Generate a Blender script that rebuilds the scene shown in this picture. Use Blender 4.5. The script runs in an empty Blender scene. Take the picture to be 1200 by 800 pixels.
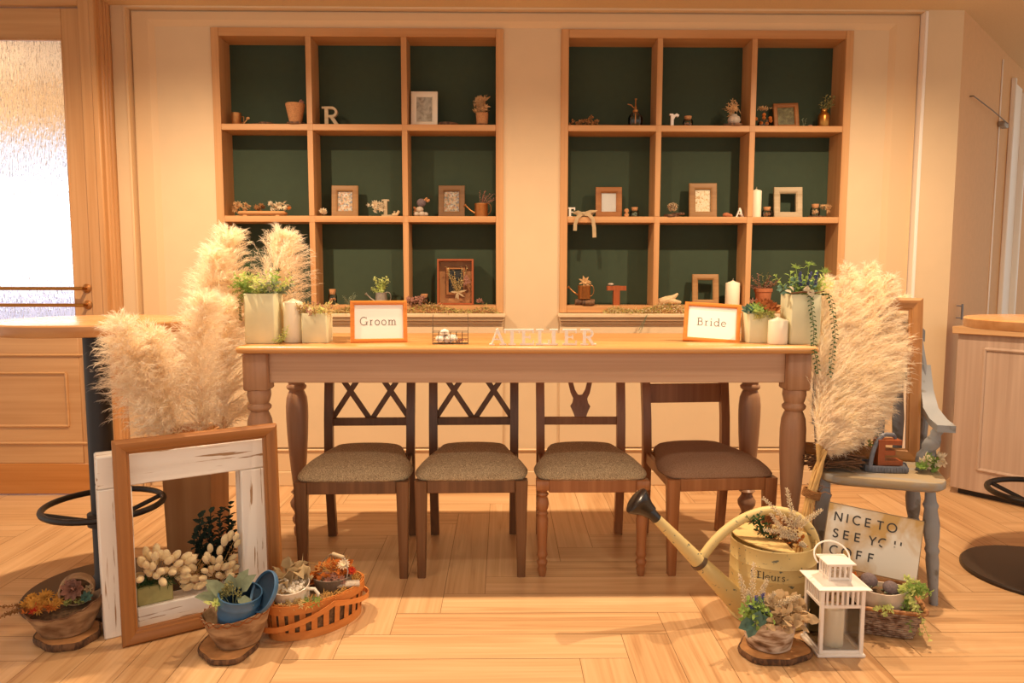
import bpy, bmesh, math, random
import numpy as np
from mathutils import Vector, Matrix, Euler

random.seed(7)
RNG = np.random.default_rng(11)
SC = bpy.context.scene
COL = SC.collection
PI = math.pi

# ------------------------------------------------------------------ camera
F = 850.0                                   # focal length for a 1200 x 800 frame
CAM_POS = Vector((0, 0, 1.2))
PITCH = math.atan(78 / F)
YAW = math.atan(10 / F)
ROLL = 0.0015
CAM_M = (Matrix.Rotation(-YAW, 3, 'Z') @ Matrix.Rotation(PI / 2 - PITCH, 3, 'X') @ Matrix.Rotation(ROLL, 3, 'Z'))
cam_d = bpy.data.cameras.new('camera')
cam_d.sensor_width = 36
cam_d.lens = 36 * F / 1200
cam_d.clip_start = 0.05
cam = bpy.data.objects.new('camera', cam_d)
cam.matrix_world = Matrix.Translation(CAM_POS) @ CAM_M.to_4x4()
COL.objects.link(cam)
SC.camera = cam

# ------------------------------------------------------------------ light
SC.view_settings.view_transform = 'Standard'
SC.view_settings.look = 'None'
SC.view_settings.gamma = 1
SC.view_settings.use_curve_mapping = False
SC.view_settings.exposure = 0.10
SC.render.film_transparent = False
SC.cycles.max_bounces = 12
SC.cycles.diffuse_bounces = 7
SC.cycles.use_denoising = True
SC.cycles.sample_clamp_indirect = 6

AMBIENT = (1.0, 0.92, 0.83)
AMBIENT_STRENGTH = 0.84
world = bpy.data.worlds.new('room_ambient')
SC.world = world
world.use_nodes = True
world.node_tree.nodes['Background'].inputs[0].default_value = (*AMBIENT, 1)
world.node_tree.nodes['Background'].inputs[1].default_value = AMBIENT_STRENGTH

WARM = (1.0, 0.74, 0.49)
NEUTRAL = (1.0, 0.84, 0.66)
def spot(name, loc, target, watts, cone, blend, radius, colour):
    d = bpy.data.lights.new(name, 'SPOT')
    d.energy = watts; d.spot_size = math.radians(cone); d.spot_blend = blend
    d.shadow_soft_size = radius; d.color = colour
    o = bpy.data.objects.new(name, d)
    o.location = loc
    o.rotation_euler = (Vector(target) - Vector(loc)).to_track_quat('-Z', 'Y').to_euler()
    COL.objects.link(o)
    return o
# recessed ceiling downlights above the table
spot('downlight', (-1.50, 2.86, 2.595), (-1.48, 3.00, 0), 235, 152, 1.0, 0.022, WARM)
spot('downlight', (1.72, 2.86, 2.595), (1.70, 3.00, 0), 220, 152, 1.0, 0.022, WARM)
spot('downlight', (0.12, 2.86, 2.595), (0.12, 2.95, 0), 120, 145, 1.0, 0.03, WARM)
# the row of downlights nearer the viewer
spot('downlight', (-1.30, 1.55, 2.595), (-1.20, 1.7, 0), 24, 130, 0.8, 0.05, NEUTRAL)
spot('downlight', (0.25, 1.55, 2.595), (0.25, 1.6, 0), 24, 120, 0.8, 0.05, NEUTRAL)
spot('downlight', (1.80, 1.55, 2.595), (1.70, 1.7, 0), 24, 130, 0.8, 0.05, NEUTRAL)

# ------------------------------------------------------------------ points from the frame
def ray(px, py):
    return (CAM_M @ Vector(((px - 600) / F, (400 - py) / F, -1)))
def at_y(px, py, Y):
    d = ray(px, py); return CAM_POS + d * ((Y - CAM_POS.y) / d.y)
def at_z(px, py, Z=0.0):
    d = ray(px, py); return CAM_POS + d * ((Z - CAM_POS.z) / d.z)
def at_plane(px, py, p0, n):
    d = ray(px, py); return CAM_POS + d * ((Vector(p0) - CAM_POS).dot(n) / d.dot(n))

# ------------------------------------------------------------------ mesh builder
def rot(rx=0, ry=0, rz=0, loc=(0, 0, 0)):
    return Matrix.Translation(Vector(loc)) @ Euler((rx, ry, rz)).to_matrix().to_4x4()
def frame_from(d, up=(0, 0, 1)):
    """4x4 whose Z axis is d"""
    z = Vector(d).normalized(); u = Vector(up)
    if abs(z.dot(u)) > 0.98: u = Vector((1, 0, 0))
    x = u.cross(z).normalized(); y = z.cross(x)
    return Matrix((x, y, z)).transposed().to_4x4()

class G:
    def __init__(self):
        self.v = []; self.f = []; self.uv = None
    def add(self, vs, fs, M=None):
        o = len(self.v)
        if M is not None: vs = [M @ Vector(p) for p in vs]
        self.v.extend([tuple(p) for p in vs])
        self.f.extend([tuple(i + o for i in f) for f in fs])
        return self
    def box(self, c, s, b=0.0, M=None):
        hx, hy, hz = s[0] / 2, s[1] / 2, s[2] / 2
        h = (hx, hy, hz); b = min(b, 0.49 * min(s))
        if b <= 0:
            vs = [(c[0] + x * hx, c[1] + y * hy, c[2] + z * hz) for x in (-1, 1) for y in (-1, 1) for z in (-1, 1)]
            fs = [(0, 1, 3, 2), (4, 6, 7, 5), (0, 4, 5, 1), (2, 3, 7, 6), (0, 2, 6, 4), (1, 5, 7, 3)]
            return self.add(vs, fs, M)
        idx = {}; vs = []
        for sx in (-1, 1):
            for sy in (-1, 1):
                for sz in (-1, 1):
                    for k in range(3):
                        s3 = (sx, sy, sz)
                        p = [s3[i] * (h[i] if i == k else h[i] - b) + c[i] for i in range(3)]
                        idx[(sx, sy, sz, k)] = len(vs); vs.append(p)
        fs = []
        for k in range(3):
            i, j = [a for a in range(3) if a != k]
            for s in (-1, 1):
                q = []
                for a, d in ((-1, -1), (1, -1), (1, 1), (-1, 1)):
                    t = [0, 0, 0]; t[k] = s; t[i] = a; t[j] = d
                    q.append(idx[(*t, k)])
                fs.append(tuple(q if s > 0 else q[::-1]))
        for k in range(3):                   # edges along axis k
            i, j = [a for a in range(3) if a != k]
            for a in (-1, 1):
                for d in (-1, 1):
                    t0 = [0, 0, 0]; t1 = [0, 0, 0]
                    t0[k] = -1; t1[k] = 1; t0[i] = t1[i] = a; t0[j] = t1[j] = d
                    fs.append((idx[(*t0, i)], idx[(*t1, i)], idx[(*t1, j)], idx[(*t0, j)]))
        for sx in (-1, 1):
            for sy in (-1, 1):
                for sz in (-1, 1):
                    fs.append(tuple(idx[(sx, sy, sz, k)] for k in range(3)))
        return self.add(vs, fs, M)
    def bb(self, x0, x1, y0, y1, z0, z1, b=0.0, M=None):
        return self.box(((x0 + x1) / 2, (y0 + y1) / 2, (z0 + z1) / 2), (abs(x1 - x0), abs(y1 - y0), abs(z1 - z0)), b, M)
    def loft(self, rings, cap0=True, cap1=True, closed=True, M=None):
        n = len(rings[0]); vs = [p for r in rings for p in r]; fs = []
        for k in range(len(rings) - 1):
            for i in range(n if closed else n - 1):
                j = (i + 1) % n
                fs.append((k * n + i, k * n + j, (k + 1) * n + j, (k + 1) * n + i))
        if cap0: fs.append(tuple(range(n))[::-1])
        if cap1: fs.append(tuple((len(rings) - 1) * n + i for i in range(n)))
        return self.add(vs, fs, M)
    def lathe(self, prof, seg=20, M=None, cap0=True, cap1=True, sx=1.0, sy=1.0, ph=0.0):
        rings = [[(max(r, 1e-5) * sx * math.cos(2 * PI * i / seg + ph), max(r, 1e-5) * sy * math.sin(2 * PI * i / seg + ph), z) for i in range(seg)] for r, z in prof]
        return self.loft(rings, cap0, cap1, True, M)
    def tube(self, pts, r, seg=8, M=None, cap=True, flat=1.0):
        pts = [Vector(p) for p in pts]; n = len(pts)
        rs = r if isinstance(r, (list, tuple)) else [r] * n
        rings = []; prev = None
        for i in range(n):
            t = (pts[min(i + 1, n - 1)] - pts[max(i - 1, 0)])
            if t.length < 1e-9: t = Vector((0, 0, 1))
            t.normalize()
            if prev is None:
                a = Vector((0, 0, 1)) if abs(t.z) < 0.9 else Vector((1, 0, 0))
                u = t.cross(a).normalized()
            else:
                u = (prev - t * prev.dot(t))
                u = u.normalized() if u.length > 1e-6 else t.orthogonal().normalized()
            prev = u; w = t.cross(u)
            rings.append([pts[i] + (u * math.cos(2 * PI * k / seg) + w * math.sin(2 * PI * k / seg) * flat) * rs[i] for k in range(seg)])
        return self.loft(rings, cap, cap, True, M)
    def ring(self, c, R, r, seg=36, tseg=8, M=None, Ry=None):
        Ry = R if Ry is None else Ry
        rings = []
        for i in range(seg + 1):
            a = 2 * PI * i / seg
            rings.append([((R + r * math.cos(2 * PI * k / tseg)) * math.cos(a) + c[0], (Ry + r * math.cos(2 * PI * k / tseg)) * math.sin(a) + c[1], c[2] + r * math.sin(2 * PI * k / tseg)) for k in range(tseg)])
        return self.loft(rings, False, False, True, M)
    def ball(self, c, r, seg=10, rings=6, M=None):
        rx, ry, rz = r if isinstance(r, (list, tuple)) else (r, r, r)
        prof = [(math.sin(PI * k / rings), -math.cos(PI * k / rings)) for k in range(rings + 1)]
        rr = [[(c[0] + max(p, 1e-4) * rx * math.cos(2 * PI * i / seg), c[1] + max(p, 1e-4) * ry * math.sin(2 * PI * i / seg), c[2] + z * rz) for i in range(seg)] for p, z in prof]
        return self.loft(rr, True, True, True, M)
    def prism(self, out, y0, y1, M=None):
        """outline of (x, z) pairs pushed from y0 to y1"""
        return self.loft([[(x, y0, z) for x, z in out], [(x, y1, z) for x, z in out]], True, True, True, M)
    def leaf(self, p, d, L, W, up=None, bend=0.25, fold=0.15):
        d = Vector(d).normalized(); p = Vector(p)
        up = Vector(up) if up is not None else Vector((random.uniform(-1, 1), random.uniform(-1, 1), 1))
        s = d.cross(up)
        s = s.normalized() if s.length > 1e-4 else d.orthogonal().normalized()
        n = s.cross(d)
        def P(t, w, z): return p + d * (L * t) + s * (W * w) + n * (z * L)
        vs = [P(0, 0, 0), P(.35, -.5, bend * .1 + fold * W / L), P(.35, 0, bend * .1), P(.35, .5, bend * .1 + fold * W / L),
              P(.72, -.38, -bend * .1 + fold * W / L), P(.72, 0, -bend * .1), P(.72, .38, -bend * .1 + fold * W / L), P(1, 0, -bend * .5)]
        fs = [(0, 2, 1), (0, 3, 2), (1, 2, 5, 4), (2, 3, 6, 5), (4, 5, 7), (5, 6, 7)]
        return self.add(vs, fs)
    def build(self, name, mat, parent=None, sharp=38, recalc=True):
        me = bpy.data.meshes.new(name)
        me.from_pydata(self.v, [], self.f)
        if recalc:
            bm = bmesh.new(); bm.from_mesh(me)
            bmesh.ops.recalc_face_normals(bm, faces=bm.faces)
            bm.to_mesh(me); bm.free()
        for p in me.polygons: p.use_smooth = True
        if sharp: me.set_sharp_from_angle(angle=math.radians(sharp))
        me.materials.append(mat)
        me.update()
        return link(name, me, parent)

def link(name, me, parent=None):
    o = bpy.data.objects.new(name, me)
    COL.objects.link(o)
    if parent is not None: o.parent = parent
    return o
def raw(name, V, Fc, mat, parent=None):
    """big numpy mesh of triangles or quads"""
    me = bpy.data.meshes.new(name)
    V = np.asarray(V, dtype=np.float32); Fc = np.asarray(Fc, dtype=np.int32)
    k = Fc.shape[1]
    me.vertices.add(len(V)); me.vertices.foreach_set('co', V.ravel())
    me.loops.add(Fc.size); me.loops.foreach_set('vertex_index', Fc.ravel())
    me.polygons.add(len(Fc))
    me.polygons.foreach_set('loop_start', np.arange(0, Fc.size, k, dtype=np.int32))
    me.materials.append(mat)
    me.update(calc_edges=True); me.validate()
    return link(name, me, parent)

def tag(o, label=None, cat=None, group=None, kind=None):
    if label: o['label'] = label
    if cat: o['category'] = cat
    if group: o['group'] = group
    if kind: o['kind'] = kind
    return o
def thing(name, label, cat, loc=(0, 0, 0), rz=0.0, group=None, rx=0.0, ry=0.0):
    o = bpy.data.objects.new(name, None)
    o.empty_display_size = 0.05
    COL.objects.link(o)
    o.location = loc; o.rotation_euler = (rx, ry, rz)
    return tag(o, label, cat, group)
def structure(o, label, cat):
    return tag(o, label, cat, kind='structure')
def dup(root, loc, rz, label, group=None):
    r = root.copy(); COL.objects.link(r)
    r.location = loc; r.rotation_euler = (root.rotation_euler.x, root.rotation_euler.y, rz)
    r['label'] = label
    if group: r['group'] = group
    for ch in list(root.children):
        c = ch.copy(); COL.objects.link(c); c.parent = r
        for g in list(ch.children):
            d = g.copy(); COL.objects.link(d); d.parent = c
    return r

# ------------------------------------------------------------------ materials
def srgb(h):
    if isinstance(h, str):
        h = h.lstrip('#'); c = [int(h[i:i + 2], 16) / 255 for i in (0, 2, 4)]
    else: c = [x / 255 for x in h]
    return tuple((x / 12.92 if x <= .04045 else ((x + .055) / 1.055) ** 2.4) for x in c)
class NT:
    def __init__(self, name):
        self.m = bpy.data.materials.new(name); self.m.use_nodes = True
        self.t = self.m.node_tree; self.n = self.t.nodes
        self.b = self.n['Principled BSDF']
    def new(self, kind, **kw):
        x = self.n.new(kind)
        for k, v in kw.items():
            if k in x.inputs: x.inputs[k].default_value = v
            else: setattr(x, k, v)
        return x
    def ln(self, a, ao, b, bi): self.t.links.new(a.outputs[ao], b.inputs[bi]); return b
    def coords(self, scale=(1, 1, 1), src='Object', rotz=0.0):
        tc = self.new('ShaderNodeTexCoord'); mp = self.new('ShaderNodeMapping')
        mp.inputs['Scale'].default_value = scale; mp.inputs['Rotation'].default_value = (0, 0, rotz)
        self.ln(tc, src, mp, 'Vector'); return mp
    def ramp(self, stops):
        r = self.new('ShaderNodeValToRGB'); e = r.color_ramp.elements
        while len(e) < len(stops): e.new(0.5)
        for i, (p, c) in enumerate(stops):
            e[i].position = p; e[i].color = (*c, 1)
        return r
def mat(name, c, rough=.55, metal=0.0, spec=.5, var=0.0, scale=40.0, bump=0.0, sheen=0.0, coat=0.0):
    t = NT(name); b = t.b
    c = srgb(c) if not (isinstance(c, tuple) and max(c) <= 1) else c
    b.inputs['Base Color'].default_value = (*c, 1)
    b.inputs['Roughness'].default_value = rough; b.inputs['Metallic'].default_value = metal
    b.inputs['Specular IOR Level'].default_value = spec
    if sheen: b.inputs['Sheen Weight'].default_value = sheen
    if coat: b.inputs['Coat Weight'].default_value = coat
    if var or bump:
        mp = t.coords(); nz = t.new('ShaderNodeTexNoise', Scale=scale, Detail=5.0)
        t.ln(mp, 0, nz, 'Vector')
        if var:
            r = t.ramp([(.3, tuple(x * (1 - var) for x in c)), (.7, tuple(min(1, x * (1 + var)) for x in c))])
            t.ln(nz, 0, r, 0); t.ln(r, 0, b, 'Base Color')
        if bump:
            bp = t.new('ShaderNodeBump', Strength=bump, Distance=.004)
            t.ln(nz, 0, bp, 'Height'); t.ln(bp, 0, b, 'Normal')
    return t.m
def wood(name, c1, c2, c3=None, axis='X', fine=70.0, rough=.45, bump=.12, spec=.4, src='Object', vary=.08):
    """straight grained timber; the grain runs along one object axis"""
    t = NT(name); b = t.b
    c1, c2 = srgb(c1), srgb(c2); c3 = srgb(c3) if c3 else tuple((a + d) / 2 for a, d in zip(c1, c2))
    k = {'X': (.9, fine, fine), 'Y': (fine, .9, fine), 'Z': (fine, fine, .9)}[axis]
    k2 = {'X': (.6, 9, 9), 'Y': (9, .6, 9), 'Z': (9, 9, .6)}[axis]
    mp = t.coords(k, src); n1 = t.new('ShaderNodeTexNoise', Scale=1.0, Detail=4.0, Distortion=.3); t.ln(mp, 0, n1, 'Vector')
    mq = t.coords(k2, src); n2 = t.new('ShaderNodeTexNoise', Scale=1.2, Detail=3.0, Distortion=.8); t.ln(mq, 0, n2, 'Vector')
    mx = t.new('ShaderNodeMath', operation='MULTIPLY_ADD'); mx.inputs[1].default_value = .45
    t.ln(n1, 0, mx, 0)
    m2 = t.new('ShaderNodeMath', operation='MULTIPLY'); m2.inputs[1].default_value = .55; t.ln(n2, 0, m2, 0)
    t.ln(m2, 0, mx, 2)
    r = t.ramp([(.34, c2), (.5, c3), (.66, c1)]); t.ln(mx, 0, r, 0)
    oi = t.new('ShaderNodeObjectInfo'); hs = t.new('ShaderNodeHueSaturation')
    mr = t.new('ShaderNodeMapRange'); mr.inputs['To Min'].default_value = 1 - vary; mr.inputs['To Max'].default_value = 1 + vary
    t.ln(oi, 'Random', mr, 0); t.ln(mr, 0, hs, 'Value'); t.ln(r, 0, hs, 'Color'); t.ln(hs, 0, b, 'Base Color')
    b.inputs['Roughness'].default_value = rough; b.inputs['Specular IOR Level'].default_value = spec
    if bump:
        bp = t.new('ShaderNodeBump', Strength=bump, Distance=.003); t.ln(n1, 0, bp, 'Height'); t.ln(bp, 0, b, 'Normal')
    return t.m
def two(name, ca, cb, scale=(20, 20, 20), lo=.45, hi=.55, rough=.7, bump=.3, detail=6.0, third=None, dist=.4):
    """one colour showing through another in patches of its own (bark, chipped paint, tweed)"""
    t = NT(name); b = t.b
    mp = t.coords(scale); n = t.new('ShaderNodeTexNoise', Scale=1.0, Detail=detail, Distortion=dist); t.ln(mp, 0, n, 'Vector')
    stops = [(lo, srgb(ca)), (hi, srgb(cb))]
    if third: stops = [(lo - .08, srgb(third)), (lo, srgb(ca)), (hi, srgb(cb))]
    r = t.ramp(stops); t.ln(n, 0, r, 0); t.ln(r, 0, b, 'Base Color')
    b.inputs['Roughness'].default_value = rough
    if bump:
        bp = t.new('ShaderNodeBump', Strength=bump, Distance=.004); t.ln(n, 0, bp, 'Height'); t.ln(bp, 0, b, 'Normal')
    return t.m
def soft(name, c, trans=.45, var=.12, scale=30.0, rough=.9):
    """thin plant matter that lets some light through"""
    t = NT(name); c = srgb(c)
    out = t.n['Material Output']
    oi = t.new('ShaderNodeTexCoord'); nz = t.new('ShaderNodeTexNoise', Scale=scale, Detail=3.0); t.ln(oi, 'Object', nz, 'Vector')
    r = t.ramp([(.3, tuple(x * (1 - var) for x in c)), (.7, tuple(min(1, x * (1 + var)) for x in c))]); t.ln(nz, 0, r, 0)
    d = t.new('ShaderNodeBsdfDiffuse', Roughness=rough); tr = t.new('ShaderNodeBsdfTranslucent'); mx = t.new('ShaderNodeMixShader', Fac=trans)
    t.ln(r, 0, d, 'Color'); t.ln(r, 0, tr, 'Color'); t.ln(d, 0, mx, 1); t.ln(tr, 0, mx, 2); t.ln(mx, 0, out, 'Surface')
    return t.m
def glass(name, c=(1, 1, 1), rough=0.0, ior=1.45):
    t = NT(name)
    t.b.inputs['Base Color'].default_value = (*c, 1); t.b.inputs['Transmission Weight'].default_value = 1
    t.b.inputs['Roughness'].default_value = rough; t.b.inputs['IOR'].default_value = ior
    return t.m
def clear_pane(name):
    """thin flat pane: mostly see-through with a faint reflection"""
    t = NT(name); out = t.n['Material Output']
    tr = t.new('ShaderNodeBsdfTransparent'); gl = t.new('ShaderNodeBsdfGlossy', Roughness=.03)
    fr = t.new('ShaderNodeFresnel', IOR=1.45); mx = t.new('ShaderNodeMixShader')
    t.ln(fr, 0, mx, 0); t.ln(tr, 0, mx, 1); t.ln(gl, 0, mx, 2); t.ln(mx, 0, out, 'Surface')
    return t.m
def picture(name, cols, scale=60.0, kind='voronoi'):
    t = NT(name); mp = t.coords()
    if kind == 'voronoi':
        n = t.new('ShaderNodeTexVoronoi', Scale=scale); t.ln(mp, 0, n, 'Vector')
        sp = t.new('ShaderNodeSeparateColor'); t.ln(n, 'Color', sp, 0); src = sp
    else:
        n = t.new('ShaderNodeTexNoise', Scale=scale, Detail=4.0, Distortion=1.2); t.ln(mp, 0, n, 'Vector'); src = n
    k = len(cols)
    st = [((i + .5) / k if kind == 'voronoi' else .32 + .36 * i / (k - 1), srgb(c)) for i, c in enumerate(cols)]
    r = t.ramp(st); t.ln(src, 0, r, 0); t.ln(r, 0, t.b, 'Base Color'); t.b.inputs['Roughness'].default_value = .5
    return t.m

M = {}
M['wall'] = mat('cream_wall_paint', '#d9bf98', .75, var=.02, scale=8, bump=.02)
M['wall_frame'] = mat('cream_satin_paint', '#d8b98e', .55)
M['ceiling'] = mat('tan_wallpaper', '#d2b689', .85, var=.05, scale=120, bump=.25)
M['right_wall'] = mat('tan_panel_paint', '#d2a36f', .7, var=.03, scale=30)
M['white_paint'] = mat('white_satin_paint', '#efe6d8', .45)
M['green'] = mat('dark_green_board', '#33422d', .8, var=.05, scale=25)
M['oak_h'] = wood('oak_trim_lengthwise', '#cfa06c', '#b98350', axis='X', fine=60, rough=.42, vary=.02)
M['oak_v'] = wood('oak_trim_upright', '#cfa06c', '#b98350', axis='Z', fine=60, rough=.42, vary=.02)
M['door_v'] = wood('door_veneer_upright', '#c89a69', '#b38250', axis='Z', fine=55, rough=.4, vary=.02)
M['door_h'] = wood('door_veneer_lengthwise', '#c99c6b', '#b68654', axis='X', fine=55, rough=.4, vary=.02)
M['kick'] = wood('door_kick_veneer', '#c58646', '#a96a2c', axis='X', fine=55, rough=.35, vary=.02)
M['table_top'] = wood('table_top_honey_wood', '#d3a066', '#bb8348', axis='X', fine=60, rough=.28, vary=.02, spec=.5)
M['table'] = wood('table_brown_wood', '#cba685', '#b48b68', axis='X', fine=80, rough=.4, vary=.02)
M['table_leg'] = wood('table_leg_wood', '#bb9272', '#a07656', axis='Z', fine=60, rough=.38, vary=.03)
M['walnut'] = wood('dark_walnut', '#80593a', '#614129', axis='Z', fine=80, rough=.35, vary=.04)
M['chestnut'] = wood('reddish_brown_wood', '#a97248', '#8c5833', axis='Z', fine=80, rough=.35, vary=.04)
M['bar_top'] = wood('maple_bar_top', '#cf9c68', '#b57e4b', axis='X', fine=25, rough=.22, vary=.02)
M['planter_wood'] = wood('planter_plywood', '#b98857', '#9c693c', axis='Z', fine=18, rough=.5)
M['brown_frame'] = wood('brown_picture_frame_wood', '#a8713c', '#845126', axis='X', fine=45, rough=.45)
M['brown_frame_v'] = wood('brown_picture_frame_wood_upright', '#a8713c', '#845126', axis='Z', fine=45, rough=.45)
M['tan_frame'] = wood('tan_frame_wood', '#c08a50', '#a06c38', axis='X', fine=45, rough=.45)
M['tan_frame_v'] = wood('tan_frame_wood_upright', '#c08a50', '#a06c38', axis='Z', fine=45, rough=.45)
M['orange_frame'] = wood('orange_pine_frame', '#d98b3c', '#c07028', axis='X', fine=60, rough=.35)
M['mid_frame'] = wood('mid_brown_frame', '#a8804f', '#8a6338', axis='X', fine=70, rough=.5)
M['dark_frame'] = wood('dark_brown_frame', '#7e5c38', '#644526', axis='X', fine=70, rough=.5)
M['pale_frame'] = wood('whitewashed_frame', '#c9b694', '#a48f6c', axis='X', fine=60, rough=.6)
M['white_frame'] = mat('white_frame_paint', '#ece3cd', .5)
M['red_wood'] = wood('reddish_letter_wood', '#a85a2c', '#8a421b', axis='Z', fine=50, rough=.45)
M['cabinet'] = wood('limed_oak_cabinet', '#bda48f', '#a68c78', axis='Z', fine=55, rough=.5, vary=.02)
M['slab'] = wood('cabinet_slab_oak', '#d6ae80', '#bd9465', axis='X', fine=40, rough=.4, vary=.02)
M['slice'] = mat('wood_slice_face', '#b98551', .7, var=.2, scale=30, bump=.1)
M['bark'] = two('dark_bark', '#4a3120', '#7b5636', (60, 60, 25), .42, .6, bump=.7)
M['birch'] = two('birch_bark', '#8a6a4c', '#d8c8b2', (14, 14, 45), .42, .58, bump=.5, third='#523a28')
M['tan_bark'] = two('tan_bark', '#7f5d3d', '#b4936d', (12, 12, 30), .4, .62, bump=.5, third='#6d4a2c')
M['distress'] = two('chipped_white_paint', '#a5835f', '#f1ebe0', (4.5, 75, 75), .36, .395, rough=.6, bump=.12, detail=5)
M['distress_v'] = two('chipped_white_paint_upright', '#a5835f', '#f1ebe0', (65, 65, 4.0), .36, .395, rough=.6, bump=.12, detail=5)
M['tweed'] = two('beige_tweed', '#857052', '#cdb68f', (420, 130, 260), .36, .64, rough=.95, bump=.3, detail=2)
M['tweed_brown'] = two('brown_weave', '#866549', '#a9866a', (700, 300, 500), .38, .62, rough=.95, bump=.3, detail=2)
M['black'] = mat('black_powder_coat', '#261e18', .5, spec=.5)
M['base_disc'] = mat('dark_bronze_plate', '#3a2e25', .38, metal=.3)
M['brass'] = mat('aged_brass', '#b07a3a', .32, metal=.9)
M['copper'] = mat('copper_tin', '#b27a45', .38, metal=.75, var=.12, scale=60)
M['iron'] = mat('grey_cast_iron', '#6f7076', .5, metal=.5, var=.15, scale=60)
M['zinc'] = mat('grey_zinc', '#9b9184', .5, metal=.5, var=.15, scale=60)
M['dark_metal'] = mat('dark_wire', '#6a5846', .5, metal=.6)
M['wax'] = mat('ivory_wax', '#f3e6c9', .45, spec=.4)
M['wick'] = mat('wick', '#cdbfa6', .9)
M['pot'] = mat('sage_stone_pot', '#dcd8b0', .7, var=.05, scale=14)
M['soil'] = mat('potting_soil', '#4b3826', .95, var=.3, scale=200, bump=.5)
M['paper'] = mat('white_paper', '#f4efe4', .6)
M['ink'] = mat('grey_ink', '#6b6259', .7)
M['white_letter'] = mat('white_letter_paint', '#f6eee0', .5, var=.04, scale=60)
M['white_metal'] = mat('white_enamel_metal', '#efe6da', .4, var=.02, scale=40)
M['terracotta'] = mat('terracotta', '#b06a42', .85, var=.1, scale=60)
M['blue_grey'] = two('worn_grey_blue_paint', '#6e6a62', '#8d9092', (14, 14, 14), .34, .42, rough=.55, bump=.08)
M['seat_grey'] = two('worn_seat_paint', '#a08c6c', '#948f86', (5, 25, 25), .52, .66, rough=.5, bump=.05)
M['can'] = two('chipped_yellow_enamel', '#6f705e', '#d2ba7c', (55, 55, 80), .33, .37, rough=.55, bump=.1, detail=7)
M['can_lid'] = two('chipped_yellow_enamel_lid', '#8a7448', '#d8b878', (16, 16, 16), .32, .38, rough=.55, bump=.1)
M['rose'] = mat('black_sprinkler_head', '#211a17', .25, spec=.6)
M['tin_blue'] = mat('blue_enamel_tin', '#41698c', .35, spec=.6, var=.08, scale=30)
M['tin_dark'] = mat('dark_blue_enamel', '#23394e', .4)
M['enamel'] = mat('white_enamel_mug', '#e9dfcd', .25, spec=.6)
M['split'] = wood('orange_split_wood', '#d98d48', '#bd6c2c', axis='X', fine=50, rough=.45)
M['liner'] = mat('basket_filling', '#6d5236', .95, var=.5, scale=90, bump=.6)
M['straw'] = soft('straw', '#d4ac66', .3)
M['wicker'] = two('wicker', '#6c4a33', '#a98f78', (40, 40, 40), .4, .6, bump=.3)
M['wicker_rim'] = two('wicker_rim', '#8a5730', '#b98552', (40, 40, 40), .4, .6, bump=.3)
M['pampas'] = soft('pampas_cream', '#fdf1dc', .52, .05, 14)
M['pampas_stem'] = mat('pampas_stalk', '#cfa765', .6, var=.15, scale=30)
M['bunny'] = mat('bunny_tail_fluff', '#e6cf9c', .95, var=.08, scale=150, sheen=.6)
M['stem'] = mat('dry_stem', '#a5824f', .8)
M['twig'] = mat('brown_twig', '#6f4d32', .85, var=.2, scale=60)
M['green_leaf'] = soft('fresh_green_leaf', '#a3bd68', .35, .25, 60)
M['lime_leaf'] = soft('lime_green_leaf', '#d8e092', .4, .2, 60)
M['deep_leaf'] = soft('deep_green_leaf', '#46653f', .2, .25, 60)
M['dark_leaf'] = soft('dark_dried_leaf', '#38443a', .15, .2, 60)
M['sage_leaf'] = soft('sage_grey_leaf', '#98a184', .25, .15, 50)
M['blue_leaf'] = soft('blue_green_leaf', '#6f8f80', .25, .15, 50)
M['olive_leaf'] = soft('olive_dried_leaf', '#9c9560', .25, .2, 60)
M['moss'] = soft('pale_dry_moss', '#dcc78e', .35, .2, 90)
M['moss_green'] = soft('green_dry_moss', '#b9b86e', .3, .25, 90)
M['red_leaf'] = soft('rust_tipped_leaf', '#a9683f', .25, .2, 60)
M['white_bloom'] = soft('white_bloom', '#f0e3c6', .3, .1, 90)
M['cream_bloom'] = soft('cream_dried_bloom', '#dcb886', .3, .15, 90)
M['beige_petal'] = soft('beige_papery_petal', '#cfb68e', .3, .2, 40)
M['pink_bloom'] = soft('dusty_pink_bloom', '#b98a76', .25, .2, 90)
M['orange_bloom'] = soft('dried_orange_bloom', '#c9783a', .25, .25, 70)
M['yellow_bloom'] = soft('dried_yellow_bloom', '#dba852', .3, .2, 70)
M['red_bloom'] = soft('red_bloom', '#c3402c', .2, .15, 70)
M['blue_bloom'] = soft('violet_blue_bloom', '#6a6fa6', .25, .15, 70)
M['purple_pod'] = mat('grey_violet_pod', '#6d5f60', .9, var=.2, scale=150, bump=.4)
M['brown_dry'] = soft('brown_dried_plant', '#a3754a', .2, .25, 80)
M['cork'] = mat('cork', '#b98455', .9, var=.2, scale=150)
M['jar'] = clear_pane('clear_jar_glass')
M['pane'] = clear_pane('clear_flat_glass')
M['stone'] = mat('pebble', '#b9a994', .7, var=.15, scale=60)
M['cotton'] = mat('cotton_fluff', '#f4ead6', 1.0, var=.04, scale=120, sheen=.5, bump=.3)
M['ribbon'] = soft('ivory_ribbon', '#d9c49d', .3, .08, 30)
M['driftwood'] = mat('pale_driftwood', '#cfb489', .85, var=.15, scale=60, bump=.3)
M['bark_paper'] = soft('crumpled_brown_paper', '#b8a27c', .2, .15, 30)
M['sign'] = two('rusty_cream_enamel_sign', '#bb9656', '#d9d3c4', (7, 7, 7), .40, .56, rough=.5, bump=.03, detail=4)
M['sign_ink'] = mat('black_sign_paint', '#33302c', .6)
M['pic_floral'] = picture('floral_picture', ['#8b8f98', '#d8c7a8', '#c98a5c', '#e6ddcc', '#7d7a66', '#d9b48a'], 130)
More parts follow.
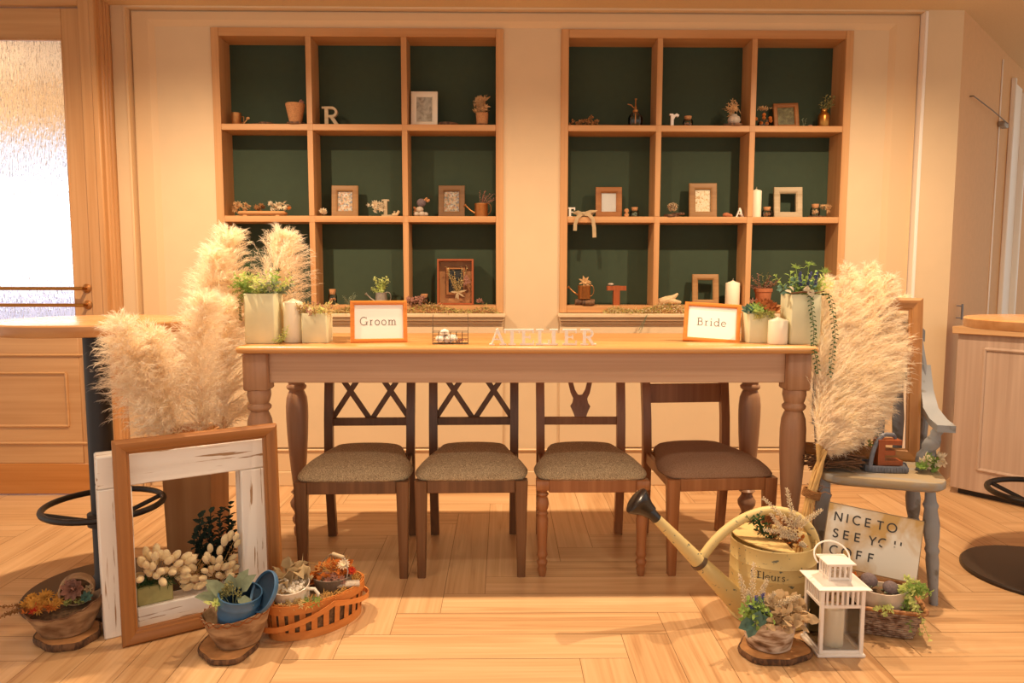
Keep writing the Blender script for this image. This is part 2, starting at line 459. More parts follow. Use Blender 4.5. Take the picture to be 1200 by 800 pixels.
M['pic_map'] = picture('cream_brown_picture', ['#c79a62', '#e3cfa4', '#efe2c4', '#b98955'], 45, 'noise')
M['pic_pale'] = picture('pale_stone_picture', ['#a99c86', '#cfc4ae', '#e0d6c0'], 25, 'noise')
M['pic_plant'] = picture('green_plant_picture', ['#4d4a2c', '#6b6438', '#8d8a5a'], 30, 'noise')
M['dark_back'] = mat('dark_backing', '#1f2220', .6)

# ================================================================== THE SETTING
YW = 4.08                      # face of the recessed back wall
YP = 4.03                      # face of the pillars beside it
YD = 3.90                      # face of the left door leaf
CEIL = at_y(300, 7, YP).z
def X(px, py, Y): return at_y(px, py, Y).x
def Z(px, py, Y): return at_y(px, py, Y).z

# ---- floor: planks laid in a herringbone
def make_floor():
    w, n, gap = 0.155, 6, 0.0010
    ox, oy = 0.55, 2.488 + (n - 1) * w
    x0, x1, y0, y1 = -4.6, 5.6, -1.0, 6.4
    V, Fs, UV = [], [], []
    def quad(ax, ay, bx, by, horiz):
        ax, bx = max(ax, x0), min(bx, x1); ay, by = max(ay, y0), min(by, y1)
        if bx - ax < .004 or by - ay < .004: return
        k = len(V)
        V.extend([(ax + gap, ay + gap, 0), (bx - gap, ay + gap, 0), (bx - gap, by - gap, 0), (ax + gap, by - gap, 0)])
        Fs.append((k, k + 1, k + 2, k + 3))
        u, v = random.uniform(0, 40), random.uniform(0, 40)
        a, b = bx - ax, by - ay
        if horiz: UV.append([(u, v), (u + a, v), (u + a, v + b), (u, v + b)])
        else: UV.append([(u, v), (u, v + a), (u + b, v + a), (u + b, v)])
    for j in range(int((y0 - oy) / w) - n - 2, int((y1 - oy) / w) + 2):
        for i in range(int((x0 - ox) / w) - n - 2, int((x1 - ox) / w) + 2):
            d = (i - j) % (2 * n)
            if d == 0: quad(ox + i * w, oy + j * w, ox + (i + n) * w, oy + (j + 1) * w, True)
            elif d == 2 * n - 1: quad(ox + i * w, oy + j * w, ox + (i + 1) * w, oy + (j + n) * w, False)
    nq = len(Fs)
    k = len(V)
    V.extend([(x0, y0, -.0015), (x1, y0, -.0015), (x1, y1, -.0015), (x0, y1, -.0015), (x0, y0, -.05), (x1, y0, -.05), (x1, y1, -.05), (x0, y1, -.05)])
    Fs.extend([(k, k + 1, k + 2, k + 3), (k + 7, k + 6, k + 5, k + 4), (k, k + 4, k + 5, k + 1), (k + 1, k + 5, k + 6, k + 2), (k + 2, k + 6, k + 7, k + 3), (k + 3, k + 7, k + 4, k)])
    me = bpy.data.meshes.new('floor'); me.from_pydata(V, [], Fs)
    uv = me.uv_layers.new(name='plank'); rnd = me.attributes.new('tone', 'FLOAT', 'FACE')
    for fi, p in enumerate(me.polygons):
        rnd.data[fi].value = random.random()
        if fi < nq:
            for c, li in enumerate(p.loop_indices): uv.data[li].uv = UV[fi][c]
        else: p.material_index = 1
    t = NT('light_oak_planks'); b = t.b
    mp = t.coords((1.1, 26, 1), 'UV'); n1 = t.new('ShaderNodeTexNoise', Scale=1.0, Detail=5.0, Distortion=.9); t.ln(mp, 0, n1, 'Vector')
    mq = t.coords((2.2, 110, 1), 'UV'); n2 = t.new('ShaderNodeTexNoise', Scale=1.0, Detail=3.0); t.ln(mq, 0, n2, 'Vector')
    at = t.new('ShaderNodeAttribute', attribute_name='tone')
    a1 = t.new('ShaderNodeMath', operation='MULTIPLY_ADD'); a1.inputs[1].default_value = .62; t.ln(n1, 0, a1, 0)
    m2 = t.new('ShaderNodeMath', operation='MULTIPLY'); m2.inputs[1].default_value = .28; t.ln(n2, 0, m2, 0); t.ln(m2, 0, a1, 2)
    a3 = t.new('ShaderNodeMath', operation='MULTIPLY_ADD'); a3.inputs[1].default_value = .13; t.ln(at, 'Fac', a3, 0); t.ln(a1, 0, a3, 2)
    r = t.ramp([(.32, srgb('#a97c50')), (.45, srgb('#c2986a')), (.57, srgb('#cda577')), (.70, srgb('#d6b084'))])
    t.ln(a3, 0, r, 0); t.ln(r, 0, b, 'Base Color')
    b.inputs['Roughness'].default_value = .38; b.inputs['Specular IOR Level'].default_value = .4
    bp = t.new('ShaderNodeBump', Strength=.06, Distance=.002); t.ln(n2, 0, bp, 'Height'); t.ln(bp, 0, b, 'Normal')
    me.materials.append(t.m); me.materials.append(mat('plank_joint', '#8a6238', .8))
    return structure(link('floor', me), 'pale oak plank floor laid in a herringbone pattern', 'floor')
make_floor()

g = G(); g.bb(-4.6, 5.6, -1.0, 7.2, CEIL, CEIL + .12)
structure(g.build('ceiling', M['ceiling']), 'tan textured ceiling above the back wall', 'ceiling')

# ---- left door wall
XJ = X(110, 5, YD - .02)          # right edge of the door casing
xl = X(94, 60, YD)                # right edge of the door leaf
ZDT = Z(45, 9, YD)                # top of the leaf
DL = xl - 1.02
g = G()
g.bb(DL - 2.2, DL - .10, YD, YD + .14, 0, CEIL)
g.bb(DL - .10, XJ, YD, YD + .14, ZDT + .07, CEIL)
structure(g.build('wall_left', M['wall']), 'wall holding the glazed wooden door at left', 'wall')
g = G()
gapx = xl + .006
g.bb(gapx, XJ, YD - .02, YP + .06, 0, CEIL, .003)
for k, yy in enumerate((YD + .03, YD + .06, YD + .095)):
    g.tube([(XJ, yy, 0), (XJ, yy, CEIL)], .011, 8)
g.bb(XJ - .026, XJ + .008, YD - .035, YD - .015, 0, CEIL, .006)
structure(g.build('trim_1', M['door_v']), 'moulded wooden door post at left', 'trim')
g = G()
g.bb(DL - .10, gapx, YD - .02, YD + .12, ZDT + .006, CEIL, .003)
g.bb(DL - .10, DL - .006, YD - .02, YD + .12, 0, ZDT + .006, .003)
structure(g.build('trim_2', M['door_h']), 'wooden head casing above the glazed door', 'trim')

door = thing('door_1', 'maple door with rippled glass and two brass push bars', 'door', (DL, YD, 0))
structure(door, 'maple door with rippled glass and two brass push bars at left', 'door')
LW = xl - DL
zg0, zg1 = Z(40, 384, YD), Z(40, 46, YD)
gx1 = X(73, 60, YD) - DL
g = G()
g.bb(gx1, LW, 0, .042, .004, ZDT, .003)
g.bb(0, .14, 0, .042, .004, ZDT, .003)
g.build('stile', M['door_v'], door)
g = G()
g.bb(.14, gx1, .001, .041, zg1, ZDT, .003)
g.bb(.14, gx1, .001, .041, Z(40, 543, YD), zg0, .003)
for (xa, xb, ya, yb) in ((.06, X(101, 470, YD) - DL, 416, 519), (.15, X(79, 470, YD) - DL, 437, 499)):
    za, zb = Z(50, yb, YD), Z(50, ya, YD)
    for (p, q) in (((xa, za), (xb, za)), ((xb, za), (xb, zb)), ((xb, zb), (xa, zb)), ((xa, zb), (xa, za))):
        g.tube([(p[0], 0, p[1]), (q[0], 0, q[1])], .0085, 6)
g.build('rail', M['door_h'], door)
g = G(); g.bb(.0, LW, -.004, .03, .006, Z(40, 543, YD), .002); g.build('kick_board', M['kick'], door)
g = G()
zl = zg0
for (p, q) in (((gx1, zl), (gx1, zg1)), ((gx1, zg1), (.14, zg1)), ((gx1, zl), (.14, zl))):
    g.tube([(p[0], .004, p[1]), (q[0], .004, q[1])], .007, 6)
g.build('glazing_bead', M['door_v'], door)
def rippled():
    t = NT('rippled_door_glass'); b = t.b
    b.inputs['Transmission Weight'].default_value = 1; b.inputs['Roughness'].default_value = .16; b.inputs['IOR'].default_value = 1.3
    mp = t.coords((150, 150, 22)); n = t.new('ShaderNodeTexNoise', Scale=1.0, Detail=3.0, Distortion=.5); t.ln(mp, 0, n, 'Vector')
    bp = t.new('ShaderNodeBump', Strength=.8, Distance=.012); t.ln(n, 0, bp, 'Height'); t.ln(bp, 0, b, 'Normal')
    return t.m
g = G(); g.bb(.13, gx1 + .008, .014, .022, zl - .01, zg1 + .01); g.build('glass_pane', rippled(), door)
for zz in (Z(100, 338, YD - .05), Z(100, 357.5, YD - .05)):
    g = G()
    g.tube([(.02, -.05, zz), (LW - .02, -.05, zz)], .0095, 10)
    g.tube([(LW - .028, 0, zz), (LW - .028, -.05, zz)], .009, 10)
    b_ = g.build('push_bar', M['brass'], door)
    g = G(); g.lathe([(.024, 0), (.024, .004), (.016, .008), (.010, .012)], 16, rot(PI / 2, 0, 0, (LW - .028, 0, zz))); g.build('rosette', M['copper'], b_)

# ---- glowing panels standing in for daylight outside the door, with soffit and paving
def emit(name, c, s):
    t = NT(name); t.b.inputs['Base Color'].default_value = (*c, 1)
    t.b.inputs['Emission Color'].default_value = (*c, 1); t.b.inputs['Emission Strength'].default_value = s
    return t.m
g = G(); g.bb(-6.2, XJ - .05, 6.0, 6.05, 1.10, 1.92)
structure(g.build('trim_3', emit('bright_daylight', (.92, .96, 1.0), 3.2)), 'glowing panel standing in for bright daylight outside the glazed door', 'daylight')
g = G(); g.bb(-6.2, XJ - .05, 6.0, 6.05, 1.92, 2.40)
structure(g.build('trim_21', emit('pale_blue_daylight', (.60, .72, 1.0), .85)), 'glowing panel standing in for paler blue daylight high outside the door', 'daylight')
g = G(); g.bb(-6.2, XJ - .05, 6.0, 6.05, 0, 1.10)
structure(g.build('trim_20', emit('hazy_low_daylight', (.56, .63, .95), .8)), 'glowing panel standing in for hazy blue daylight low outside the door', 'daylight')
g = G(); g.bb(-6.2, XJ - .05, 4.15, 6.0, 2.62, 2.72); g.bb(-6.2, XJ - .05, 5.75, 5.85, 2.27, 2.62)
structure(g.build('trim_4', mat('porch_soffit_paint', '#e6cfae', .8)), 'tan porch soffit outside the glazed door', 'soffit')
pl_ = bpy.data.lights.new('soffit_fill_light', 'POINT'); pl_.energy = 40; pl_.color = (1, .78, .52); pl_.shadow_soft_size = .05  # added fill light, no real fixture: brightens the soffit behind the glass
po_ = bpy.data.objects.new('soffit_fill_light', pl_); po_.location = (-3.9, 4.6, 2.3); COL.objects.link(po_)
g = G(); g.bb(-6.2, XJ - .05, 4.6, 6.05, -.04, -.002)
structure(g.build('trim_5', mat('porch_paving', '#a9adc4', .8)), 'grey blue paving outside the glazed door', 'paving')

# ---- back wall with its recessed panel and the two openings
UL = (X(253, 200, YW), X(590, 200, YW)); UR = (X(656.5, 200, YW), X(993, 200, YW))
UT = Z(600, 34.5, YW); UB = Z(600, 366, YW)
PX0, PX1 = X(162, 200, YW), X(1072, 200, YW)      # ends of the recess
PZ = Z(600, 14, YW)
D = .15                                            # niche depth behind the wall face
g = G()
g.bb(PX0 - .04, UL[0], YW, YW + .2, 0, CEIL)
g.bb(UL[1], UR[0], YW, YW + .2, 0, CEIL)
g.bb(UR[1], PX1 + .04, YW, YW + .2, 0, CEIL)
for u in (UL, UR):
    g.bb(u[0], u[1], YW, YW + .2, 0, UB); g.bb(u[0], u[1], YW, YW + .2, UT, CEIL)
# pillars and header standing forward of the recess
g.bb(XJ + .002, X(152, 200, YP), YP, YP + .2, 0, CEIL)
XC = X(1120, 200, YP) 
g.bb(X(1079, 200, YP), XC, YP, YP + .22, 0, CEIL)
g.bb(X(152, 200, YP), X(1079, 200, YP), YP, YP + .2, Z(600, 11, YP), CEIL)
structure(g.build('wall_back', M['wall']), 'cream back wall with a wide recessed panel', 'wall')
# narrow frame standing round the recessed panel
g = G()
fx0, fx1 = X(162, 200, YW - .018), X(1069, 200, YW - .018)
ix0, ix1 = X(180, 200, YW - .018), X(1043, 200, YW - .018)
fz1, iz1 = Z(600, 16, YW - .018), Z(600, 25, YW - .018)
def ring_part(g, x0, x1, z1, X0, X1, Z1, y0, y1, yb):
    """three-sided casing whose inner edge slopes back to the wall"""
    A = [(x0, 0), (x0, z1), (x1, z1), (x1, 0)]; B = [(X0, 0), (X0, Z1), (X1, Z1), (X1, 0)]
    rings = []
    for p, q in zip(A, B):
        s = -1 if p[0] == x0 else 1
        rings.append([(p[0], yb, p[1]), (p[0], y0, p[1]), (q[0], y0, q[1]), (q[0] - s * .03, yb, q[1] - (.03 if q[1] else 0))])
    g.loft(rings, True, True, True)
ring_part(g, fx0, fx1, fz1, ix0, ix1, iz1, YW - .018, YW, YW)
structure(g.build('trim_6', M['wall_frame'], sharp=20), 'cream casing round the recessed wall panel', 'trim')
g = G()
g.bb(X(153, 200, YP), X(156, 200, YP), YP - .012, YW, 0, Z(600, 11, YP), .003)
structure(g.build('trim_22', M['wall_frame']), 'thin cream upright bead at the left end of the recess', 'trim')
g = G()
g.bb(X(1074, 200, YP), X(1078, 200, YP), YP - .012, YW, 0, Z(600, 11, YP), .003)
structure(g.build('trim_7', M['white_paint']), 'thin white upright bead at the right end of the recess', 'trim')
# flat pilaster strips and lower panels below the shelf units
g = G()
for a, b_ in ((X(600, 500, YW), X(612, 500, YW)), (X(640, 500, YW), X(647, 500, YW))):
    pass
for u in (UL, UR):
    w_ = u[1] - u[0]
    for fx in (.06, .35, .66, .94):
        xx = u[0] + w_ * fx
        g.bb(xx - .012, xx + .012, YW - .008, YW + .01, .22, UB - .10, .004)
structure(g.build('trim_8', M['wall_frame']), 'low upright panel strips below the shelves', 'trim')
g = G()
zb = Z(600, 552, YW - .02); zt = Z(600, 526, YW - .02)
for a, b_ in ((fx0, fx1),):
    g.bb(a + .002, b_ - .002, YW - .024, YW, 0, zb, .004)
    g.bb(a + .002, b_ - .002, YW - .012, YW, zb, zt, .003)
    g.bb(a + .002, b_ - .002, YW - .022, YW, zt - .012, zt, .005)
g.bb(XJ + .012, X(152, 200, YP), YP - .02, YP, 0, zb, .003)
g.bb(X(1079, 200, YP), XC, YP - .02, YP, 0, zb, .003)
structure(g.build('baseboard_back', M['wall_frame']), 'cream baseboard with a moulded cap along the back wall', 'baseboard')

# ---- angled wall at right
AW = math.radians(45)
aw_d = Vector((math.sin(AW), math.cos(AW), 0)); aw_n = Vector((math.cos(AW), -math.sin(AW), 0))
C0 = Vector((XC, YP, 0))
AWM = Matrix.Translation(C0) @ Matrix.Rotation(PI / 2 - AW, 4, 'Z')      # local x runs along the wall, local -y is its face
g = G(); g.bb(0.0, 3.2, 0.001, .12, 0, CEIL, 0, AWM)
structure(g.build('wall_right', M['right_wall']), 'tan angled wall receding at right', 'wall')
def on_wall(px, py): return (AWM.inverted() @ at_plane(px, py, C0, aw_n))
g = G()
a1 = on_wall(1172, 110).x; a2 = on_wall(1184, 110).x; a3 = on_wall(1194, 130).x
g.bb(a1, a1 + .012, -.008, .001, 0, CEIL - .06, .003, AWM)
g.bb(a2, a2 + .03, -.03, .001, 0, CEIL - .12, .006, AWM)
g.bb(a3, a3 + .04, -.05, .001, 0, CEIL - .16, .008, AWM)
g.bb(a2 + .03, a3, -.014, .001, 0, CEIL - .14, .003, AWM)
structure(g.build('trim_9', M['white_paint']), 'white moulded casing on the angled wall', 'trim')
p0 = on_wall(1170, 146); p1 = on_wall(1136, 113)
cl = thing('door_closer', 'thin dark metal closer arm on the tan angled wall', 'door closer', C0, PI / 2 - AW)
g = G(); g.bb(p0.x - .03, p0.x + .09, -.04, -.001, p0.z - .016, p0.z + .016, .005); g.build('bracket', M['zinc'], cl)
g = G(); g.tube([(p0.x, -.05, p0.z), ((p0.x + p1.x) / 2, -.04, (p0.z + p1.z) / 2), (p1.x, -.02, p1.z), (p1.x, -.001, p1.z)], .0032, 6); g.build('arm', M['dark_metal'], cl)
q0 = on_wall(1121, 356); q1 = on_wall(1121, 374)
hd = thing('door_pull', 'small slim metal pull on the angled wall above the cabinet', 'handle', C0, PI / 2 - AW)
g = G(); g.tube([(q0.x, -.03, q1.z), (q0.x, -.03, q0.z)], .006, 8); g.build('grip', M['iron'], hd)
for zz in (q1.z + .01, q0.z - .01):
    g = G(); g.tube([(q0.x, -.03, zz), (q0.x, -.001, zz)], .004, 6); g.build('post', M['iron'], hd)

# ================================================================== BUILT-IN SHELF UNITS
ZS1 = Z(600, 146, YW - .012); ZS2 = Z(600, 253.3, YW - .012)       # tops of the two shelves
ST = .034                                                            # shelf thickness
FWD = .012                                                           # how far the frame stands proud of the wall
ZB0 = UB + .040                                                      # top of the bottom board
def shelf_unit(u, divs, label):
    x0, x1 = u; w = x1 - x0
    r = thing('shelf_unit', label, 'shelf', ((x0 + x1) / 2, YW, UB), 0, 'built-in shelf units on the back wall')
    h = UT - UB; f = .042
    g = G()
    g.bb(-w / 2, -w / 2 + f, -FWD, D, 0, h, .002); g.build('side_board', M['oak_v'], r)
    g = G(); g.bb(w / 2 - f, w / 2, -FWD, D, 0, h, .002); g.build('side_board', M['oak_v'], r)
    g = G(); g.bb(-w / 2 + f, w / 2 - f, -FWD + .0005, D, h - .045, h, .002); g.build('top_board', M['oak_h'], r)
    g = G(); g.bb(-w / 2 + f, w / 2 - f, -FWD + .0005, D, 0, ZB0 - UB, .002); g.build('bottom_board', M['oak_h'], r)
    for zt_ in (ZS1, ZS2):
        g = G(); g.bb(-w / 2 + f, w / 2 - f, -FWD + .001, D, zt_ - UB - ST, zt_ - UB, .002); g.build('shelf_board', M['oak_h'], r)
    xc = (x0 + x1) / 2
    for d in divs:
        g = G()
        zs = [ZB0 - UB, ZS2 - UB - ST, ZS2 - UB, ZS1 - UB - ST, ZS1 - UB, h - .045]
        for a, b_ in ((0, 1), (2, 3), (4, 5)):
            g.bb(d - xc - .0155, d - xc + .0155, -FWD - .001, D, zs[a], zs[b_], .002)
        for a, b_ in ((1, 2), (3, 4)):
            g.bb(d - xc - .0155, d - xc + .0155, -FWD - .001, -FWD + .001, zs[a], zs[b_], 0)
        g.build('divider', M['oak_v'], r)
    g = G(); g.bb(-w / 2, w / 2, D, D + .015, 0, h); g.build('back_panel', M['green'], r)
    return r
LDIV = (X(365, 200, YW), X(475, 200, YW)); RDIV = (X(770.5, 200, YW), X(879.5, 200, YW))
shelf_unit(UL, LDIV, 'left built-in oak shelf unit of nine dark green niches')
shelf_unit(UR, RDIV, 'right built-in oak shelf unit of nine dark green niches')
SILL = UB - .004
for k, u in enumerate((UL, UR)):
    g = G()
    a, b_ = u[0] - .01, u[1] + .012
    g.bb(a, b_, YW - .055, YW, SILL - .022, SILL, .004)
    g.bb(a + .008, b_ - .008, YW - .042, YW, SILL - .042, SILL - .022, .004)
    g.bb(a + .014, b_ - .014, YW - .026, YW, SILL - .062, SILL - .042, .004)
    g.bb(a + .014, b_ - .014, YW - .014, YW, .22, SILL - .062, .003)
    structure(g.build('trim_%d' % (10 + k), M['wall']), ('cream moulded sill under the left shelf unit', 'cream moulded sill under the right shelf unit')[k], 'sill')

# ================================================================== FURNITURE
# ---- long console table
TZ = 0.933
Y0T, Y1T = at_z(600, 406, TZ).y, at_z(600, 390, TZ).y
XT0, XT1 = at_z(274, 406, TZ).x, at_z(961, 406, TZ).x
TCX, TCY = (XT0 + XT1) / 2, (Y0T + Y1T) / 2
tb = thing('console_table', 'long honey brown console table with turned legs', 'table', (TCX, TCY, 0))
hw, hd_ = (XT1 - XT0) / 2, (Y1T - Y0T) / 2
g = G()
def slab_rings(hw, hd, prof):
    out = []
    for ins, z in prof:
        r = .012; a, b = hw - ins, hd - ins; pts = []
        for cx, cy, a0 in ((a - r, b - r, 0), (-a + r, b - r, 90), (-a + r, -b + r, 180), (a - r, -b + r, 270)):
            for k in range(5):
                t = math.radians(a0 + k * 22.5); pts.append((cx + r * math.cos(t), cy + r * math.sin(t), z))
        out.append(pts)
    return out
g.loft(slab_rings(hw, hd_, [(.012, TZ - .028), (.004, TZ - .026), (0, TZ - .018), (0.001, TZ - .010), (.005, TZ - .003), (.010, TZ)]))
g.build('tabletop', M['table_top'], tb, sharp=50)
LX, LYf, LYb = hw - .062, -hd_ + .075, hd_ - .065
zap0, zap1 = TZ - .145, TZ - .028
bw = .046
g = G(); g.bb(-LX + bw, LX - bw, LYf - .018, LYf + .004, zap0, zap1, .002); g.build('apron', M['table'], tb)
g = G(); g.bb(-LX + bw, LX - bw, LYb - .004, LYb + .018, zap0, zap1, .002); g.build('apron', M['table'], tb)
for s in (-1, 1):
    g = G(); g.bb(s * LX - .011, s * LX + .011, LYf + bw, LYb - bw, zap0, zap1, .002); g.build('apron', M['table'], tb)
LEGP = [(.024, 0), (.027, .012), (.029, .035), (.022, .05), (.033, .068), (.034, .085), (.022, .102), (.026, .115), (.040, .140), (.042, .158), (.028, .18), (.024, .192), (.038, .205), (.024, .218),
        (.027, .235), (.034, .30), (.041, .38), (.047, .47), (.050, .55), (.050, .60), (.046, .64), (.038, .662), (.033, .672), (.044, .682), (.046, .692), (.036, .703), (.040, .712), (.046, .735), (.044, .755)]
for sx in (-1, 1):
    for ly in (LYf, LYb):
        g = G()
        g.bb(sx * LX - bw, sx * LX + bw, ly - bw, ly + bw, .760, zap1, .006)
        sc = .76 / .755
        g.lathe([(r * .98, z * sc) for r, z in LEGP], 24, rot(0, 0, 0, (sx * LX, ly, 0)))
        g.build('leg', M['table_leg'], tb, sharp=55)

# ---- dining chairs
def seat_cushion(wf, wr, d, z0, z1, crown, nx=22, ny=18):
    """trapezoid upholstered seat; front at y=-d/2"""
    g = G(); V = []; Fc = []
    def P(u, v, z):
        t_ = (v + 1) / 2; q = min(1, max(0, (t_ - .22) / .70)); w = wf + (wr - wf) * q * q * (3 - 2 * q)
        cu = u; k = 1 - .10 * abs(v) ** 6 * abs(u) ** 4
        x = w / 2 * u * k; y = d / 2 * v * (1 - .06 * abs(u) ** 5)
        return (x, y, z)
    top = []
    for j in range(ny + 1):
        row = []
        for i in range(nx + 1):
            u = -1 + 2 * i / nx; v = -1 + 2 * j / ny
            u = math.copysign(abs(u) ** .8, u); v = math.copysign(abs(v) ** .8, v)
            e = max(abs(u), abs(v))
            z = z1 + crown * (1 - abs(u) ** 2.5) * (1 - abs(v) ** 2.5) - (z1 - z0) * .8 * max(0, e - .72) ** 2 / .0784
            row.append(P(u * (1 if e < .99 else 1), v, z))
        top.append(row)
    for r in top: V.extend(r)
    n = nx + 1
    for j in range(ny):
        for i in range(nx): Fc.append((j * n + i, j * n + i + 1, (j + 1) * n + i + 1, (j + 1) * n + i))
    rim = [i for i in range(n)] + [j * n + nx for j in range(1, ny + 1)] + [ny * n + i for i in range(nx - 1, -1, -1)] + [j * n for j in range(ny - 1, 0, -1)]
    k = len(V)
    for i in rim: V.append((V[i][0] * .985, V[i][1] * .985, z0))
    m = len(rim)
    for a in range(m): Fc.append((rim[a], k + a, k + (a + 1) % m, rim[(a + 1) % m]))
    Fc.append(tuple(range(k, k + m)))
    g.add(V, Fc); return g
def taper(g, p0, p1, a0, a1, b=.004):
    """square bar tapering from side a0 at p0 to a1 at p1"""
    def sq(p, a):
        h = a / 2; c = min(b, h * .4)
        return [(p[0] + x, p[1] + y, p[2]) for x, y in ((h - c, h), (h, h - c), (h, -h + c), (h - c, -h), (-h + c, -h), (-h, -h + c), (-h, h - c), (-h + c, h))]
    g.loft([sq(p0, a0), sq(p1, a1)])
TURN = [(.013, 0), (.016, .012), (.019, .03), (.016, .04), (.020, .05), (.0225, .06), (.016, .07), (.018, .078), (.0225, .088), (.019, .1), (.0185, .12), (.022, .20), (.0235, .235), (.019, .25), (.0235, .258), (.018, .268), (.0235, .28), (.026, .30), (.021, .318), (.017, .325), (.025, .336), (.017, .346), (.024, .356)]
def dining_chair(label, kind, wm, fm, group):
    r = thing('dining_chair', label, 'chair', (0, 0, 0), 0, group)
    fw, rw, dy = .198, .182, .225           # half spans of legs and half depth
    seat_cushion(.458, .335, .490, .395, .438, .028).build('seat', fm, r, sharp=70)
    for s in (-1, 1):
        g = G()
        if kind == 'turned':
            g.bb(s * fw - .026, s * fw + .026, -dy - .026, -dy + .026, .355, .394, .003)
            g.lathe(TURN, 18, rot(0, 0, 0, (s * fw, -dy, 0)))
        else: taper(g, (s * fw, -dy, 0), (s * fw, -dy, .394), .032, .050)
        g.build('front_leg', wm, r, sharp=50)
        g = G()                              # rear leg carries on up as the back post
        ya = [(0, dy + .035), (.20, dy + .008), (.40, dy), (.55, dy + .012), (.70, dy + .04), (.885, dy + .085)]
        rings = []
        for z, y in ya:
            hx, hy = .019, .0165
            xx = s * (rw + .004 * (z / .885))
            rings.append([(xx - hx, y - hy, z), (xx + hx, y - hy, z), (xx + hx, y + hy, z), (xx - hx, y + hy, z)])
        g.loft(rings); g.build('back_leg', wm, r, sharp=30)
    g = G()
    g.bb(-fw + .024, fw - .024, -dy - .018, -dy + .004, .345, .395, .003)
    g.bb(-rw + .015, rw - .015, dy - .01, dy + .012, .335, .393, .003)
    for s in (-1, 1):
        taper(g, (s * (fw - .006), -dy + .024, .370), (s * (rw - .002), dy - .02, .370), .05, .05) if False else g.box((0, 0, 0), (.022, 2 * dy - .05, .05), .003, Matrix.Translation((s * (fw + rw) / 2, 0, .369)) @ Matrix.Rotation(s * math.atan((fw - rw) / (2 * dy)), 4, 'Z'))
    g.build('seat_rail', wm, r)
    def yb(z): return dy + .004 + max(0, (z - .45)) * .185
    if kind in ('cross', 'turned'):
        g = G(); g.bb(-rw, rw, yb(.535) - .009, yb(.535) + .009, .517, .553, .003); g.build('cross_rail', wm, r)
    g = G(); g.bb(-rw - .018, rw + .018, yb(.86) - .011, yb(.86) + .011, .815, .895, .006); g.build('top_rail', wm, r)
    if kind == 'cross':
        g = G()
        for cx in (-rw / 2, rw / 2):
            for s in (-1, 1):
                a = Vector((cx - s * rw * .46, yb(.55), .545)); b = Vector((cx + s * rw * .46, yb(.78), .800))
                d = b - a; q = d.to_track_quat('Z', 'Y').to_matrix().to_4x4()
                ang = math.atan2(d.x, d.z)
                g.box((0, 0, 0), (.024, .012 + .002 * (s > 0), d.length), .002, Matrix.Translation((a + b) / 2) @ Matrix.Rotation(ang, 4, 'Y'))
        g.bb(-rw, rw, yb(.80) - .009, yb(.80) + .009, .780, .817, .003); g.build('lattice', wm, r)
    elif kind == 'turned':
        g = G()
        half = [(.026, .552), (.030, .565), (.046, .60), (.036, .615), (.032, .635), (.044, .66), (.058, .72), (.062, .77), (.058, .816)]
        inner = [(.036, .816), (.040, .77), (.036, .72), (.024, .675), (.010, .652), (0, .650)]
        out = half + inner + [(-x, z) for x, z in inner[::-1][1:]] + [(-x, z) for x, z in half[::-1]]
        vs0 = [(x, yb(z) - .007, z) for x, z in out]; vs1 = [(x, yb(z) + .007, z) for x, z in out]
        g.loft([vs0, vs1]); g.build('splat', wm, r, sharp=30)
    else:
        g = G(); g.bb(-rw, rw, yb(.66) - .009, yb(.66) + .009, .612, .70, .003); g.build('cross_rail', wm, r)
    return r
grp = 'dining chairs tucked under the console table'
ch = dining_chair('dark X-backed chair with beige tweed seat, leftmost under the long table', 'cross', M['walnut'], M['tweed'], grp)
def chair_at(ch, fx, fy, rz=0):
    p = at_z(fx, fy, 0); ch.location = (p.x, p.y + .225, 0); ch.rotation_euler.z = rz
chair_at(ch, 413, 677, math.radians(1.5))
c2 = dup(ch, (0, 0, 0), 0, 'dark X-backed chair with beige tweed seat, second from the left under the long table', grp)
chair_at(c2, 551.5, 675, math.radians(1.0))
c3 = dining_chair('brown chair with turned front legs and a vase-shaped back splat', 'turned', M['chestnut'], M['tweed'], grp)
chair_at(c3, 693, 674, math.radians(0))
c4 = dining_chair('brown rail-backed chair with plain brown seat behind the yellow watering can', 'rail', M['chestnut'], M['tweed_brown'], grp)
chair_at(c4, 838, 671, math.radians(4))

# ---- tall round tables
def bar_table(label, c, rt, rb, rr):
    r = thing('bar_table', label, 'table', c, 0, 'round bar tables with black stands')
    zt_ = 1.034
    g = G(); g.lathe([(rt - .01, zt_ - .042), (rt - .003, zt_ - .040), (rt, zt_ - .034), (rt, zt_ - .006), (rt - .004, zt_ - .001), (rt - .01, zt_)], 72); g.build('tabletop', M['bar_top'], r)
    g = G(); g.lathe([(.05, .028), (.05, .06), (.043, .07), (.043, zt_ - .042)], 28); g.lathe([(.13, zt_ - .047), (.13, zt_ - .0425)], 28); g.build('pole', M['black'], r)
    g = G(); g.lathe([(rb, 0), (rb, .010), (rb - .006, .016), (.06, .028)], 72); g.build('base', M['base_disc'], r)
    zr = .335
    g = G(); g.ring((0, 0, zr), rr, .0115, 60, 10)
    for k in range(4):
        a = math.radians(38 + 90 * k)
        g.tube([(rr * math.cos(a), rr * math.sin(a), zr), (.05 * math.cos(a), .05 * math.sin(a), zr - .055)], .009, 8)
    g.build('foot_ring', M['black'], r)
    g = G(); g.lathe([(.043, zr - .08), (.058, zr - .075), (.058, zr - .03), (.043, zr - .025)], 24); g.build('collar', M['black'], r)
    return r
bar_table('round maple bar table on a black pole before the glazed door', at_z(127, 691, 0), .335, .285, .203)
bt = bar_table('round bar table with black foot ring, cut by the right edge', at_z(1221, 673, 0), .322, .285, .203)

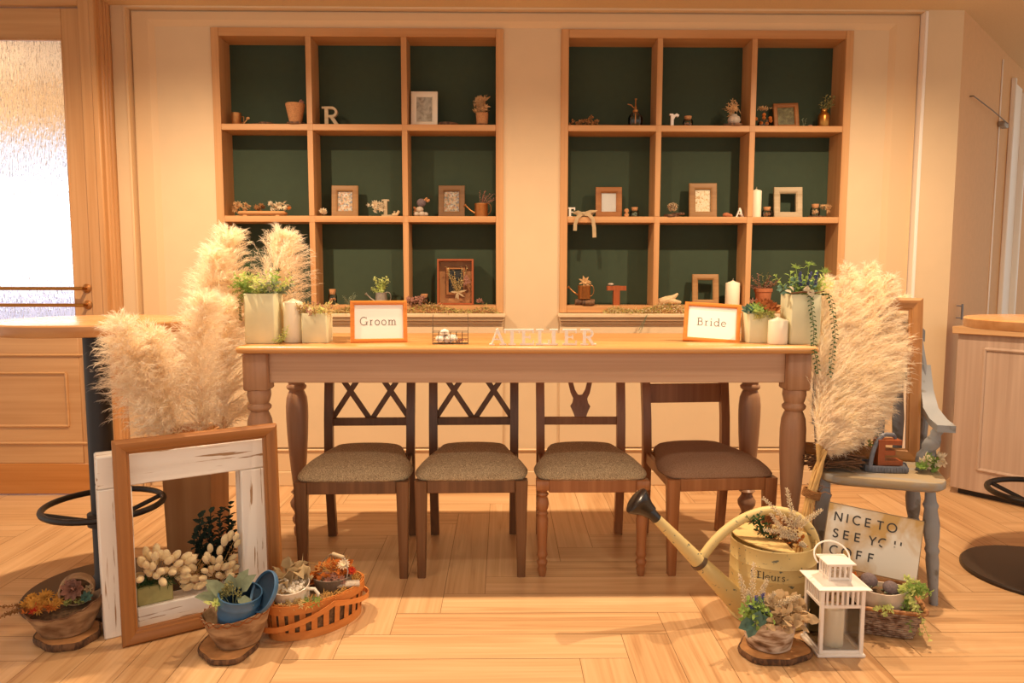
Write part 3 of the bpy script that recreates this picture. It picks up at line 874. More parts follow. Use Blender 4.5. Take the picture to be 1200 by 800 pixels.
# ---- cabinet at right
A = at_z(1112, 577, 0)
vd = ray(-67, 322); vd = Vector((-vd.x, -vd.y, 0)).normalized() 
cz = math.atan2(vd.y, vd.x)
cb = thing('counter_cabinet', 'pale limed oak counter cabinet with a moulded panel at right', 'cabinet', (A.x, A.y, 0), cz)
CH = at_y(1117, 382, A.y).z
CM = Matrix.Translation((A.x, A.y, 0)) @ Matrix.Rotation(cz, 4, 'Z')
L_ = 1.25; DP = .30
g = G(); g.bb(0.0, L_, .0, DP, .035, CH - .04, .003); g.build('carcass', M['cabinet'], cb)
g = G(); g.bb(.03, L_, .04, DP - .02, 0, .035); g.build('plinth', M['black'], cb)
g = G(); g.bb(-.022, L_ + .02, -.025, DP, CH - .04, CH, .004); g.build('countertop', M['slab'], cb)
pa = (.135, CH - .115); pb = (L_ - .14, .16)
g = G()
for (p, q) in (((pa[0], pb[1]), (pa[0], pa[1])), ((pa[0], pa[1]), (pb[0], pa[1])), ((pb[0], pa[1]), pb), (pb, (pa[0], pb[1]))):
    g.tube([(p[0], 0, p[1]), (q[0], 0, q[1])], .010, 8)
g.build('panel_moulding', M['cabinet'], cb)

# ---- grey painted armchair
ac_x = Vector((.948, -.319, 0)); ac_y = Vector((.319, .948, 0))
ac = thing('armchair', 'worn grey-blue wooden armchair with turned legs at right', 'chair', Vector((1.352, 2.600, 0)) + ac_x * .045 - ac_y * .03, math.radians(-18.6))
sw = .205
g = G()
out = []
for k in range(40):
    t = 2 * PI * k / 40
    c, s = math.cos(t), math.sin(t)
    out.append((math.copysign(abs(c) ** .35, c) * (sw + .012 - .02 * (s > 0) * s), .215 + math.copysign(abs(s) ** .4, s) * .215))
g.loft([[(x * .95, .215 + (y - .215) * .95, .425) for x, y in out], [(x, y, .435) for x, y in out], [(x, y, .452) for x, y in out], [(x * .985, .215 + (y - .215) * .985, .460) for x, y in out]])
g.build('seat', M['seat_grey'], ac, sharp=50)
ALEG = [(.018, 0), (.020, .06), (.027, .16), (.024, .185), (.030, .2), (.024, .215), (.031, .25), (.034, .30), (.026, .35), (.032, .365), (.024, .38), (.020, .43)]
for sx, y0, dxb, dyb in ((-1, .08, -.04, -.01), (1, .07, .012, -.02), (-1, .37, -.02, .05), (1, .37, .02, .05)):
    a = Vector((sx * (sw - (.045 if sx > 0 or y0 > .2 else .015)), y0, .43)); b = Vector((sx * (sw - .030) + dxb, y0 + dyb, 0))
    g = G(); rings = []
    d = (a - b)
    for r_, z in ALEG:
        c = b + d * (z / .43)
        rings.append([(c.x + r_ * .84 * math.cos(2 * PI * i / 16), c.y + r_ * .84 * math.sin(2 * PI * i / 16), c.z) for i in range(16)])
    g.loft(rings); g.build('leg', M['blue_grey'], ac, sharp=60)
bp_ = []
for sx in (-1, 1):
    g = G()                                  # back post
    pts = [(sx * (sw - .015), .385, .45), (sx * (sw - .005), .40, .62), (sx * (sw - .005), .425, .78), (sx * (sw - .03), .465, .965)]
    g.tube(pts, [.020, .021, .019, .016], 10, flat=.75); g.build('back_post', M['blue_grey'], ac)
    g = G()                                  # arm, sweeping down and forward
    pa_ = [(sx * (sw - .004), .425, .82), (sx * (sw - .002), .39, .725), (sx * (sw - .002), .32, .668), (sx * (sw + .002), .21, .646), (sx * (sw + .008), .115, .640)]
    rings = []
    for p, w_, t_ in zip(pa_, (.016, .022, .027, .030, .030), (.020, .018, .014, .013, .013)):
        rings.append([(p[0] - w_, p[1], p[2] - t_), (p[0] + w_, p[1], p[2] - t_), (p[0] + w_, p[1], p[2] + t_), (p[0] - w_, p[1], p[2] + t_)])
    g.loft(rings); g.build('arm', M['blue_grey'], ac, sharp=35)
    g = G(); a = Vector((sx * (sw - .004), .17, .635)); b = Vector((sx * (sw - .055), .21, .455)); rings = []
    for r_, t_ in ((.014, 0), (.016, .08), (.030, .25), (.034, .38), (.024, .5), (.031, .58), (.028, .7), (.018, .82), (.022, .9), (.016, 1)):
        c = b + (a - b) * t_
        rings.append([(c.x + r_ * math.cos(2 * PI * i / 14), c.y + r_ * math.sin(2 * PI * i / 14), c.z) for i in range(14)])
    g.loft(rings); g.build('arm_post', M['blue_grey'], ac, sharp=60)
g = G()
rings = []
for k in range(15):
    t = -1 + 2 * k / 14; x = t * (sw - .005); y = .475 + .03 * (1 - t * t); z = .965 + .05 * (1 - t * t) - .012 * abs(t) ** 6; h = .045 - .022 * abs(t) ** 4
    rings.append([(x, y - .011, z - h), (x, y + .011, z - h), (x, y + .013, z + h), (x, y - .009, z + h)])
g.loft(rings); g.build('crest_rail', M['blue_grey'], ac, sharp=40)
g = G(); g.bb(-sw - .005, sw + .005, .418, .438, .775, .805, .004); g.build('middle_rail', M['twig'], ac)
for k in range(4):
    x = -.105 + .07 * k
    g = G(); rings = []
    for z, y, w_ in ((.455, .385, .015), (.62, .403, .022), (.78, .428, .014), (.955, .476, .020)):
        rings.append([(x - w_, y - .006, z), (x + w_, y - .006, z), (x + w_, y + .006, z), (x - w_, y + .006, z)])
    g.loft(rings); g.build('back_slat', M['blue_grey'], ac, sharp=35)

# ================================================================== PAMPAS GRASS
def bez(p, n):
    p = [np.array(q, float) for q in p]; t = np.linspace(0, 1, n)[:, None]
    if len(p) == 3: return (1 - t) ** 2 * p[0] + 2 * t * (1 - t) * p[1] + t ** 2 * p[2]
    return (1 - t) ** 3 * p[0] + 3 * t * (1 - t) ** 2 * p[1] + 3 * t ** 2 * (1 - t) * p[2] + t ** 3 * p[3]
def unit(a): return a / (np.linalg.norm(a, axis=-1, keepdims=True) + 1e-9)
def plume(name, path, parent, br_len=.15, n_br=300, hairs=34, sweep=(0, 0, 0), spread=.75, wid=.0007, droop=.25, material='pampas', start=.0, tipk=.35):
    """feathery seed head: drooping branchlets, each set with fine hairs"""
    P = bez(path, 60); T = unit(np.gradient(P, axis=0))
    t = start + (1 - start) * np.sort(RNG.random(n_br)) ** .92
    i = np.clip((t * 59).astype(int), 0, 59)
    o = P[i]; d = T[i]
    rnd = unit(RNG.normal(size=(n_br, 3))); rad = unit(rnd - d * np.sum(rnd * d, axis=1, keepdims=True))
    prof = np.interp(t, [0, .12, .35, .7, 1], [.45, .85, 1.0, .72, tipk])
    L = br_len * prof * RNG.uniform(.65, 1.12, n_br)
    dirn = unit(d * 1.0 + rad * (spread * RNG.uniform(.5, 1.1, (n_br, 1))) + np.array(sweep) * RNG.uniform(.5, 1.2, (n_br, 1)))
    K = 6
    s = np.linspace(0, 1, K)[None, :, None]
    B = o[:, None] + dirn[:, None] * L[:, None, None] * s + (rad[:, None] * .10 - np.array([0, 0, droop])[None, None]) * L[:, None, None] * s ** 2
    # branchlet ribbons
    side = unit(np.cross(dirn, RNG.normal(size=(n_br, 3))))
    w = wid * 1.0 * np.linspace(1, .5, K)[None, :, None]
    A1 = B - side[:, None] * w; A2 = B + side[:, None] * w
    V = [np.stack([A1, A2], 2).reshape(-1, 3)]
    base = np.arange(n_br)[:, None] * (2 * K) + np.arange(K - 1)[None] * 2
    q = np.stack([base, base + 1, base + 3], -1).reshape(-1, 3); q2 = np.stack([base, base + 3, base + 2], -1).reshape(-1, 3)
    Fc = [q, q2]
    # hairs
    N = n_br * hairs
    u = np.tile((np.arange(hairs) + .5) / hairs, n_br) ** .85
    bi = np.repeat(np.arange(n_br), hairs)
    fu = u * (K - 1); k0 = np.clip(fu.astype(int), 0, K - 2); fr = (fu - k0)[:, None]
    ho = B[bi, k0] * (1 - fr) + B[bi, k0 + 1] * fr
    hd = unit(unit(B[bi, k0 + 1] - B[bi, k0]) + RNG.normal(size=(N, 3)) * .42)
    hl = RNG.uniform(.012, .030, N)[:, None] * (br_len / .15) ** .5
    hs = unit(np.cross(hd, RNG.normal(size=(N, 3)))) * wid * .85
    mid = ho + hd * hl * .55; tip = ho + hd * hl - np.array([0, 0, 1.0]) * hl * .18
    off = len(V[0])
    V.append(np.stack([ho - hs, ho + hs, mid - hs * .9, mid + hs * .9, tip], 1).reshape(-1, 3))
    b = off + np.arange(N)[:, None] * 5
    Fc.append(np.concatenate([b + np.array([[0, 1, 3]]), b + np.array([[0, 3, 2]]), b + np.array([[2, 3, 4]])], 0))
    return raw(name, np.concatenate(V), np.concatenate(Fc), M[material], parent)
def stalk(path, r, parent, name='stalk'):
    g = G(); g.tube([tuple(p) for p in bez(path, 12)], [r] * 8 + [r * .8] * 4, 7)
    return g.build(name, M['pampas_stem'], parent)
def PX(px, py, Y): return np.array(at_y(px, py, Y))

# planter box behind the white frame
PLY = 2.985
pl0 = at_y(192, 600, PLY).x; pl1 = at_y(248, 600, PLY).x
plz = .545; pw = (pl1 - pl0)
pl = thing('planter_box', 'tall tapered wooden planter box behind the distressed white frame', 'planter', ((pl0 + pl1) / 2, PLY + pw / 2, 0))
g = G()
def sqr(h, z): return [(-h, -h, z), (h, -h, z), (h, h, z), (-h, h, z)]
g.loft([sqr(pw * .47, 0), sqr(pw * .52, plz), sqr(pw * .52 - .014, plz), sqr(pw * .52 - .014, plz - .06)])
g.build('box', M['planter_wood'], pl, sharp=20)
g = G(); g.bb(-pw * .48 + .0, pw * .48, -pw * .48, pw * .48, plz - .075, plz - .062); g.build('filling', M['soil'], pl)
pcx, pcy = (pl0 + pl1) / 2, PLY + pw / 2
base0 = np.array([pcx, pcy, plz - .07])
gl = 'pampas stalks in the wooden planter'
def pampas(label, base, b, tip, Y, ctrl=None, br=.15, n=300, group=gl, sweep=(0, 0, 0), droop=.25, spread=.75):
    r = thing('pampas_stalk', label, 'pampas grass', tuple(base), 0, group)
    o = np.array(base); p0 = PX(*b, Y[0]) - o; p1 = PX(*tip, Y[1]) - o
    c = PX(*ctrl, (Y[0] + Y[1]) / 2) - o if ctrl else (p0 + p1) / 2
    c0 = np.array([0, 0, 0.])
    stalk([c0, p0 * .55 + np.array([0, 0, .03]), p0, p0 + (c - p0) * .3], .0045, r)
    plume('plume', [p0, c, p1], r, br, n, sweep=sweep, droop=droop, spread=spread)
    return r
pampas('drooping pampas plume at far left, lowest behind the white frame', base0 + [-.05, -.04, 0], (196, 512), (142, 380), (2.66, 2.34), (162, 440), .175, 520, sweep=(-.22, 0, .1), spread=.9)
pampas('short upright pampas plume right of the lowest one, before the round table edge', base0 + [-.02, -.05, 0], (208, 508), (176, 392), (2.66, 2.46), (188, 440), .17, 420, spread=.85)
pampas('wide pampas plume spreading out just left of the table leg', base0 + [.03, -.05, 0], (236, 508), (240, 350), (2.72, 2.62), (230, 430), .185, 520, spread=.85)
pampas('pampas plume brushing the left end of the console table', base0 + [.05, -.02, 0], (262, 508), (262, 352), (2.86, 2.78), (262, 430), .16, 420, spread=.8)
pampas('tall pampas plume in the middle height of the left bunch', base0 + [.03, .03, 0], (248, 450), (252, 296), (2.98, 2.92), (246, 370), .19, 520, spread=.85)
pampas('tallest pampas plume, its tip before the left shelf unit', base0 + [.05, .05, 0], (264, 410), (268, 274), (3.02, 3.02), (262, 340), .20, 460, spread=.9)
pampas('small low pampas plume poking out behind the left table leg', base0 + [.06, .04, 0], (258, 500), (306, 462), (3.10, 3.12), (285, 478), .07, 120)

# ---- big tied bunch at right
RB = np.array(at_z(903, 717, 0)) + np.array([0, .0, 0])
pb_ = thing('pampas_bunch', 'large tied bunch of cream pampas grass leaning from the yellow watering can', 'pampas grass', tuple(RB + [.02, .03, .03]))
ob = RB + [.02, .03, .03]
tips = [((958, 520), (966, 332), .12, (955, 420)), ((962, 522), (990, 318), .13, (968, 415)), ((964, 524), (1014, 316), .14, (985, 410)), ((966, 526), (1036, 330), .14, (1000, 425)),
        ((967, 528), (1052, 352), .14, (1010, 440)), ((968, 528), (1056, 392), .14, (1015, 452)), ((968, 528), (1042, 438), .12, (1012, 472)), ((966, 528), (1022, 480), .085, (998, 496)), ((960, 530), (975, 430), .10, (962, 480))]
tie = PX(951, 578, 2.60) - ob
for k, (b, tp, br, ct) in enumerate(tips):
    p0 = PX(*b, 2.60 + .012 * (k % 3)) - ob; p1 = PX(*tp, 2.98 + .03 * ((k * 2) % 5 - 2)) - ob; c = PX(*ct, 2.82 + .02 * (k % 4 - 1)) - ob
    a = 2 * PI * k / 9
    o = np.array([.012 * math.cos(a), .012 * math.sin(a), 0])
    st = [np.array([.055, .0, 0]) + o * 2, tie + o, p0 + o * .6]
    g = G(); g.tube([tuple(st[0]), tuple(tie * .62 + np.array([.055, 0, 0]) * .38 + o * 1.2), tuple(st[1]), tuple((st[1] + p0) / 2 + o * .8), tuple(p0)], .0062, 7); g.build('stalk', M['pampas_stem'], pb_)
    plume('plume', [p0, c, p1], pb_, br * 1.3, 760, hairs=38, sweep=(.55, -.05, -.05), spread=.55, droop=.18)
g = G(); 
for k in range(5): g.ring((0, 0, .006 * k - .012), .030, .0035, 20, 6, Matrix.Translation(Vector(tie)) @ Matrix.Rotation(.28, 4, 'Y'))
for k in range(7):
    a = random.uniform(0, 2 * PI); d = Vector((math.cos(a), math.sin(a), random.uniform(-1, .3)))
    g.tube([Vector(tie) + d * .03, Vector(tie) + d * .05 + Vector((0, 0, .01)), Vector(tie) + d * .075], .0013, 4)
g.build('raffia_tie', M['brown_dry'], pb_)

# ---- plume leaning in the tall left pot is built with the table things

# ================================================================== BIG FRAMES ON THE FLOOR
def mitred(g, w, h, fw, d, prof=None, z0=0.0, y0=0.0):
    """four mitred members as one ring; stands on z0, its back at y0 + d"""
    prof = prof or [(0, 0), (0, 1), (1, 1), (1, 0)]            # (across the member from outside, depth fraction from front)
    for side in range(4):
        ring = []
        for end in (0, 1):
            pts = []
            for a, dd in prof:
                i = a * fw
                if side == 0: p = ((-w / 2 + i) if end == 0 else (w / 2 - i), h - i)
                elif side == 1: p = ((w / 2 - i), (h - i) if end == 0 else i)
                elif side == 2: p = ((w / 2 - i) if end == 0 else (-w / 2 + i), i)
                else: p = ((-w / 2 + i), i if end == 0 else (h - i))
                pts.append((p[0], y0 + dd * d, z0 + p[1]))
            ring.append(pts)
        g.loft(ring)
def members(parent, w, h, fw, d, mh, mv, prof, name='frame_member', y0=0.0):
    prof = prof or [(0, 0), (0, 1), (1, 1), (1, 0)]
    for side, nm in ((0, mh), (1, mv), (2, mh), (3, mv)):
        g = G(); ring = []
        for end in (0, 1):
            pts = []
            for a, dd in prof:
                i = a * fw
                if side == 0: p = ((-w / 2 + i) if end == 0 else (w / 2 - i), h - i)
                elif side == 1: p = ((w / 2 - i), (h - i) if end == 0 else i)
                elif side == 2: p = ((w / 2 - i) if end == 0 else (-w / 2 + i), i)
                else: p = ((-w / 2 + i), i if end == 0 else (h - i))
                pts.append((p[0], y0 + dd * d, p[1]))
            ring.append(pts)
        g.loft(ring); g.build(name, nm, parent, sharp=25)
FPROF = [(0, .25), (0, 1), (1, 1), (1, .45), (.86, .38), (.80, .18), (.60, .12), (.40, .0), (.2, .0), (.12, .12)]

bl = at_z(143, 756, 0); br_ = at_z(331, 710, 0)
dvec = (br_ - bl); fang = math.atan2(dvec.y, dvec.x); fwid = dvec.length
wang = fang
wl = at_z(123, 752, 0)
wdir = Vector((math.cos(wang), math.sin(wang), 0)); wnrm = Vector((-math.sin(wang), math.cos(wang), 0))
WW, WH, WD, WS = .545, .612, .088, .100
wc = wl + wdir * (WW / 2) + wnrm * .012
wf = thing('distressed_frame', 'deep white distressed wooden frame standing on the floor', 'frame', wc, wang)
g = G(); g.bb(-WW / 2, -WW / 2 + WS, 0, WD, 0, WH - .108, .004); g.build('stile', M['distress_v'], wf)
g = G(); g.bb(WW / 2 - WS, WW / 2, 0, WD, 0, WH - .108, .004); g.build('stile', M['distress_v'], wf)
g = G(); g.bb(-WW / 2, WW / 2, 0, WD, WH - .107, WH, .004); g.build('top_rail', M['distress'], wf)
g = G(); g.bb(-WW / 2 + WS + .001, WW / 2 - WS - .001, 0, WD, 0, .082, .004); g.build('bottom_rail', M['distress'], wf)

bc = bl + wdir * (fwid / 2)
FH = .672
lean = math.atan2(.030, FH)
bf = thing('brown_frame', 'empty brown wooden picture frame leaning on the white frame', 'frame', bc - wnrm * .030, fang, rx=-lean)
members(bf, fwid, FH, .047, .034, M['brown_frame'], M['brown_frame_v'], FPROF)

# brown frame leaning on the armchair back
af_b = ac.location + ac_x * -.075 + ac_y * .322
cf = thing('brown_frame', 'empty brown wooden picture frame standing on the grey armchair seat', 'frame', (af_b.x, af_b.y, .4605), math.radians(-18.6), rx=-math.radians(7))
members(cf, .50, .655, .05, .02, M['tan_frame'], M['tan_frame_v'], FPROF)

# ================================================================== SMALL HELPERS FOR DECORATION
def rv(a=1.0): return Vector((random.gauss(0, a), random.gauss(0, a), random.gauss(0, a)))
def sprig(gs, gl_, base, tip, n=14, L=.02, W=.012, r=.0012, sag=0.0, bend=.3, whorl=True):
    base, tip = Vector(base), Vector(tip); d = tip - base
    mid = (base + tip) / 2 + rv(d.length * .06) + Vector((0, 0, sag))
    pts = [Vector(p) for p in bez([base, mid, tip], 8)]
    if gs is not None: gs.tube(pts, [r] * 8, 5)
    for k in range(n):
        t = .2 + .8 * k / max(1, n - 1); i = min(6, int(t * 7)); f = t * 7 - i
        p = pts[i].lerp(pts[i + 1], f); dd = (pts[i + 1] - pts[i]).normalized()
        a = k * 2.4; s = dd.orthogonal().normalized(); s2 = dd.cross(s)
        out = s * math.cos(a) + s2 * math.sin(a)
        gl_.leaf(p, dd * .6 + out, L * random.uniform(.7, 1.15), W * random.uniform(.8, 1.1), up=dd, bend=bend)
def spike(g, base, tip, n=60, r=.008, L=.007, twist=0):
    """feathery astilbe-like spike"""
    base, tip = Vector(base), Vector(tip); d = (tip - base)
    g.tube([base, tip], .0010, 4)
    for k in range(n):
        t = .12 + .88 * k / n; p = base.lerp(tip, t); o = (d.orthogonal().normalized())
        q = Matrix.Rotation(k * 2.4, 3, d) @ o
        ll = r * (1 - t * .8) + .002
        e = p + q * ll + d.normalized() * ll * .8
        g.tube([p, e], [.0009, .0011], 3)
        for _ in range(2): g.ball(p.lerp(e, random.uniform(.4, 1)) + rv(.0012), random.uniform(.0013, .0022), 4, 3)
def tuft(g, c, r, n, L, W, up=.6, flat=1.0):
    """loose tuft of narrow leaves around a point"""
    for _ in range(n):
        d = Vector((random.gauss(0, 1), random.gauss(0, 1), random.gauss(up, .6) * flat))
        if d.length < .1: continue
        g.leaf(Vector(c) + Vector((random.uniform(-r, r), random.uniform(-r, r), random.uniform(-r, r) * .3)), d, L * random.uniform(.6, 1.2), W * random.uniform(.7, 1.2))
def balls(g, c, r, n, s, squash=1.0):
    for _ in range(n):
        d = rv().normalized() * r * random.random() ** .4
        g.ball(Vector(c) + Vector((d.x, d.y, d.z * squash)), s * random.uniform(.7, 1.25), 6, 4)
def rosette(g, c, r, layers=4, n=7, up=(0, 0, 1), thick=.5):
    """succulent or rose: rings of cupped leaves"""
    F_ = frame_from(up)
    for l in range(layers):
        k = 1 - l / layers; m = n - l if n - l > 3 else 3
        for i in range(m):
            a = 2 * PI * (i + .5 * (l % 2)) / m
            el = .35 + 1.0 * l / layers
            d = Vector((math.cos(a) * math.cos(el), math.sin(a) * math.cos(el), math.sin(el)))
            d = F_.to_3x3() @ d; u = F_.to_3x3() @ Vector((-math.cos(a) * math.sin(el), -math.sin(a) * math.sin(el), math.cos(el)))
            p = Vector(c) + F_.to_3x3() @ Vector((math.cos(a) * r * .08, math.sin(a) * r * .08, r * .12 * l))
            g.leaf(p, d, r * (k * .75 + .25), r * .55 * (k * .6 + .4), up=u, bend=-.6, fold=.25)
def bloom(g, c, r, n=14, up=(0, 0, 1), rows=2):
    F_ = frame_from(up).to_3x3()
    for j in range(rows):
        for i in range(n):
            a = 2 * PI * (i + .5 * j) / n; el = .25 + .5 * j
            d = F_ @ Vector((math.cos(a) * math.cos(el), math.sin(a) * math.cos(el), math.sin(el)))
            g.leaf(Vector(c), d, r * (1 - .3 * j), r * .34, up=F_ @ Vector((0, 0, 1)), bend=.1)
def crumple(g, c, r, n=16, k=1.0, h=.7):
    """heap of papery petals"""
    for i in range(n):
        a = random.uniform(0, 2 * PI); rr = r * random.random() ** .6
        p = Vector(c) + Vector((math.cos(a) * rr, math.sin(a) * rr, random.uniform(0, h * r) * (1 - rr / r * .6)))
        d = Vector((math.cos(a) + random.gauss(0, .5), math.sin(a) + random.gauss(0, .5), random.gauss(.5, .5)))
        g.leaf(p, d, r * .7 * k * random.uniform(.7, 1.2), r * .6 * k * random.uniform(.7, 1.2), bend=random.uniform(-1, 1), fold=random.uniform(-.4, .5))
def slice_disc(name, label, c, r, th, seedv=0, group=None, ry=None):
    o = thing(name, label, 'wood slice', c, random.uniform(0, 3), group)
    ry = ry or r
    rim = [(1 + .05 * math.sin(3 * a + seedv) + .03 * math.sin(7 * a + 2 * seedv)) for a in [2 * PI * i / 40 for i in range(40)]]
    def R(k, z): return [(r * k * rim[i] * math.cos(2 * PI * i / 40), ry * k * rim[i] * math.sin(2 * PI * i / 40), z) for i in range(40)]
    g = G(); g.loft([R(.97, .0008), R(.965, th * .97)], True, True); g.build('face', M['slice'], o, sharp=40)
    g = G(); g.loft([R(.97, 0), R(1.0, th * .2), R(1.015, th * .6), R(1.0, th), R(.955, th)], False, False); g.build('bark', M['bark'], o)
    return o
def candle(label, c, r, h, group=None):
    o = thing('pillar_candle', label, 'candle', c, 0, group)
    g = G(); g.lathe([(r * .97, 0), (r, .003), (r, h - r * .42), (r * .94, h - r * .34), (r * .25, h - .004), (r * .12, h)], 28); g.build('wax', M['wax'], o, sharp=60)
    g = G(); g.tube([(0, 0, h - .002), (.0008, 0, h + .006), (.002, 0, h + .012)], .0012, 5); g.build('wick', M['wick'], o)
    return o
def photo_frame(label, c, w, h, fw, d, fm, pic, rz=0, tilt=8, ry=0, group=None, glaze=True, name='photo_frame', open_=False):
    o = thing(name, label, 'picture frame', c, rz, group, rx=-math.radians(tilt), ry=ry)
    g = G(); mitred(g, w, h, fw, d, [(0, .15), (0, 1), (1, 1), (1, .3), (.75, .05), (.25, 0), (.08, .05)]); g.build('frame', fm, o, sharp=25)
    if not open_:
        g = G(); g.bb(-w / 2 + fw - .001, w / 2 - fw + .001, d * .62, d * .9, fw - .001, h - fw + .001); g.build('picture', pic, o)
        if glaze:
            g = G(); g.bb(-w / 2 + fw - .001, w / 2 - fw + .001, d * .45, d * .5, fw - .001, h - fw + .001); g.build('glass', M['pane'], o)
    return o

# ================================================================== LETTERS
def arc(cx, cz, rx, rz, a0, a1, n=16):
    return [(cx + rx * math.cos(math.radians(a0 + (a1 - a0) * i / n)), cz + rz * math.sin(math.radians(a0 + (a1 - a0) * i / n))) for i in range(n + 1)]
def stroke(g, pts, w, y0, y1, s=1.0, ox=0.0, oz=0.0, Mx=None, shear=0.0):
    P = [Vector((x, z)) for x, z in pts]; n = len(P); rings = []
    for i in range(n):
        a = (P[i] - P[i - 1]).normalized() if i else None
        b = (P[i + 1] - P[i]).normalized() if i < n - 1 else None
        t = ((a or b) + (b or a)).normalized(); nn = Vector((-t.y, t.x))
        k = 1.0 / max(.5, nn.dot(Vector((-(a or b).y, (a or b).x))))
        l = P[i] + nn * w / 2 * k; r = P[i] - nn * w / 2 * k
        f = lambda q: (ox + s * (q.x + shear * q.y), oz + s * q.y)
        L_, R_ = f(l), f(r)
        rings.append([(L_[0], y0, L_[1]), (R_[0], y0, R_[1]), (R_[0], y1, R_[1]), (L_[0], y1, L_[1])])
    g.loft(rings, True, True, True, Mx)
SLAB = {
 'A': [([(.12, .05), (.5, 1.0)], .10), ([(.46, 1.0), (.88, .05)], .21), ([(.28, .36), (.72, .36)], .09), ([(-.02, .045), (.30, .045)], .09), ([(.62, .045), (1.06, .045)], .09)],
 'T': [([(.5, 0), (.5, 1)], .24), ([(0, .945), (1, .945)], .11), ([(.05, 1), (.05, .74)], .10), ([(.95, 1), (.95, .74)], .10), ([(.26, .045), (.74, .045)], .09)],
 'E': [([(.26, 0), (.26, 1)], .22), ([(.02, .945), (.90, .945)], .11), ([(.02, .055), (.92, .055)], .11), ([(.3, .5), (.66, .5)], .10), ([(.86, 1), (.86, .74)], .09), ([(.88, 0), (.88, .28)], .09), ([(.66, .36), (.66, .64)], .08)],
 'L': [([(.28, 0), (.28, 1)], .22), ([(.02, .055), (.90, .055)], .11), ([(.04, .945), (.52, .945)], .10), ([(.86, 0), (.86, .32)], .10)],
 'I': [([(.3, 0), (.3, 1)], .24), ([(.02, .05), (.58, .05)], .10), ([(.02, .95), (.58, .95)], .10)],
 'R': [([(.26, 0), (.26, 1)], .21), ([(.02, .95), (.3, .95)], .10), ([(.02, .05), (.5, .05)], .10), ([(.26, .94)] + arc(.52, .72, .25, .22, 90, -90, 12) + [(.26, .5)], .14), ([(.50, .50), (.82, .03)], .20), ([(.70, .05), (1.02, .05)], .10)],
 'r': [([(.24, 0), (.24, .92)], .22), ([(.02, .90), (.3, .90)], .12), ([(.0, .06), (.52, .06)], .12), ([(.28, .58), (.42, .80), (.60, .88), (.78, .80)], .18)],
 'F': [([(.26, 0), (.26, 1)], .24), ([(.02, .93), (.90, .93)], .14), ([(.02, .06), (.56, .06)], .12), ([(.3, .52), (.66, .52)], .12), ([(.85, 1), (.85, .70)], .11)],
 'Tp': [([(.5, 0), (.5, 1)], .36), ([(0, .87), (1.0, .87)], .26)],
 'Ep': [([(.14, 0), (.14, 1)], .28), ([(0, .90), (1.0, .90)], .20), ([(0, .5), (.72, .5)], .20), ([(0, .10), (1.05, .10)], .20)],
}
def letter(name, label, ch, c, h, d, m, rz=0, tilt=0, wk=.92, ry=0, group=None, cat='letter'):
    o = thing(name, label, cat, c, rz, group, rx=-math.radians(tilt), ry=ry)
    g = G()
    for k, (p, w) in enumerate(SLAB[ch]):
        e = .0002 * k
        stroke(g, [((x - .5) * wk, z) for x, z in p], w * .9, -d / 2 - e, d / 2 + e, h)
    g.build('letter_body', m, o, sharp=30)
    return o
SERIF = {
 'G': (.98, [(arc(.46, .48, .40, .46, 52, 330, 22), .085), ([(.80, .04), (.80, .40)], .11), ([(.62, .41), (.96, .41)], .045), ([(.76, .70), (.76, .96)], .045)]),
 'r': (.50, [([(.17, 0), (.17, .62)], .10), ([(.02, .02), (.36, .02)], .04), ([(.04, .60), (.17, .60)], .04), ([(.18, .44), (.27, .57), (.40, .60)], .075)]),
 'o': (.66, [(arc(.32, .31, .25, .29, 0, 360, 22), .085)]),
 'm': (1.06, [([(.16, 0), (.16, .62)], .10), ([(.50, 0), (.50, .48)], .10), ([(.84, 0), (.84, .48)], .10), ([(.18, .44), (.28, .56), (.38, .60), (.47, .56), (.50, .44)], .07), ([(.52, .44), (.62, .56), (.72, .60), (.81, .56), (.84, .44)], .07), ([(.02, .02), (.30, .02)], .04), ([(.36, .02), (.64, .02)], .04), ([(.70, .02), (.98, .02)], .04), ([(.04, .60), (.16, .60)], .04)]),
 'B': (.80, [([(.20, 0), (.20, .95)], .11), ([(.04, .93), (.34, .93)], .045), ([(.04, .02), (.34, .02)], .045), ([(.2, .93)] + arc(.42, .73, .20, .20, 90, -90, 12) + [(.2, .52)], .075), ([(.2, .52)] + arc(.44, .27, .24, .25, 90, -90, 12) + [(.2, .02)], .08)]),
 'i': (.38, [([(.18, 0), (.18, .62)], .10), ([(.03, .02), (.34, .02)], .04), ([(.05, .60), (.18, .60)], .04), ([(.12, .86), (.24, .86)], .11)]),
 'd': (.72, [(arc(.31, .31, .25, .29, 0, 360, 22), .08), ([(.56, 0), (.56, 1.0)], .10), ([(.42, .98), (.56, .98)], .04), ([(.56, .02), (.70, .02)], .04)]),
 'e': (.62, [(arc(.31, .31, .25, .29, 0, 320, 20), .08), ([(.08, .33), (.56, .33)], .05)]),
 'F': (.66, [([(.20, 0), (.20, .95)], .13), ([(.04, .93), (.60, .93)], .06), ([(.2, .50), (.48, .50)], .05), ([(.04, .02), (.34, .02)], .045)]),
 'l': (.36, [([(.17, 0), (.17, 1.0)], .12), ([(.03, .02), (.32, .02)], .045)]),
 'u': (.70, [([(.15, .62), (.15, .14), (.24, .03), (.36, .02), (.50, .14)], .09), ([(.54, .62), (.54, 0)], .12), ([(.03, .60), (.15, .60)], .04)]),
 's': (.56, [([(.44, .50), (.34, .60), (.18, .58), (.12, .46), (.24, .34), (.38, .26), (.44, .14), (.34, .03), (.18, .03), (.08, .14)], .085)]),
}
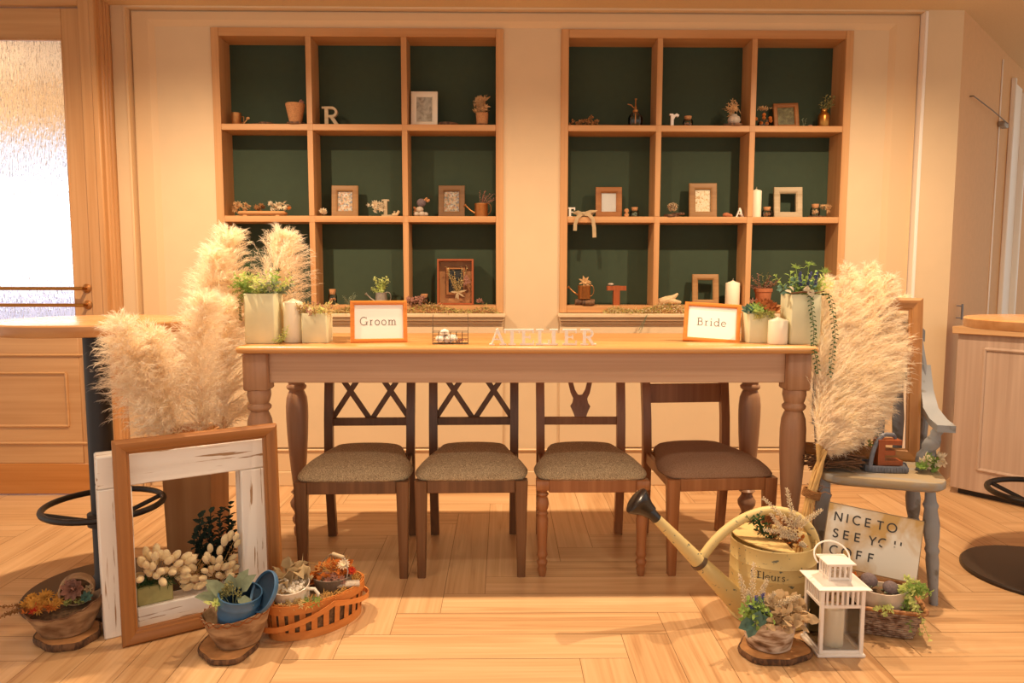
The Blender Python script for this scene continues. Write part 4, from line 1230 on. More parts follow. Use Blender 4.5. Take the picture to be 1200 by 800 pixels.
def serif_text(g, s, h, y0, y1, sp=.06, Mx=None):
    w = sum(SERIF[c][0] + sp for c in s) - sp; x = -w / 2
    for c in s:
        for k, (p, t) in enumerate(SERIF[c][1]):
            e = (y1 - y0) * .02 * k
            stroke(g, p, t, y0 - e, y1 + e, h, x * h, 0, Mx)
        x += SERIF[c][0] + sp
    return g

# ================================================================== ON THE TABLE
def TT(px, py): return at_z(px, py, TZ + .0008)
grp = 'white letters along the table edge'
for i, (ch, px, lab) in enumerate((('A', 583, 'white letter A at the left end of the row of table letters'), ('T', 600, 'white letter T between A and E on the table edge'),
        ('E', 618, 'first white letter E, between T and L on the table edge'), ('L', 636.5, 'white letter L between E and I on the table edge'),
        ('I', 652, 'white letter I in the row on the table edge'), ('E', 668, 'second white letter E, between I and R on the table edge'), ('R', 689, 'white letter R at the right end of the row of table letters'))):
    letter('letter_' + ch.lower(), lab, ch, TT(px, 404.0), .061, .016, M['white_letter'], rz=math.radians(random.uniform(-6, 6)), wk=.98 if ch != 'I' else .9, group=grp)

def sign_frame(name, label, a, b, w, h, rz, tilt, text, ry=0):
    p = TT(*a); q = TT(*b)
    o = thing(name, label, 'picture frame', (p + q) / 2, rz, None, rx=-math.radians(tilt), ry=ry)
    fw, d = .0165, .016
    g = G(); mitred(g, w, h, fw, d, [(0, .2), (0, 1), (1, 1), (1, .25), (.85, .1), (.5, 0), (.15, .05)]); g.build('frame', M['orange_frame'], o, sharp=25)
    g = G(); g.bb(-w / 2 + fw - .001, w / 2 - fw + .001, d * .45, d * .8, fw - .001, h - fw + .001); pp = g.build('paper', M['paper'], o)
    th = .034
    g = serif_text(G(), text, th, d * .45 - .0005, d * .45 - .0001, .10, Matrix.Translation((-.002, 0, h * .5 - th * .40))); tag(g.build('lettering', M['ink'], pp, sharp=30), 'grey serif lettering')
    g = G(); rings = [(-.012, d + .001, h * .62), (.012, d + .001, h * .62), (.012, d + .004, h * .62), (-.012, d + .004, h * .62)]
    k = h * .62
    yb_ = d + .001 + k * math.tan(math.radians(tilt * 2 + 4))
    g.loft([rings, [(-.022, yb_, .004 + math.sin(math.radians(tilt)) * yb_), (.022, yb_, .004 + math.sin(math.radians(tilt)) * yb_), (.022, yb_ + .003, .004 + math.sin(math.radians(tilt)) * yb_), (-.022, yb_ + .003, .004 + math.sin(math.radians(tilt)) * yb_)]])
    g.build('easel_back', M['mid_frame'], o)
    return o
sign_frame('framed_sign', 'orange framed sign reading Groom on the left half of the table', (411, 402), (477, 400.5), .222, .168, math.radians(9), 12, 'Groom')
sign_frame('framed_sign', 'tilted orange framed sign reading Bride on the right half of the table', (801, 398.5), (867, 402.5), .222, .166, math.radians(-13), 22, 'Bride', ry=math.radians(3.0))

candle('tall ivory pillar candle between two square pots at the left of the table', TT(344.5, 400.5), .0385, .172)
candle('short ivory pillar candle before the square pots at the right of the table', TT(911, 402.5), .0375, .105)

def square_pot(name, label, x0, y0, s, h, cat='planter'):
    o = thing(name, label, cat, (x0 + s / 2, y0 + s / 2, TZ + .0008))
    def sq(k, z):
        a = s / 2 * k; r = .006; pts = []
        for cx, cy, a0 in ((a - r, a - r, 0), (-a + r, a - r, 90), (-a + r, -a + r, 180), (a - r, -a + r, 270)):
            for i in range(4):
                t = math.radians(a0 + 30 * i); pts.append((cx + r * math.cos(t), cy + r * math.sin(t), z))
        return pts
    g = G(); g.loft([sq(.97, 0), sq(1, .004), sq(1, h - .002), sq(.985, h), sq(.86, h), sq(.84, h - .03)]); g.build('pot', M['pot'], o, sharp=40)
    g = G(); g.bb(-s * .41, s * .41, -s * .41, s * .41, h - .022, h - .012); g.build('soil', M['soil'], o)
    return o
def foliage(o, mname, fn, name='foliage'):
    g = G(); fn(g); return g.build(name, M[mname], o, sharp=0, recalc=False)
S1 = .117; H1 = .193
po = square_pot('square_planter', 'tall sage square pot of mixed greenery at the left end of the table', at_y(286, 375, 2.80).x, 2.80, S1, H1)
def f1(g, seedn, n, zc, L, W, spread=.05, xs=0):
    random.seed(seedn)
    for k in range(n):
        a = random.uniform(0, 2 * PI); r = spread * math.sqrt(random.random())
        b = Vector((r * math.cos(a) + xs, r * math.sin(a), H1 - .01))
        t = b + Vector((math.cos(a) * random.uniform(.01, .08), math.sin(a) * random.uniform(.01, .05), random.uniform(zc * .4, zc)))
        sprig(g, g, b, t, random.randint(7, 12), L, W, .001)
foliage(po, 'lime_leaf', lambda g: f1(g, 1, 26, .085, .024, .009))
foliage(po, 'green_leaf', lambda g: f1(g, 2, 16, .10, .022, .012))
foliage(po, 'sage_leaf', lambda g: f1(g, 3, 10, .06, .028, .016), 'pale_foliage')
foliage(po, 'white_bloom', lambda g: [bloom(g, (.02, -.05, H1 + .045), .024, 8, (0, -1, .5)), bloom(g, (-.01, -.052, H1 + .03), .018, 8, (0, -1, .4)), bloom(g, (.04, -.045, H1 + .02), .016, 8, (0, -1, .3))], 'flowers')
def thistle(g):
    for c in ((-.045, -.03, H1 + .105), (-.04, -.04, H1 + .07), (.058, .0, H1 + .085)):
        tuft(g, c, .004, 26, .020, .003, up=.6)
foliage(po, 'deep_leaf', thistle, 'thistle_heads')
def trail_left(g):
    random.seed(5)
    for k in range(9):
        b = Vector((-.05, -.03 + .006 * k, H1)); t = b + Vector((random.uniform(-.10, -.03), random.uniform(-.05, .03), random.uniform(-.06, .05)))
        sprig(g, g, b, t, 16, .013, .008, .0009, sag=.03)
foliage(po, 'green_leaf', trail_left, 'trailing_foliage')
def left_vine(g):
    random.seed(6)
    for x in (-.062, -.068):
        pts = [(x + .02, -.045, H1), (x - .004, -.062, H1 - .02), (x - .006, -.064, H1 - .06), (x - .004, -.063, H1 - .10)]
        g.tube([Vector(p) for p in pts], .0009, 4)
        for k in range(16):
            f = k / 15 * 2.99; i = int(f); p = Vector(pts[i]).lerp(Vector(pts[i + 1]), f - i)
            g.ball(p + rv(.003), (.0045, .0045, .003), 6, 4)
foliage(po, 'olive_leaf', left_vine, 'trailing_vine')
foliage(po, 'lime_leaf', lambda g: [sprig(g, g, (.075, -.03, .002), (.075 + dx, -.062 + dy, .03 + dz), 14, .012, .004, .0008) for dx, dy, dz in ((.0, 0, .0), (.03, .0, .015), (-.02, -.01, -.015), (.02, -.01, .03), (.036, .0, .04))], 'fallen_sprig')

# pampas stalk leaning in that pot
ps = thing('pampas_stalk', 'pampas plume standing behind the greenery of the tall left pot', 'pampas grass', (po.location.x + .02, po.location.y + .05, TZ + H1 - .05))
oo = np.array(ps.location)
pp0 = PX(316, 372, 2.97) - oo; pp1 = PX(330, 280, 3.0) - oo
stalk([np.array([0, .012, .035]), (pp0 * .5 + np.array([0, .01, .02])), PX(314, 352, 2.96) - oo], .004, ps)
plume('plume', [PX(308, 392, 2.97) - oo, PX(322, 335, 2.99) - oo, pp1], ps, .21, 480, sweep=(.35, 0, .05), spread=.7, droop=.2)

S2 = .100; H2 = .116
x0 = at_y(383, 380, 2.83).x - S2
pq = square_pot('square_planter', 'small sage square pot of dry curly plants right of the left candle', x0, 2.83, S2, H2)
def curly(g, seedn, n, up=.05):
    random.seed(seedn)
    for k in range(n):
        a = random.uniform(0, 2 * PI); r = .05 * math.sqrt(random.random())
        b = Vector((r * math.cos(a), r * math.sin(a), H2 - .012)); t = b + Vector((math.cos(a) * .03, math.sin(a) * .03, random.uniform(.02, up)))
        sprig(g, g, b, t, 8, .018, .006, .0009)
foliage(pq, 'moss', lambda g: curly(g, 8, 40))
foliage(pq, 'lime_leaf', lambda g: curly(g, 9, 16, .045))
foliage(pq, 'pink_bloom', lambda g: curly(g, 10, 14, .06), 'dried_tips')
foliage(pq, 'white_bloom', lambda g: [rosette(g, (-.01, -.048, H2 + .008), .020, 3, 6, (0, -.8, .6))], 'small_rosette')

# right pots
xr = at_y(927, 375, 2.79).x
pr = square_pot('square_planter', 'tall sage square pot with trailing vines at the right end of the table', xr, 2.79, S1, H1)
def f2(g, seedn, n, zc, L, W, dx=(-.06, .06), nl=9):
    random.seed(seedn)
    for k in range(n):
        b = Vector((random.uniform(-.045, .045), random.uniform(-.045, .045), H1 - .012))
        t = b + Vector((random.uniform(*dx), random.uniform(-.04, .03), random.uniform(zc * .35, zc)))
        sprig(g, g, b, t, nl, L, W, .001)
foliage(pr, 'green_leaf', lambda g: f2(g, 21, 22, .10, .026, .011))
foliage(pr, 'lime_leaf', lambda g: f2(g, 22, 26, .085, .030, .005, (0, .09), 12))
foliage(pr, 'blue_leaf', lambda g: f2(g, 23, 9, .07, .028, .018, (-.09, .02)))
def spiky(g):
    random.seed(24)
    for c in ((.02, -.02, H1 + .115), (-.035, -.03, H1 + .10), (.085, -.02, H1 + .085)): tuft(g, c, .003, 30, .026, .003, up=.5)
    for c in ((.02, -.02, H1 + .115), (-.035, -.03, H1 + .10), (.085, -.02, H1 + .085)): g.tube([(c[0] * .4, c[1], H1 - .01), c], .0012, 5)
foliage(pr, 'green_leaf', spiky, 'thistle_heads')
foliage(pr, 'blue_bloom', lambda g: [spike(g, (x, -.05, H1 + .02), (x + dx, -.06, H1 + .085), 40, .008) for x, dx in ((-.02, -.01), (.0, .012), (.03, .005))], 'blue_flower_spikes')
foliage(pr, 'white_bloom', lambda g: [g.leaf((-.01, -.062, H1 + .008), (.1, -.3, .5), .03, .028, (0, -1, .3)), g.leaf((.002, -.064, H1 + .02), (.3, -.2, -.6), .034, .030, (0, -1, .3)), g.leaf((-.055, -.05, H1 + .005), (-.8, -.3, .3), .034, .018, (0, -1, 1)), g.leaf((-.05, -.055, H1 + .012), (-.6, -.3, .6), .03, .016, (0, -1, 1))], 'pale_leaves')
foliage(pr, 'twig', lambda g: [g.tube([(-.062, -.058, H1 + .004), (-.02, -.068, H1 + .010), (.03, -.066, H1 + .006), (.07, -.05, H1 + .012)], [.003, .0035, .003, .002], 6)], 'twig')
def vine(o, path, seedn):
    random.seed(seedn)
    P = [Vector(p) - o.location for p in path]
    def fn(g):
        g.tube(P, .0010, 4)
        L = sum((P[i + 1] - P[i]).length for i in range(len(P) - 1)); n = int(L / .0058)
        for k in range(n):
            s = L * k / n; i = 0
            while i < len(P) - 2 and s > (P[i + 1] - P[i]).length: s -= (P[i + 1] - P[i]).length; i += 1
            p = P[i].lerp(P[i + 1], s / (P[i + 1] - P[i]).length)
            a = k * 2.2; d = Vector((math.cos(a), math.sin(a) * .6, -.3))
            g.leaf(p, d, .0145, .011, (0, 0, 1), fold=.3)
    foliage(o, 'deep_leaf', fn, 'trailing_vine')
vine(pr, [(xr + .075, 2.80, TZ + H1), at_y(950, 347, 2.778), at_y(951, 362, 2.772), at_y(954, 385, 2.765), at_y(953, 402, 2.74), at_y(954.5, 412, 2.690), at_y(957, 424, 2.686), at_y(959, 438, 2.686)], 31)
vine(pr, [(xr + .11, 2.83, TZ + H1), at_y(970, 344, 2.78), at_y(975, 356, 2.755), at_y(977, 375, 2.75), at_y(979, 395, 2.745), at_y(976, 410, 2.74), at_y(974, 428, 2.72), at_y(972, 442, 2.71)], 32)

x0 = at_y(878, 380, 2.84).x
pt = square_pot('square_planter', 'small sage square pot of succulents right of the Bride sign', x0, 2.84, S2, H2)
random.seed(41)
foliage(pt, 'green_leaf', lambda g: [rosette(g, (-.01, -.02, H2), .05, 4, 9, (0, -.3, 1))], 'succulent')
foliage(pt, 'red_leaf', lambda g: [rosette(g, (.028, -.005, H2 + .005), .06, 4, 10, (.2, -.3, 1))], 'succulent')
foliage(pt, 'blue_leaf', lambda g: [rosette(g, (-.045, -.025, H2 + .005), .034, 3, 7, (-.2, -.6, .8))], 'succulent')
foliage(pt, 'moss_green', lambda g: [sprig(g, g, (random.uniform(-.05, .05), -.045, H2), (random.uniform(-.06, .06), -.068, H2 + random.uniform(-.022, .015)), 8, .014, .003, .0007) for _ in range(22)], 'creeping_moss')
foliage(pt, 'pink_bloom', lambda g: [tuft(g, (-.012, .02, H2 + .045), .012, 26, .02, .004)], 'dried_tips')

# wire house basket with cotton
c0 = TT(528, 402.5)
wb = thing('wire_basket', 'small dark wire basket with house-shaped ends on the table', 'basket', c0, math.radians(2))
g = G()
a, b, h_, pk = .068, .028, .046, .102
E = []
for s in (-1, 1):
    E += [((s * a, -b, 0), (s * a, -b, h_)), ((s * a, b, 0), (s * a, b, h_)), ((s * a, -b, h_), (s * a, 0, pk)), ((s * a, b, h_), (s * a, 0, pk)), ((s * a, -b, 0), (s * a, b, 0)), ((s * a, -b, h_), (s * a, b, h_)), ((s * a, 0, pk), (s * (a - .002), 0, pk + .012))]
for y in (-b, b):
    for z in (0, .016, .032, h_): E.append(((-a, y, z + .001), (a, y, z + .001)))
    for k in range(5): E.append(((-a + a * 2 * (k + 1) / 6, y, 0), (-a + a * 2 * (k + 1) / 6, y, h_)))
for k in range(4): E.append(((-a, -b + b * 2 * (k + .5) / 4, .001), (a, -b + b * 2 * (k + .5) / 4, .001)))
for p, q in E: g.tube([p, q], .0010, 5)
g.build('wire_frame', M['dark_metal'], wb)
for k, (x, y, s) in enumerate(((-.038, -.004, 1), (-.012, .004, 1.05), (.010, -.006, .9), (-.024, .0, .9))):
    o = thing('cotton_boll', 'fluffy white cotton boll lying in the small wire basket', 'cotton', (c0.x + x, c0.y + y, TZ + .019 + (.022 if k == 3 else 0)), random.uniform(0, 6), 'cotton bolls in the wire basket')
    g = G(); random.seed(50 + k)
    for i in range(5):
        a_ = 2 * PI * i / 5; g.ball((math.cos(a_) * .009 * s, math.sin(a_) * .009 * s, random.uniform(-.003, .006)), (.0115 * s, .0115 * s, .013 * s), 10, 7)
    g.build('fluff', M['cotton'], o)
    g = G()
    for i in range(4): a_ = 2 * PI * i / 4 + .4; g.leaf((0, 0, -.012), (math.cos(a_), math.sin(a_), .5), .022, .009)
    g.build('husk', M['twig'], o, sharp=0, recalc=False)
o = thing('dried_flowers', 'small pinkish dried flower sprig at the right in the wire basket', 'dried flowers', (c0.x + .042, c0.y, TZ + .004))
foliage(o, 'pink_bloom', lambda g: [tuft(g, (random.uniform(-.012, .012), random.uniform(-.01, .01), .008), .008, 8, .014, .005) for _ in range(5)], 'blossoms')

# ================================================================== ON THE FLOOR, LEFT
def oval_loft(g, rows, n=36, cap0=True, cap1=False, wob=0.0, sd=0):
    """rows of (rx, ry, z) or (rx, ry, z, tilt_x, tilt_z) ovals"""
    rings = []
    for r in rows:
        rx, ry, z = r[:3]; sl = r[3] if len(r) > 3 else 0.0; q = r[4] if len(r) > 4 else 0.0
        rings.append([(rx * (1 + wob * math.sin(3 * a + sd + z * 20)) * math.cos(a), ry * (1 + wob * math.sin(4 * a + 2 * sd)) * math.sin(a), z + sl * math.cos(a) + q * math.cos(2 * a)) for a in [2 * PI * i / n for i in range(n)]])
    g.loft(rings, cap0, cap1)
# birch boat basket on its slice
s0 = at_z(80, 748, 0)
slice_disc('wood_slice', 'bark-edged wood slice under the far left boat-shaped basket', (s0.x, s0.y, 0.0005), .104, .024, 1, ry=.088)
bo = thing('bark_basket', 'boat-shaped birch bark basket of dried flowers at far left', 'basket', (s0.x - .004, s0.y, .0255), math.radians(22))
g = G(); oval_loft(g, [(.070, .050, 0), (.074, .054, .003), (.098, .066, .05, .008, .004), (.122, .076, .092, .016, .016), (.118, .072, .092, .016, .016), (.092, .060, .05, .008, .004), (.066, .046, .012)], cap1=True, wob=.03)
g.build('bark_wall', M['tan_bark'], bo, sharp=60)
g = G(); pts = []
for i in range(49):
    a = 2 * PI * i / 48; pts.append((.121 * math.cos(a), .075 * math.sin(a), .092 + .016 * math.cos(a) + .016 * math.cos(2 * a) + .003 * math.sin(14 * a)))
g.tube(pts, .0028, 6); g.build('rim_lacing', M['red_bloom'] if False else M['twig'], bo)
g = G(); oval_loft(g, [(.102, .064, .075, .010), (.001, .001, .086)], cap0=False, cap1=True); g.build('filling', M['liner'], bo)
bw_ = bo.matrix_world
def local(o, x, y, z): return Vector(o.location) + Matrix.Rotation(o.rotation_euler.z, 3, 'Z') @ Vector((x, y, z))
random.seed(61)
o = thing('dried_flowers', 'yellow and rust dried flowers spilling from the left tip of the boat-shaped basket', 'dried flowers', local(bo, -.055, -.015, .090))
foliage(o, 'yellow_bloom', lambda g: [bloom(g, (random.uniform(-.05, .04), random.uniform(-.035, .03), random.uniform(.008, .05)), random.uniform(.016, .028), 11, rv() + Vector((0, -1, 1.2))) for _ in range(26)], 'yellow_blossoms')
foliage(o, 'orange_bloom', lambda g: [tuft(g, (random.uniform(-.03, .04), random.uniform(-.05, -.01), random.uniform(.008, .03)), .01, 16, .016, .005) for _ in range(7)], 'rust_blossoms')
foliage(o, 'red_bloom', lambda g: [tuft(g, (random.uniform(-.02, .02), -.045, random.uniform(.01, .035)), .006, 8, .012, .004) for _ in range(3)], 'red_tips')
foliage(o, 'brown_dry', lambda g: [spike(g, (-.03, -.01, .02), (-.03 - random.uniform(.07, .11), random.uniform(-.06, .01), random.uniform(-.012, .035)), 26, .010) for _ in range(5)], 'trailing_sprays')
o = thing('bark_ring', 'small curled bark roll with a beige rose in the boat-shaped basket', 'decoration', local(bo, .035, .004, .085), math.radians(24))
g = G(); RW = Matrix.Translation((0, 0, .052)) @ Matrix.Rotation(PI / 2, 4, 'X')
rings = []
for r_, z in ((.052, -.022), (.052, .022), (.046, .022), (.046, -.022), (.052, -.022)): rings.append([(r_ * math.cos(2 * PI * i / 28), r_ * math.sin(2 * PI * i / 28) * .92, z) for i in range(28)])
g.loft(rings, False, False, True, RW); g.build('bark_roll', M['tan_bark'], o, sharp=40)
g = G(); g.lathe([(.046, -.004), (.046, .010)], 24, RW, sy=.92); g.build('backing', M['liner'], o)
foliage(o, 'pink_bloom', lambda g: [rosette(g, (-.008, -.016, .062), .040, 6, 9, (-.1, -1, .25))], 'rose')
foliage(o, 'beige_petal', lambda g: [rosette(g, (.035, -.02, .055), .016, 4, 6, (.2, -1, .4))], 'small_rose')
foliage(o, 'moss_green', lambda g: [tuft(g, (random.uniform(-.03, .03), -.015 - random.uniform(0, .02), random.uniform(.012, .03)), .01, 12, .014, .006) for _ in range(7)], 'moss')
foliage(o, 'blue_leaf', lambda g: [rosette(g, (.028, -.03, .03), .022, 3, 7, (.2, -.8, .6))], 'succulent')

# basket with blue tin
s1 = at_z(270, 759, 0)
slice_disc('wood_slice', 'flat reddish wood slice under the round bark basket with the blue tin', (s1.x, s1.y, 0.0005), .112, .018, 4, ry=.092)
rb_ = thing('bark_basket', 'round tan bark basket holding a blue tin before the white frame', 'basket', (s1.x + .022, s1.y + .012, .0195), math.radians(20))
rows = [(.066, .062, 0), (.070, .066, .004), (.092, .084, .06, .006), (.108, .096, .108, .012, .004), (.103, .091, .108, .012, .004), (.084, .078, .06, .006), (.062, .058, .012)]
g = G(); oval_loft(g, rows, cap1=True, wob=.025, sd=2); g.build('bark_wall', M['tan_bark'], rb_, sharp=60)
g = G(); P_ = []
for k in range(2):
    pts = []
    for i in range(97):
        a = 2 * PI * i / 96; rr = 1.03 if math.cos(a * 11 + k * PI) > 0 else .99
        pts.append((.108 * rr * math.cos(a), .096 * rr * math.sin(a), .103 + .012 * math.cos(a) + .004 * math.cos(2 * a) + .008 * math.sin(a * 11 + k * PI)))
    g.tube(pts, .0016, 5)
g.build('rim_lacing', M['red_leaf'], rb_)
tn = thing('blue_tin', 'small blue enamel tin lying tilted in the round bark basket', 'tin', local(rb_, .004, -.010, .070), math.radians(-8), rx=math.radians(6), ry=math.radians(8))
g = G(); g.lathe([(.064, 0), (.066, .003), (.066, .03), (.0675, .034), (.066, .038), (.066, .068), (.0675, .072), (.066, .076), (.066, .098), (.068, .101), (.066, .104), (.063, .100)], 36, cap1=False); g.build('body', M['tin_blue'], tn, sharp=50)
g = G(); g.lathe([(.063, .101), (.063, .012)], 36, cap0=False, cap1=True); g.build('inside', M['tin_dark'], tn)
g = G(); LM = Matrix.Translation((.074, .030, .100)) @ frame_from((-.62, -.62, .48))
g.lathe([(.001, .0), (.055, 0), (.064, .002), (.067, .006), (.067, .016), (.064, .018), (.062, .012), (.055, .006), (.001, .006)], 36, LM); lid_ = g.build('lid', M['tin_blue'], tn, sharp=45)
g = G(); g.lathe([(.001, .0066), (.054, .0066), (.061, .0115)], 36, LM, False, False); g.build('lid_inside', M['tin_dark'], lid_)
o = thing('eucalyptus', 'grey-green broad leaves standing in the blue tin', 'foliage', local(rb_, -.012, -.006, .105), 0)
random.seed(66)
def euc(g):
    for b_, d, L, W in (((-.02, -.01, .05), (-.5, -.25, .75), .085, .045), ((-.03, -.02, .045), (-.75, -.3, .30), .08, .042), ((0, .0, .06), (-.2, .1, 1.0), .06, .042), ((.03, .0, .06), (.6, -.05, .9), .075, .046), ((.02, -.02, .05), (.7, -.35, -.05), .07, .03), ((.01, .02, .06), (.35, .3, .9), .07, .045), ((-.04, 0, .05), (-.8, 0, .75), .06, .036)):
        g.leaf(b_, d, L, W, (0, -.6, .9)); g.tube([(0, 0, 0), b_], .0012, 4)
foliage(o, 'sage_leaf', euc, 'leaves')
foliage(o, 'olive_leaf', lambda g: [balls(g, (.0 + random.uniform(-.03, .03), -.02, .07 + random.uniform(-.025, .03)), .016, 26, .003) for _ in range(5)], 'seed_clusters')
foliage(o, 'lime_leaf', lambda g: [tuft(g, (-.05 + random.uniform(-.012, .02), -.05, .045), .01, 7, .022, .014) for _ in range(3)], 'young_leaves')

# split-wood basket with swing handles
b0 = at_z(371, 728, 0)
sb = thing('split_wood_basket', 'orange split-wood oval basket filled with dried flowers', 'basket', (b0.x, b0.y, .0005), math.radians(44))
BA, BB, BH = .180, .108, .118
def oval(a, b_, z, n=64): return [(a * math.cos(2 * PI * i / n), b_ * math.sin(2 * PI * i / n), z) for i in range(n)]
def band(g, k, z0, z1, th=.003, zf=None):
    n = 64; rings = []
    for dz, e in ((z0, 0), (z1, 0), (z1, th), (z0, th)):
        rings.append([((BA * k + e) * math.cos(2 * PI * i / n), (BB * k + e) * math.sin(2 * PI * i / n), dz) for i in range(n)])
    rings.append(rings[0]); g.loft(rings, False, False)
g = G(); band(g, .925, .0, .028); g.loft([oval(BA * .925, BB * .925, .0), oval(BA * .925, BB * .925, .006)]); g.build('base_band', M['split'], sb, sharp=40)
g = G(); band(g, 1.0, BH - .026, BH + .004); band(g, .965, BH - .024, BH + .007); g.build('rim_band', M['split'], sb, sharp=40)
g = G()
for k in range(26):
    a = 2 * PI * k / 26; q = Matrix.Translation((BA * .955 * math.cos(a), BB * .955 * math.sin(a), BH / 2)) @ Matrix.Rotation(math.atan2(math.sin(a) / BB, math.cos(a) / BA), 4, 'Z') @ Matrix.Rotation(math.radians(5), 4, 'Y')
    g.box((0, 0, 0), (.0025, .020, BH - .008), .0006, q)
tag(g.build('slat_wall', M['split'], sb), 'upright orange slats')
for s in (-1, 1):
    g = G(); rings = []
    for i in range(41):
        t = i / 40; a = PI / 2 + PI * t if s < 0 else -PI / 2 + PI * t
        z = BH - .012 - (.062 if s < 0 else .05) * math.sin(PI * t) ** .9
        x, y = (BA * 1.06 + .004) * math.cos(a), (BB * 1.06 + .006) * math.sin(a)
        rings.append([(x, y, z - .009), (x, y, z + .009), (x * 1.025, y * 1.025, z + .009), (x * 1.025, y * 1.025, z - .009)])
    g.loft(rings); g.build('handle', M['split'], sb, sharp=40)
g = G(); g.loft([oval(BA * .88, BB * .88, .012), oval(BA * .93, BB * .93, .09), oval(BA * .6, BB * .6, .104), oval(.01, .01, .106)]); g.build('filling', M['liner'], sb, sharp=60)
random.seed(70)
foliage(sb, 'straw', lambda g: [tuft(g, (BA * .82 * math.cos(a), BB * .82 * math.sin(a), .112), .018, 26, .034, .004, up=.7) for a in [2 * PI * i / 22 for i in range(22)]], 'straw')
mg = thing('enamel_mug', 'white enamel mug packed with crumpled paper in the orange basket', 'mug', local(sb, -.088, .0, .096), math.radians(-8), rx=math.radians(10))
g = G(); g.lathe([(.050, 0), (.055, .004), (.059, .03), (.061, .068), (.063, .071), (.061, .073), (.058, .070), (.055, .03), (.048, .008)], 32); g.build('body', M['enamel'], mg, sharp=60)
g = G(); g.tube([(.059, 0, .058), (.085, -.004, .062), (.098, -.006, .045), (.090, -.004, .022), (.060, 0, .014)], .0055, 8); g.build('handle', M['enamel'], mg)
o = thing('crumpled_paper', 'crumpled grey-brown paper standing up out of the white mug', 'paper', local(sb, -.088, .012, .136)); random.seed(71)
foliage(o, 'bark_paper', lambda g: [crumple(g, (-.012, .018, .034), .044, 22, 2.0, 1.0), crumple(g, (.026, .02, .024), .030, 12, 1.2, .8)], 'sheet')
o = thing('rice_straw', 'pale shredded filling in the front of the white mug', 'filling', local(sb, -.088, -.014, .156)); 
g = G(); balls(g, (0, 0, .004), .040, 130, .006, .4); g.build('shreds', M['cotton'], o)
o = thing('dried_hydrangea', 'pale green dried hydrangea before the white mug in the orange basket', 'dried flowers', local(sb, -.10, -.060, .112)); random.seed(72)
foliage(o, 'moss', lambda g: [bloom(g, (random.uniform(-.05, .02), random.uniform(-.03, .01), random.uniform(.0, .026)), .012, 5, rv() + Vector((0, -1, 1)), 1) for _ in range(34)], 'pale_florets')
foliage(o, 'green_leaf', lambda g: [bloom(g, (random.uniform(.0, .075), random.uniform(-.02, .02), random.uniform(.0, .022)), .014, 5, rv() + Vector((0, -1, 1)), 1) for _ in range(14)], 'green_florets')
bk = thing('small_bucket', 'small grey bucket with a wooden grip on its arched wire in the orange basket', 'bucket', local(sb, .070, .005, .086), math.radians(-44 + 8))
g = G(); g.lathe([(.052, 0), (.056, .004), (.070, .062), (.072, .064), (.069, .064), (.052, .01)], 30); g.build('body', M['zinc'], bk, sharp=50)
g = G(); hp = [(-.070, 0, .058), (-.068, .01, .085), (-.045, .022, .112), (-.030, .026, .120), (.030, .026, .120), (.045, .022, .112), (.068, .01, .085), (.070, 0, .058)]; g.tube(hp, .0020, 6); g.build('bail', M['zinc'], bk)
g = G(); g.tube([(-.029, .026, .120), (-.026, .026, .120), (.026, .026, .120), (.029, .026, .120)], [.005, .0075, .0075, .005], 10); g.build('grip', M['pale_frame'], bk)
o = thing('dried_flowers', 'rust orange dried flowers and petals heaped in the small bucket', 'dried flowers', local(sb, .070, .005, .150)); random.seed(73)
foliage(o, 'orange_bloom', lambda g: [crumple(g, (-.02, .01, -.005), .062, 60, .65, .55), crumple(g, (.03, .02, .0), .045, 26, .7, .6)], 'rust_petals')
foliage(o, 'straw', lambda g: [g.leaf((random.uniform(-.05, .05), random.uniform(-.04, .04), .015), (random.gauss(0, 1), random.gauss(0, 1), .5), random.uniform(.04, .07), .0022) for _ in range(50)], 'straw_stems')
foliage(o, 'white_bloom', lambda g: [bloom(g, (.042, -.01, .036), .024, 13, (0, -.8, 1), 2)], 'white_daisy')
foliage(o, 'red_bloom', lambda g: [bloom(g, (.072, -.022, .018), .018, 10, (.2, -.8, 1), 2)], 'red_flower')
foliage(o, 'pink_bloom', lambda g: [bloom(g, (random.uniform(-.03, .06), random.uniform(-.06, -.03), random.uniform(-.02, .01)), .015, 8, (0, -1, .8)) for _ in range(9)], 'dusty_florets')
o = thing('bark_curl', 'grey curled bark piece lying in front of the small bucket', 'bark', local(sb, .085, -.058, .112), math.radians(10))
g = G(); g.tube([(-.045, 0, .012), (0, -.004, .016), (.045, 0, .014)], [.016, .019, .015], 12, flat=.7); g.build('curl', M['stone'], o)

# bunny tails in a pale green box standing in the white frame
gb0 = at_y(186, 705, 2.55)
def in_white(u, d, z): return wc + wdir * u + wnrm * d + Vector((0, 0, z))
go_ = thing('bunny_tail_box', 'pale green box of bunny tail grass inside the white frame', 'planter', in_white(-.115, .045, .0825), wang)
g = G(); g.bb(-.055, .055, -.034, .034, 0, .062, .004); g.build('box', mat('pale_green_box', '#a8a46a', .7, var=.1, scale=30), go_)
random.seed(80)
foliage(go_, 'deep_leaf', lambda g: [tuft(g, (random.uniform(-.075, .065), random.uniform(-.03, .02), .065), .014, 12, .034, .004, up=.4) for _ in range(20)], 'greenery')
def tail(parent, base, tip_, r=.0135, L=.040):
    base, tip_ = Vector(base), Vector(tip_); d = (tip_ - base).normalized()
    g = G(); q = Matrix.Translation(tip_) @ frame_from(d)
    g.lathe([(r * .3, -L * .5), (r * .8, -L * .36), (r, -L * .1), (r * .92, L * .18), (r * .6, L * .38), (r * .2, L * .5)], 12, q)
    return g.build('flower_head', M['bunny'], parent, sharp=0)
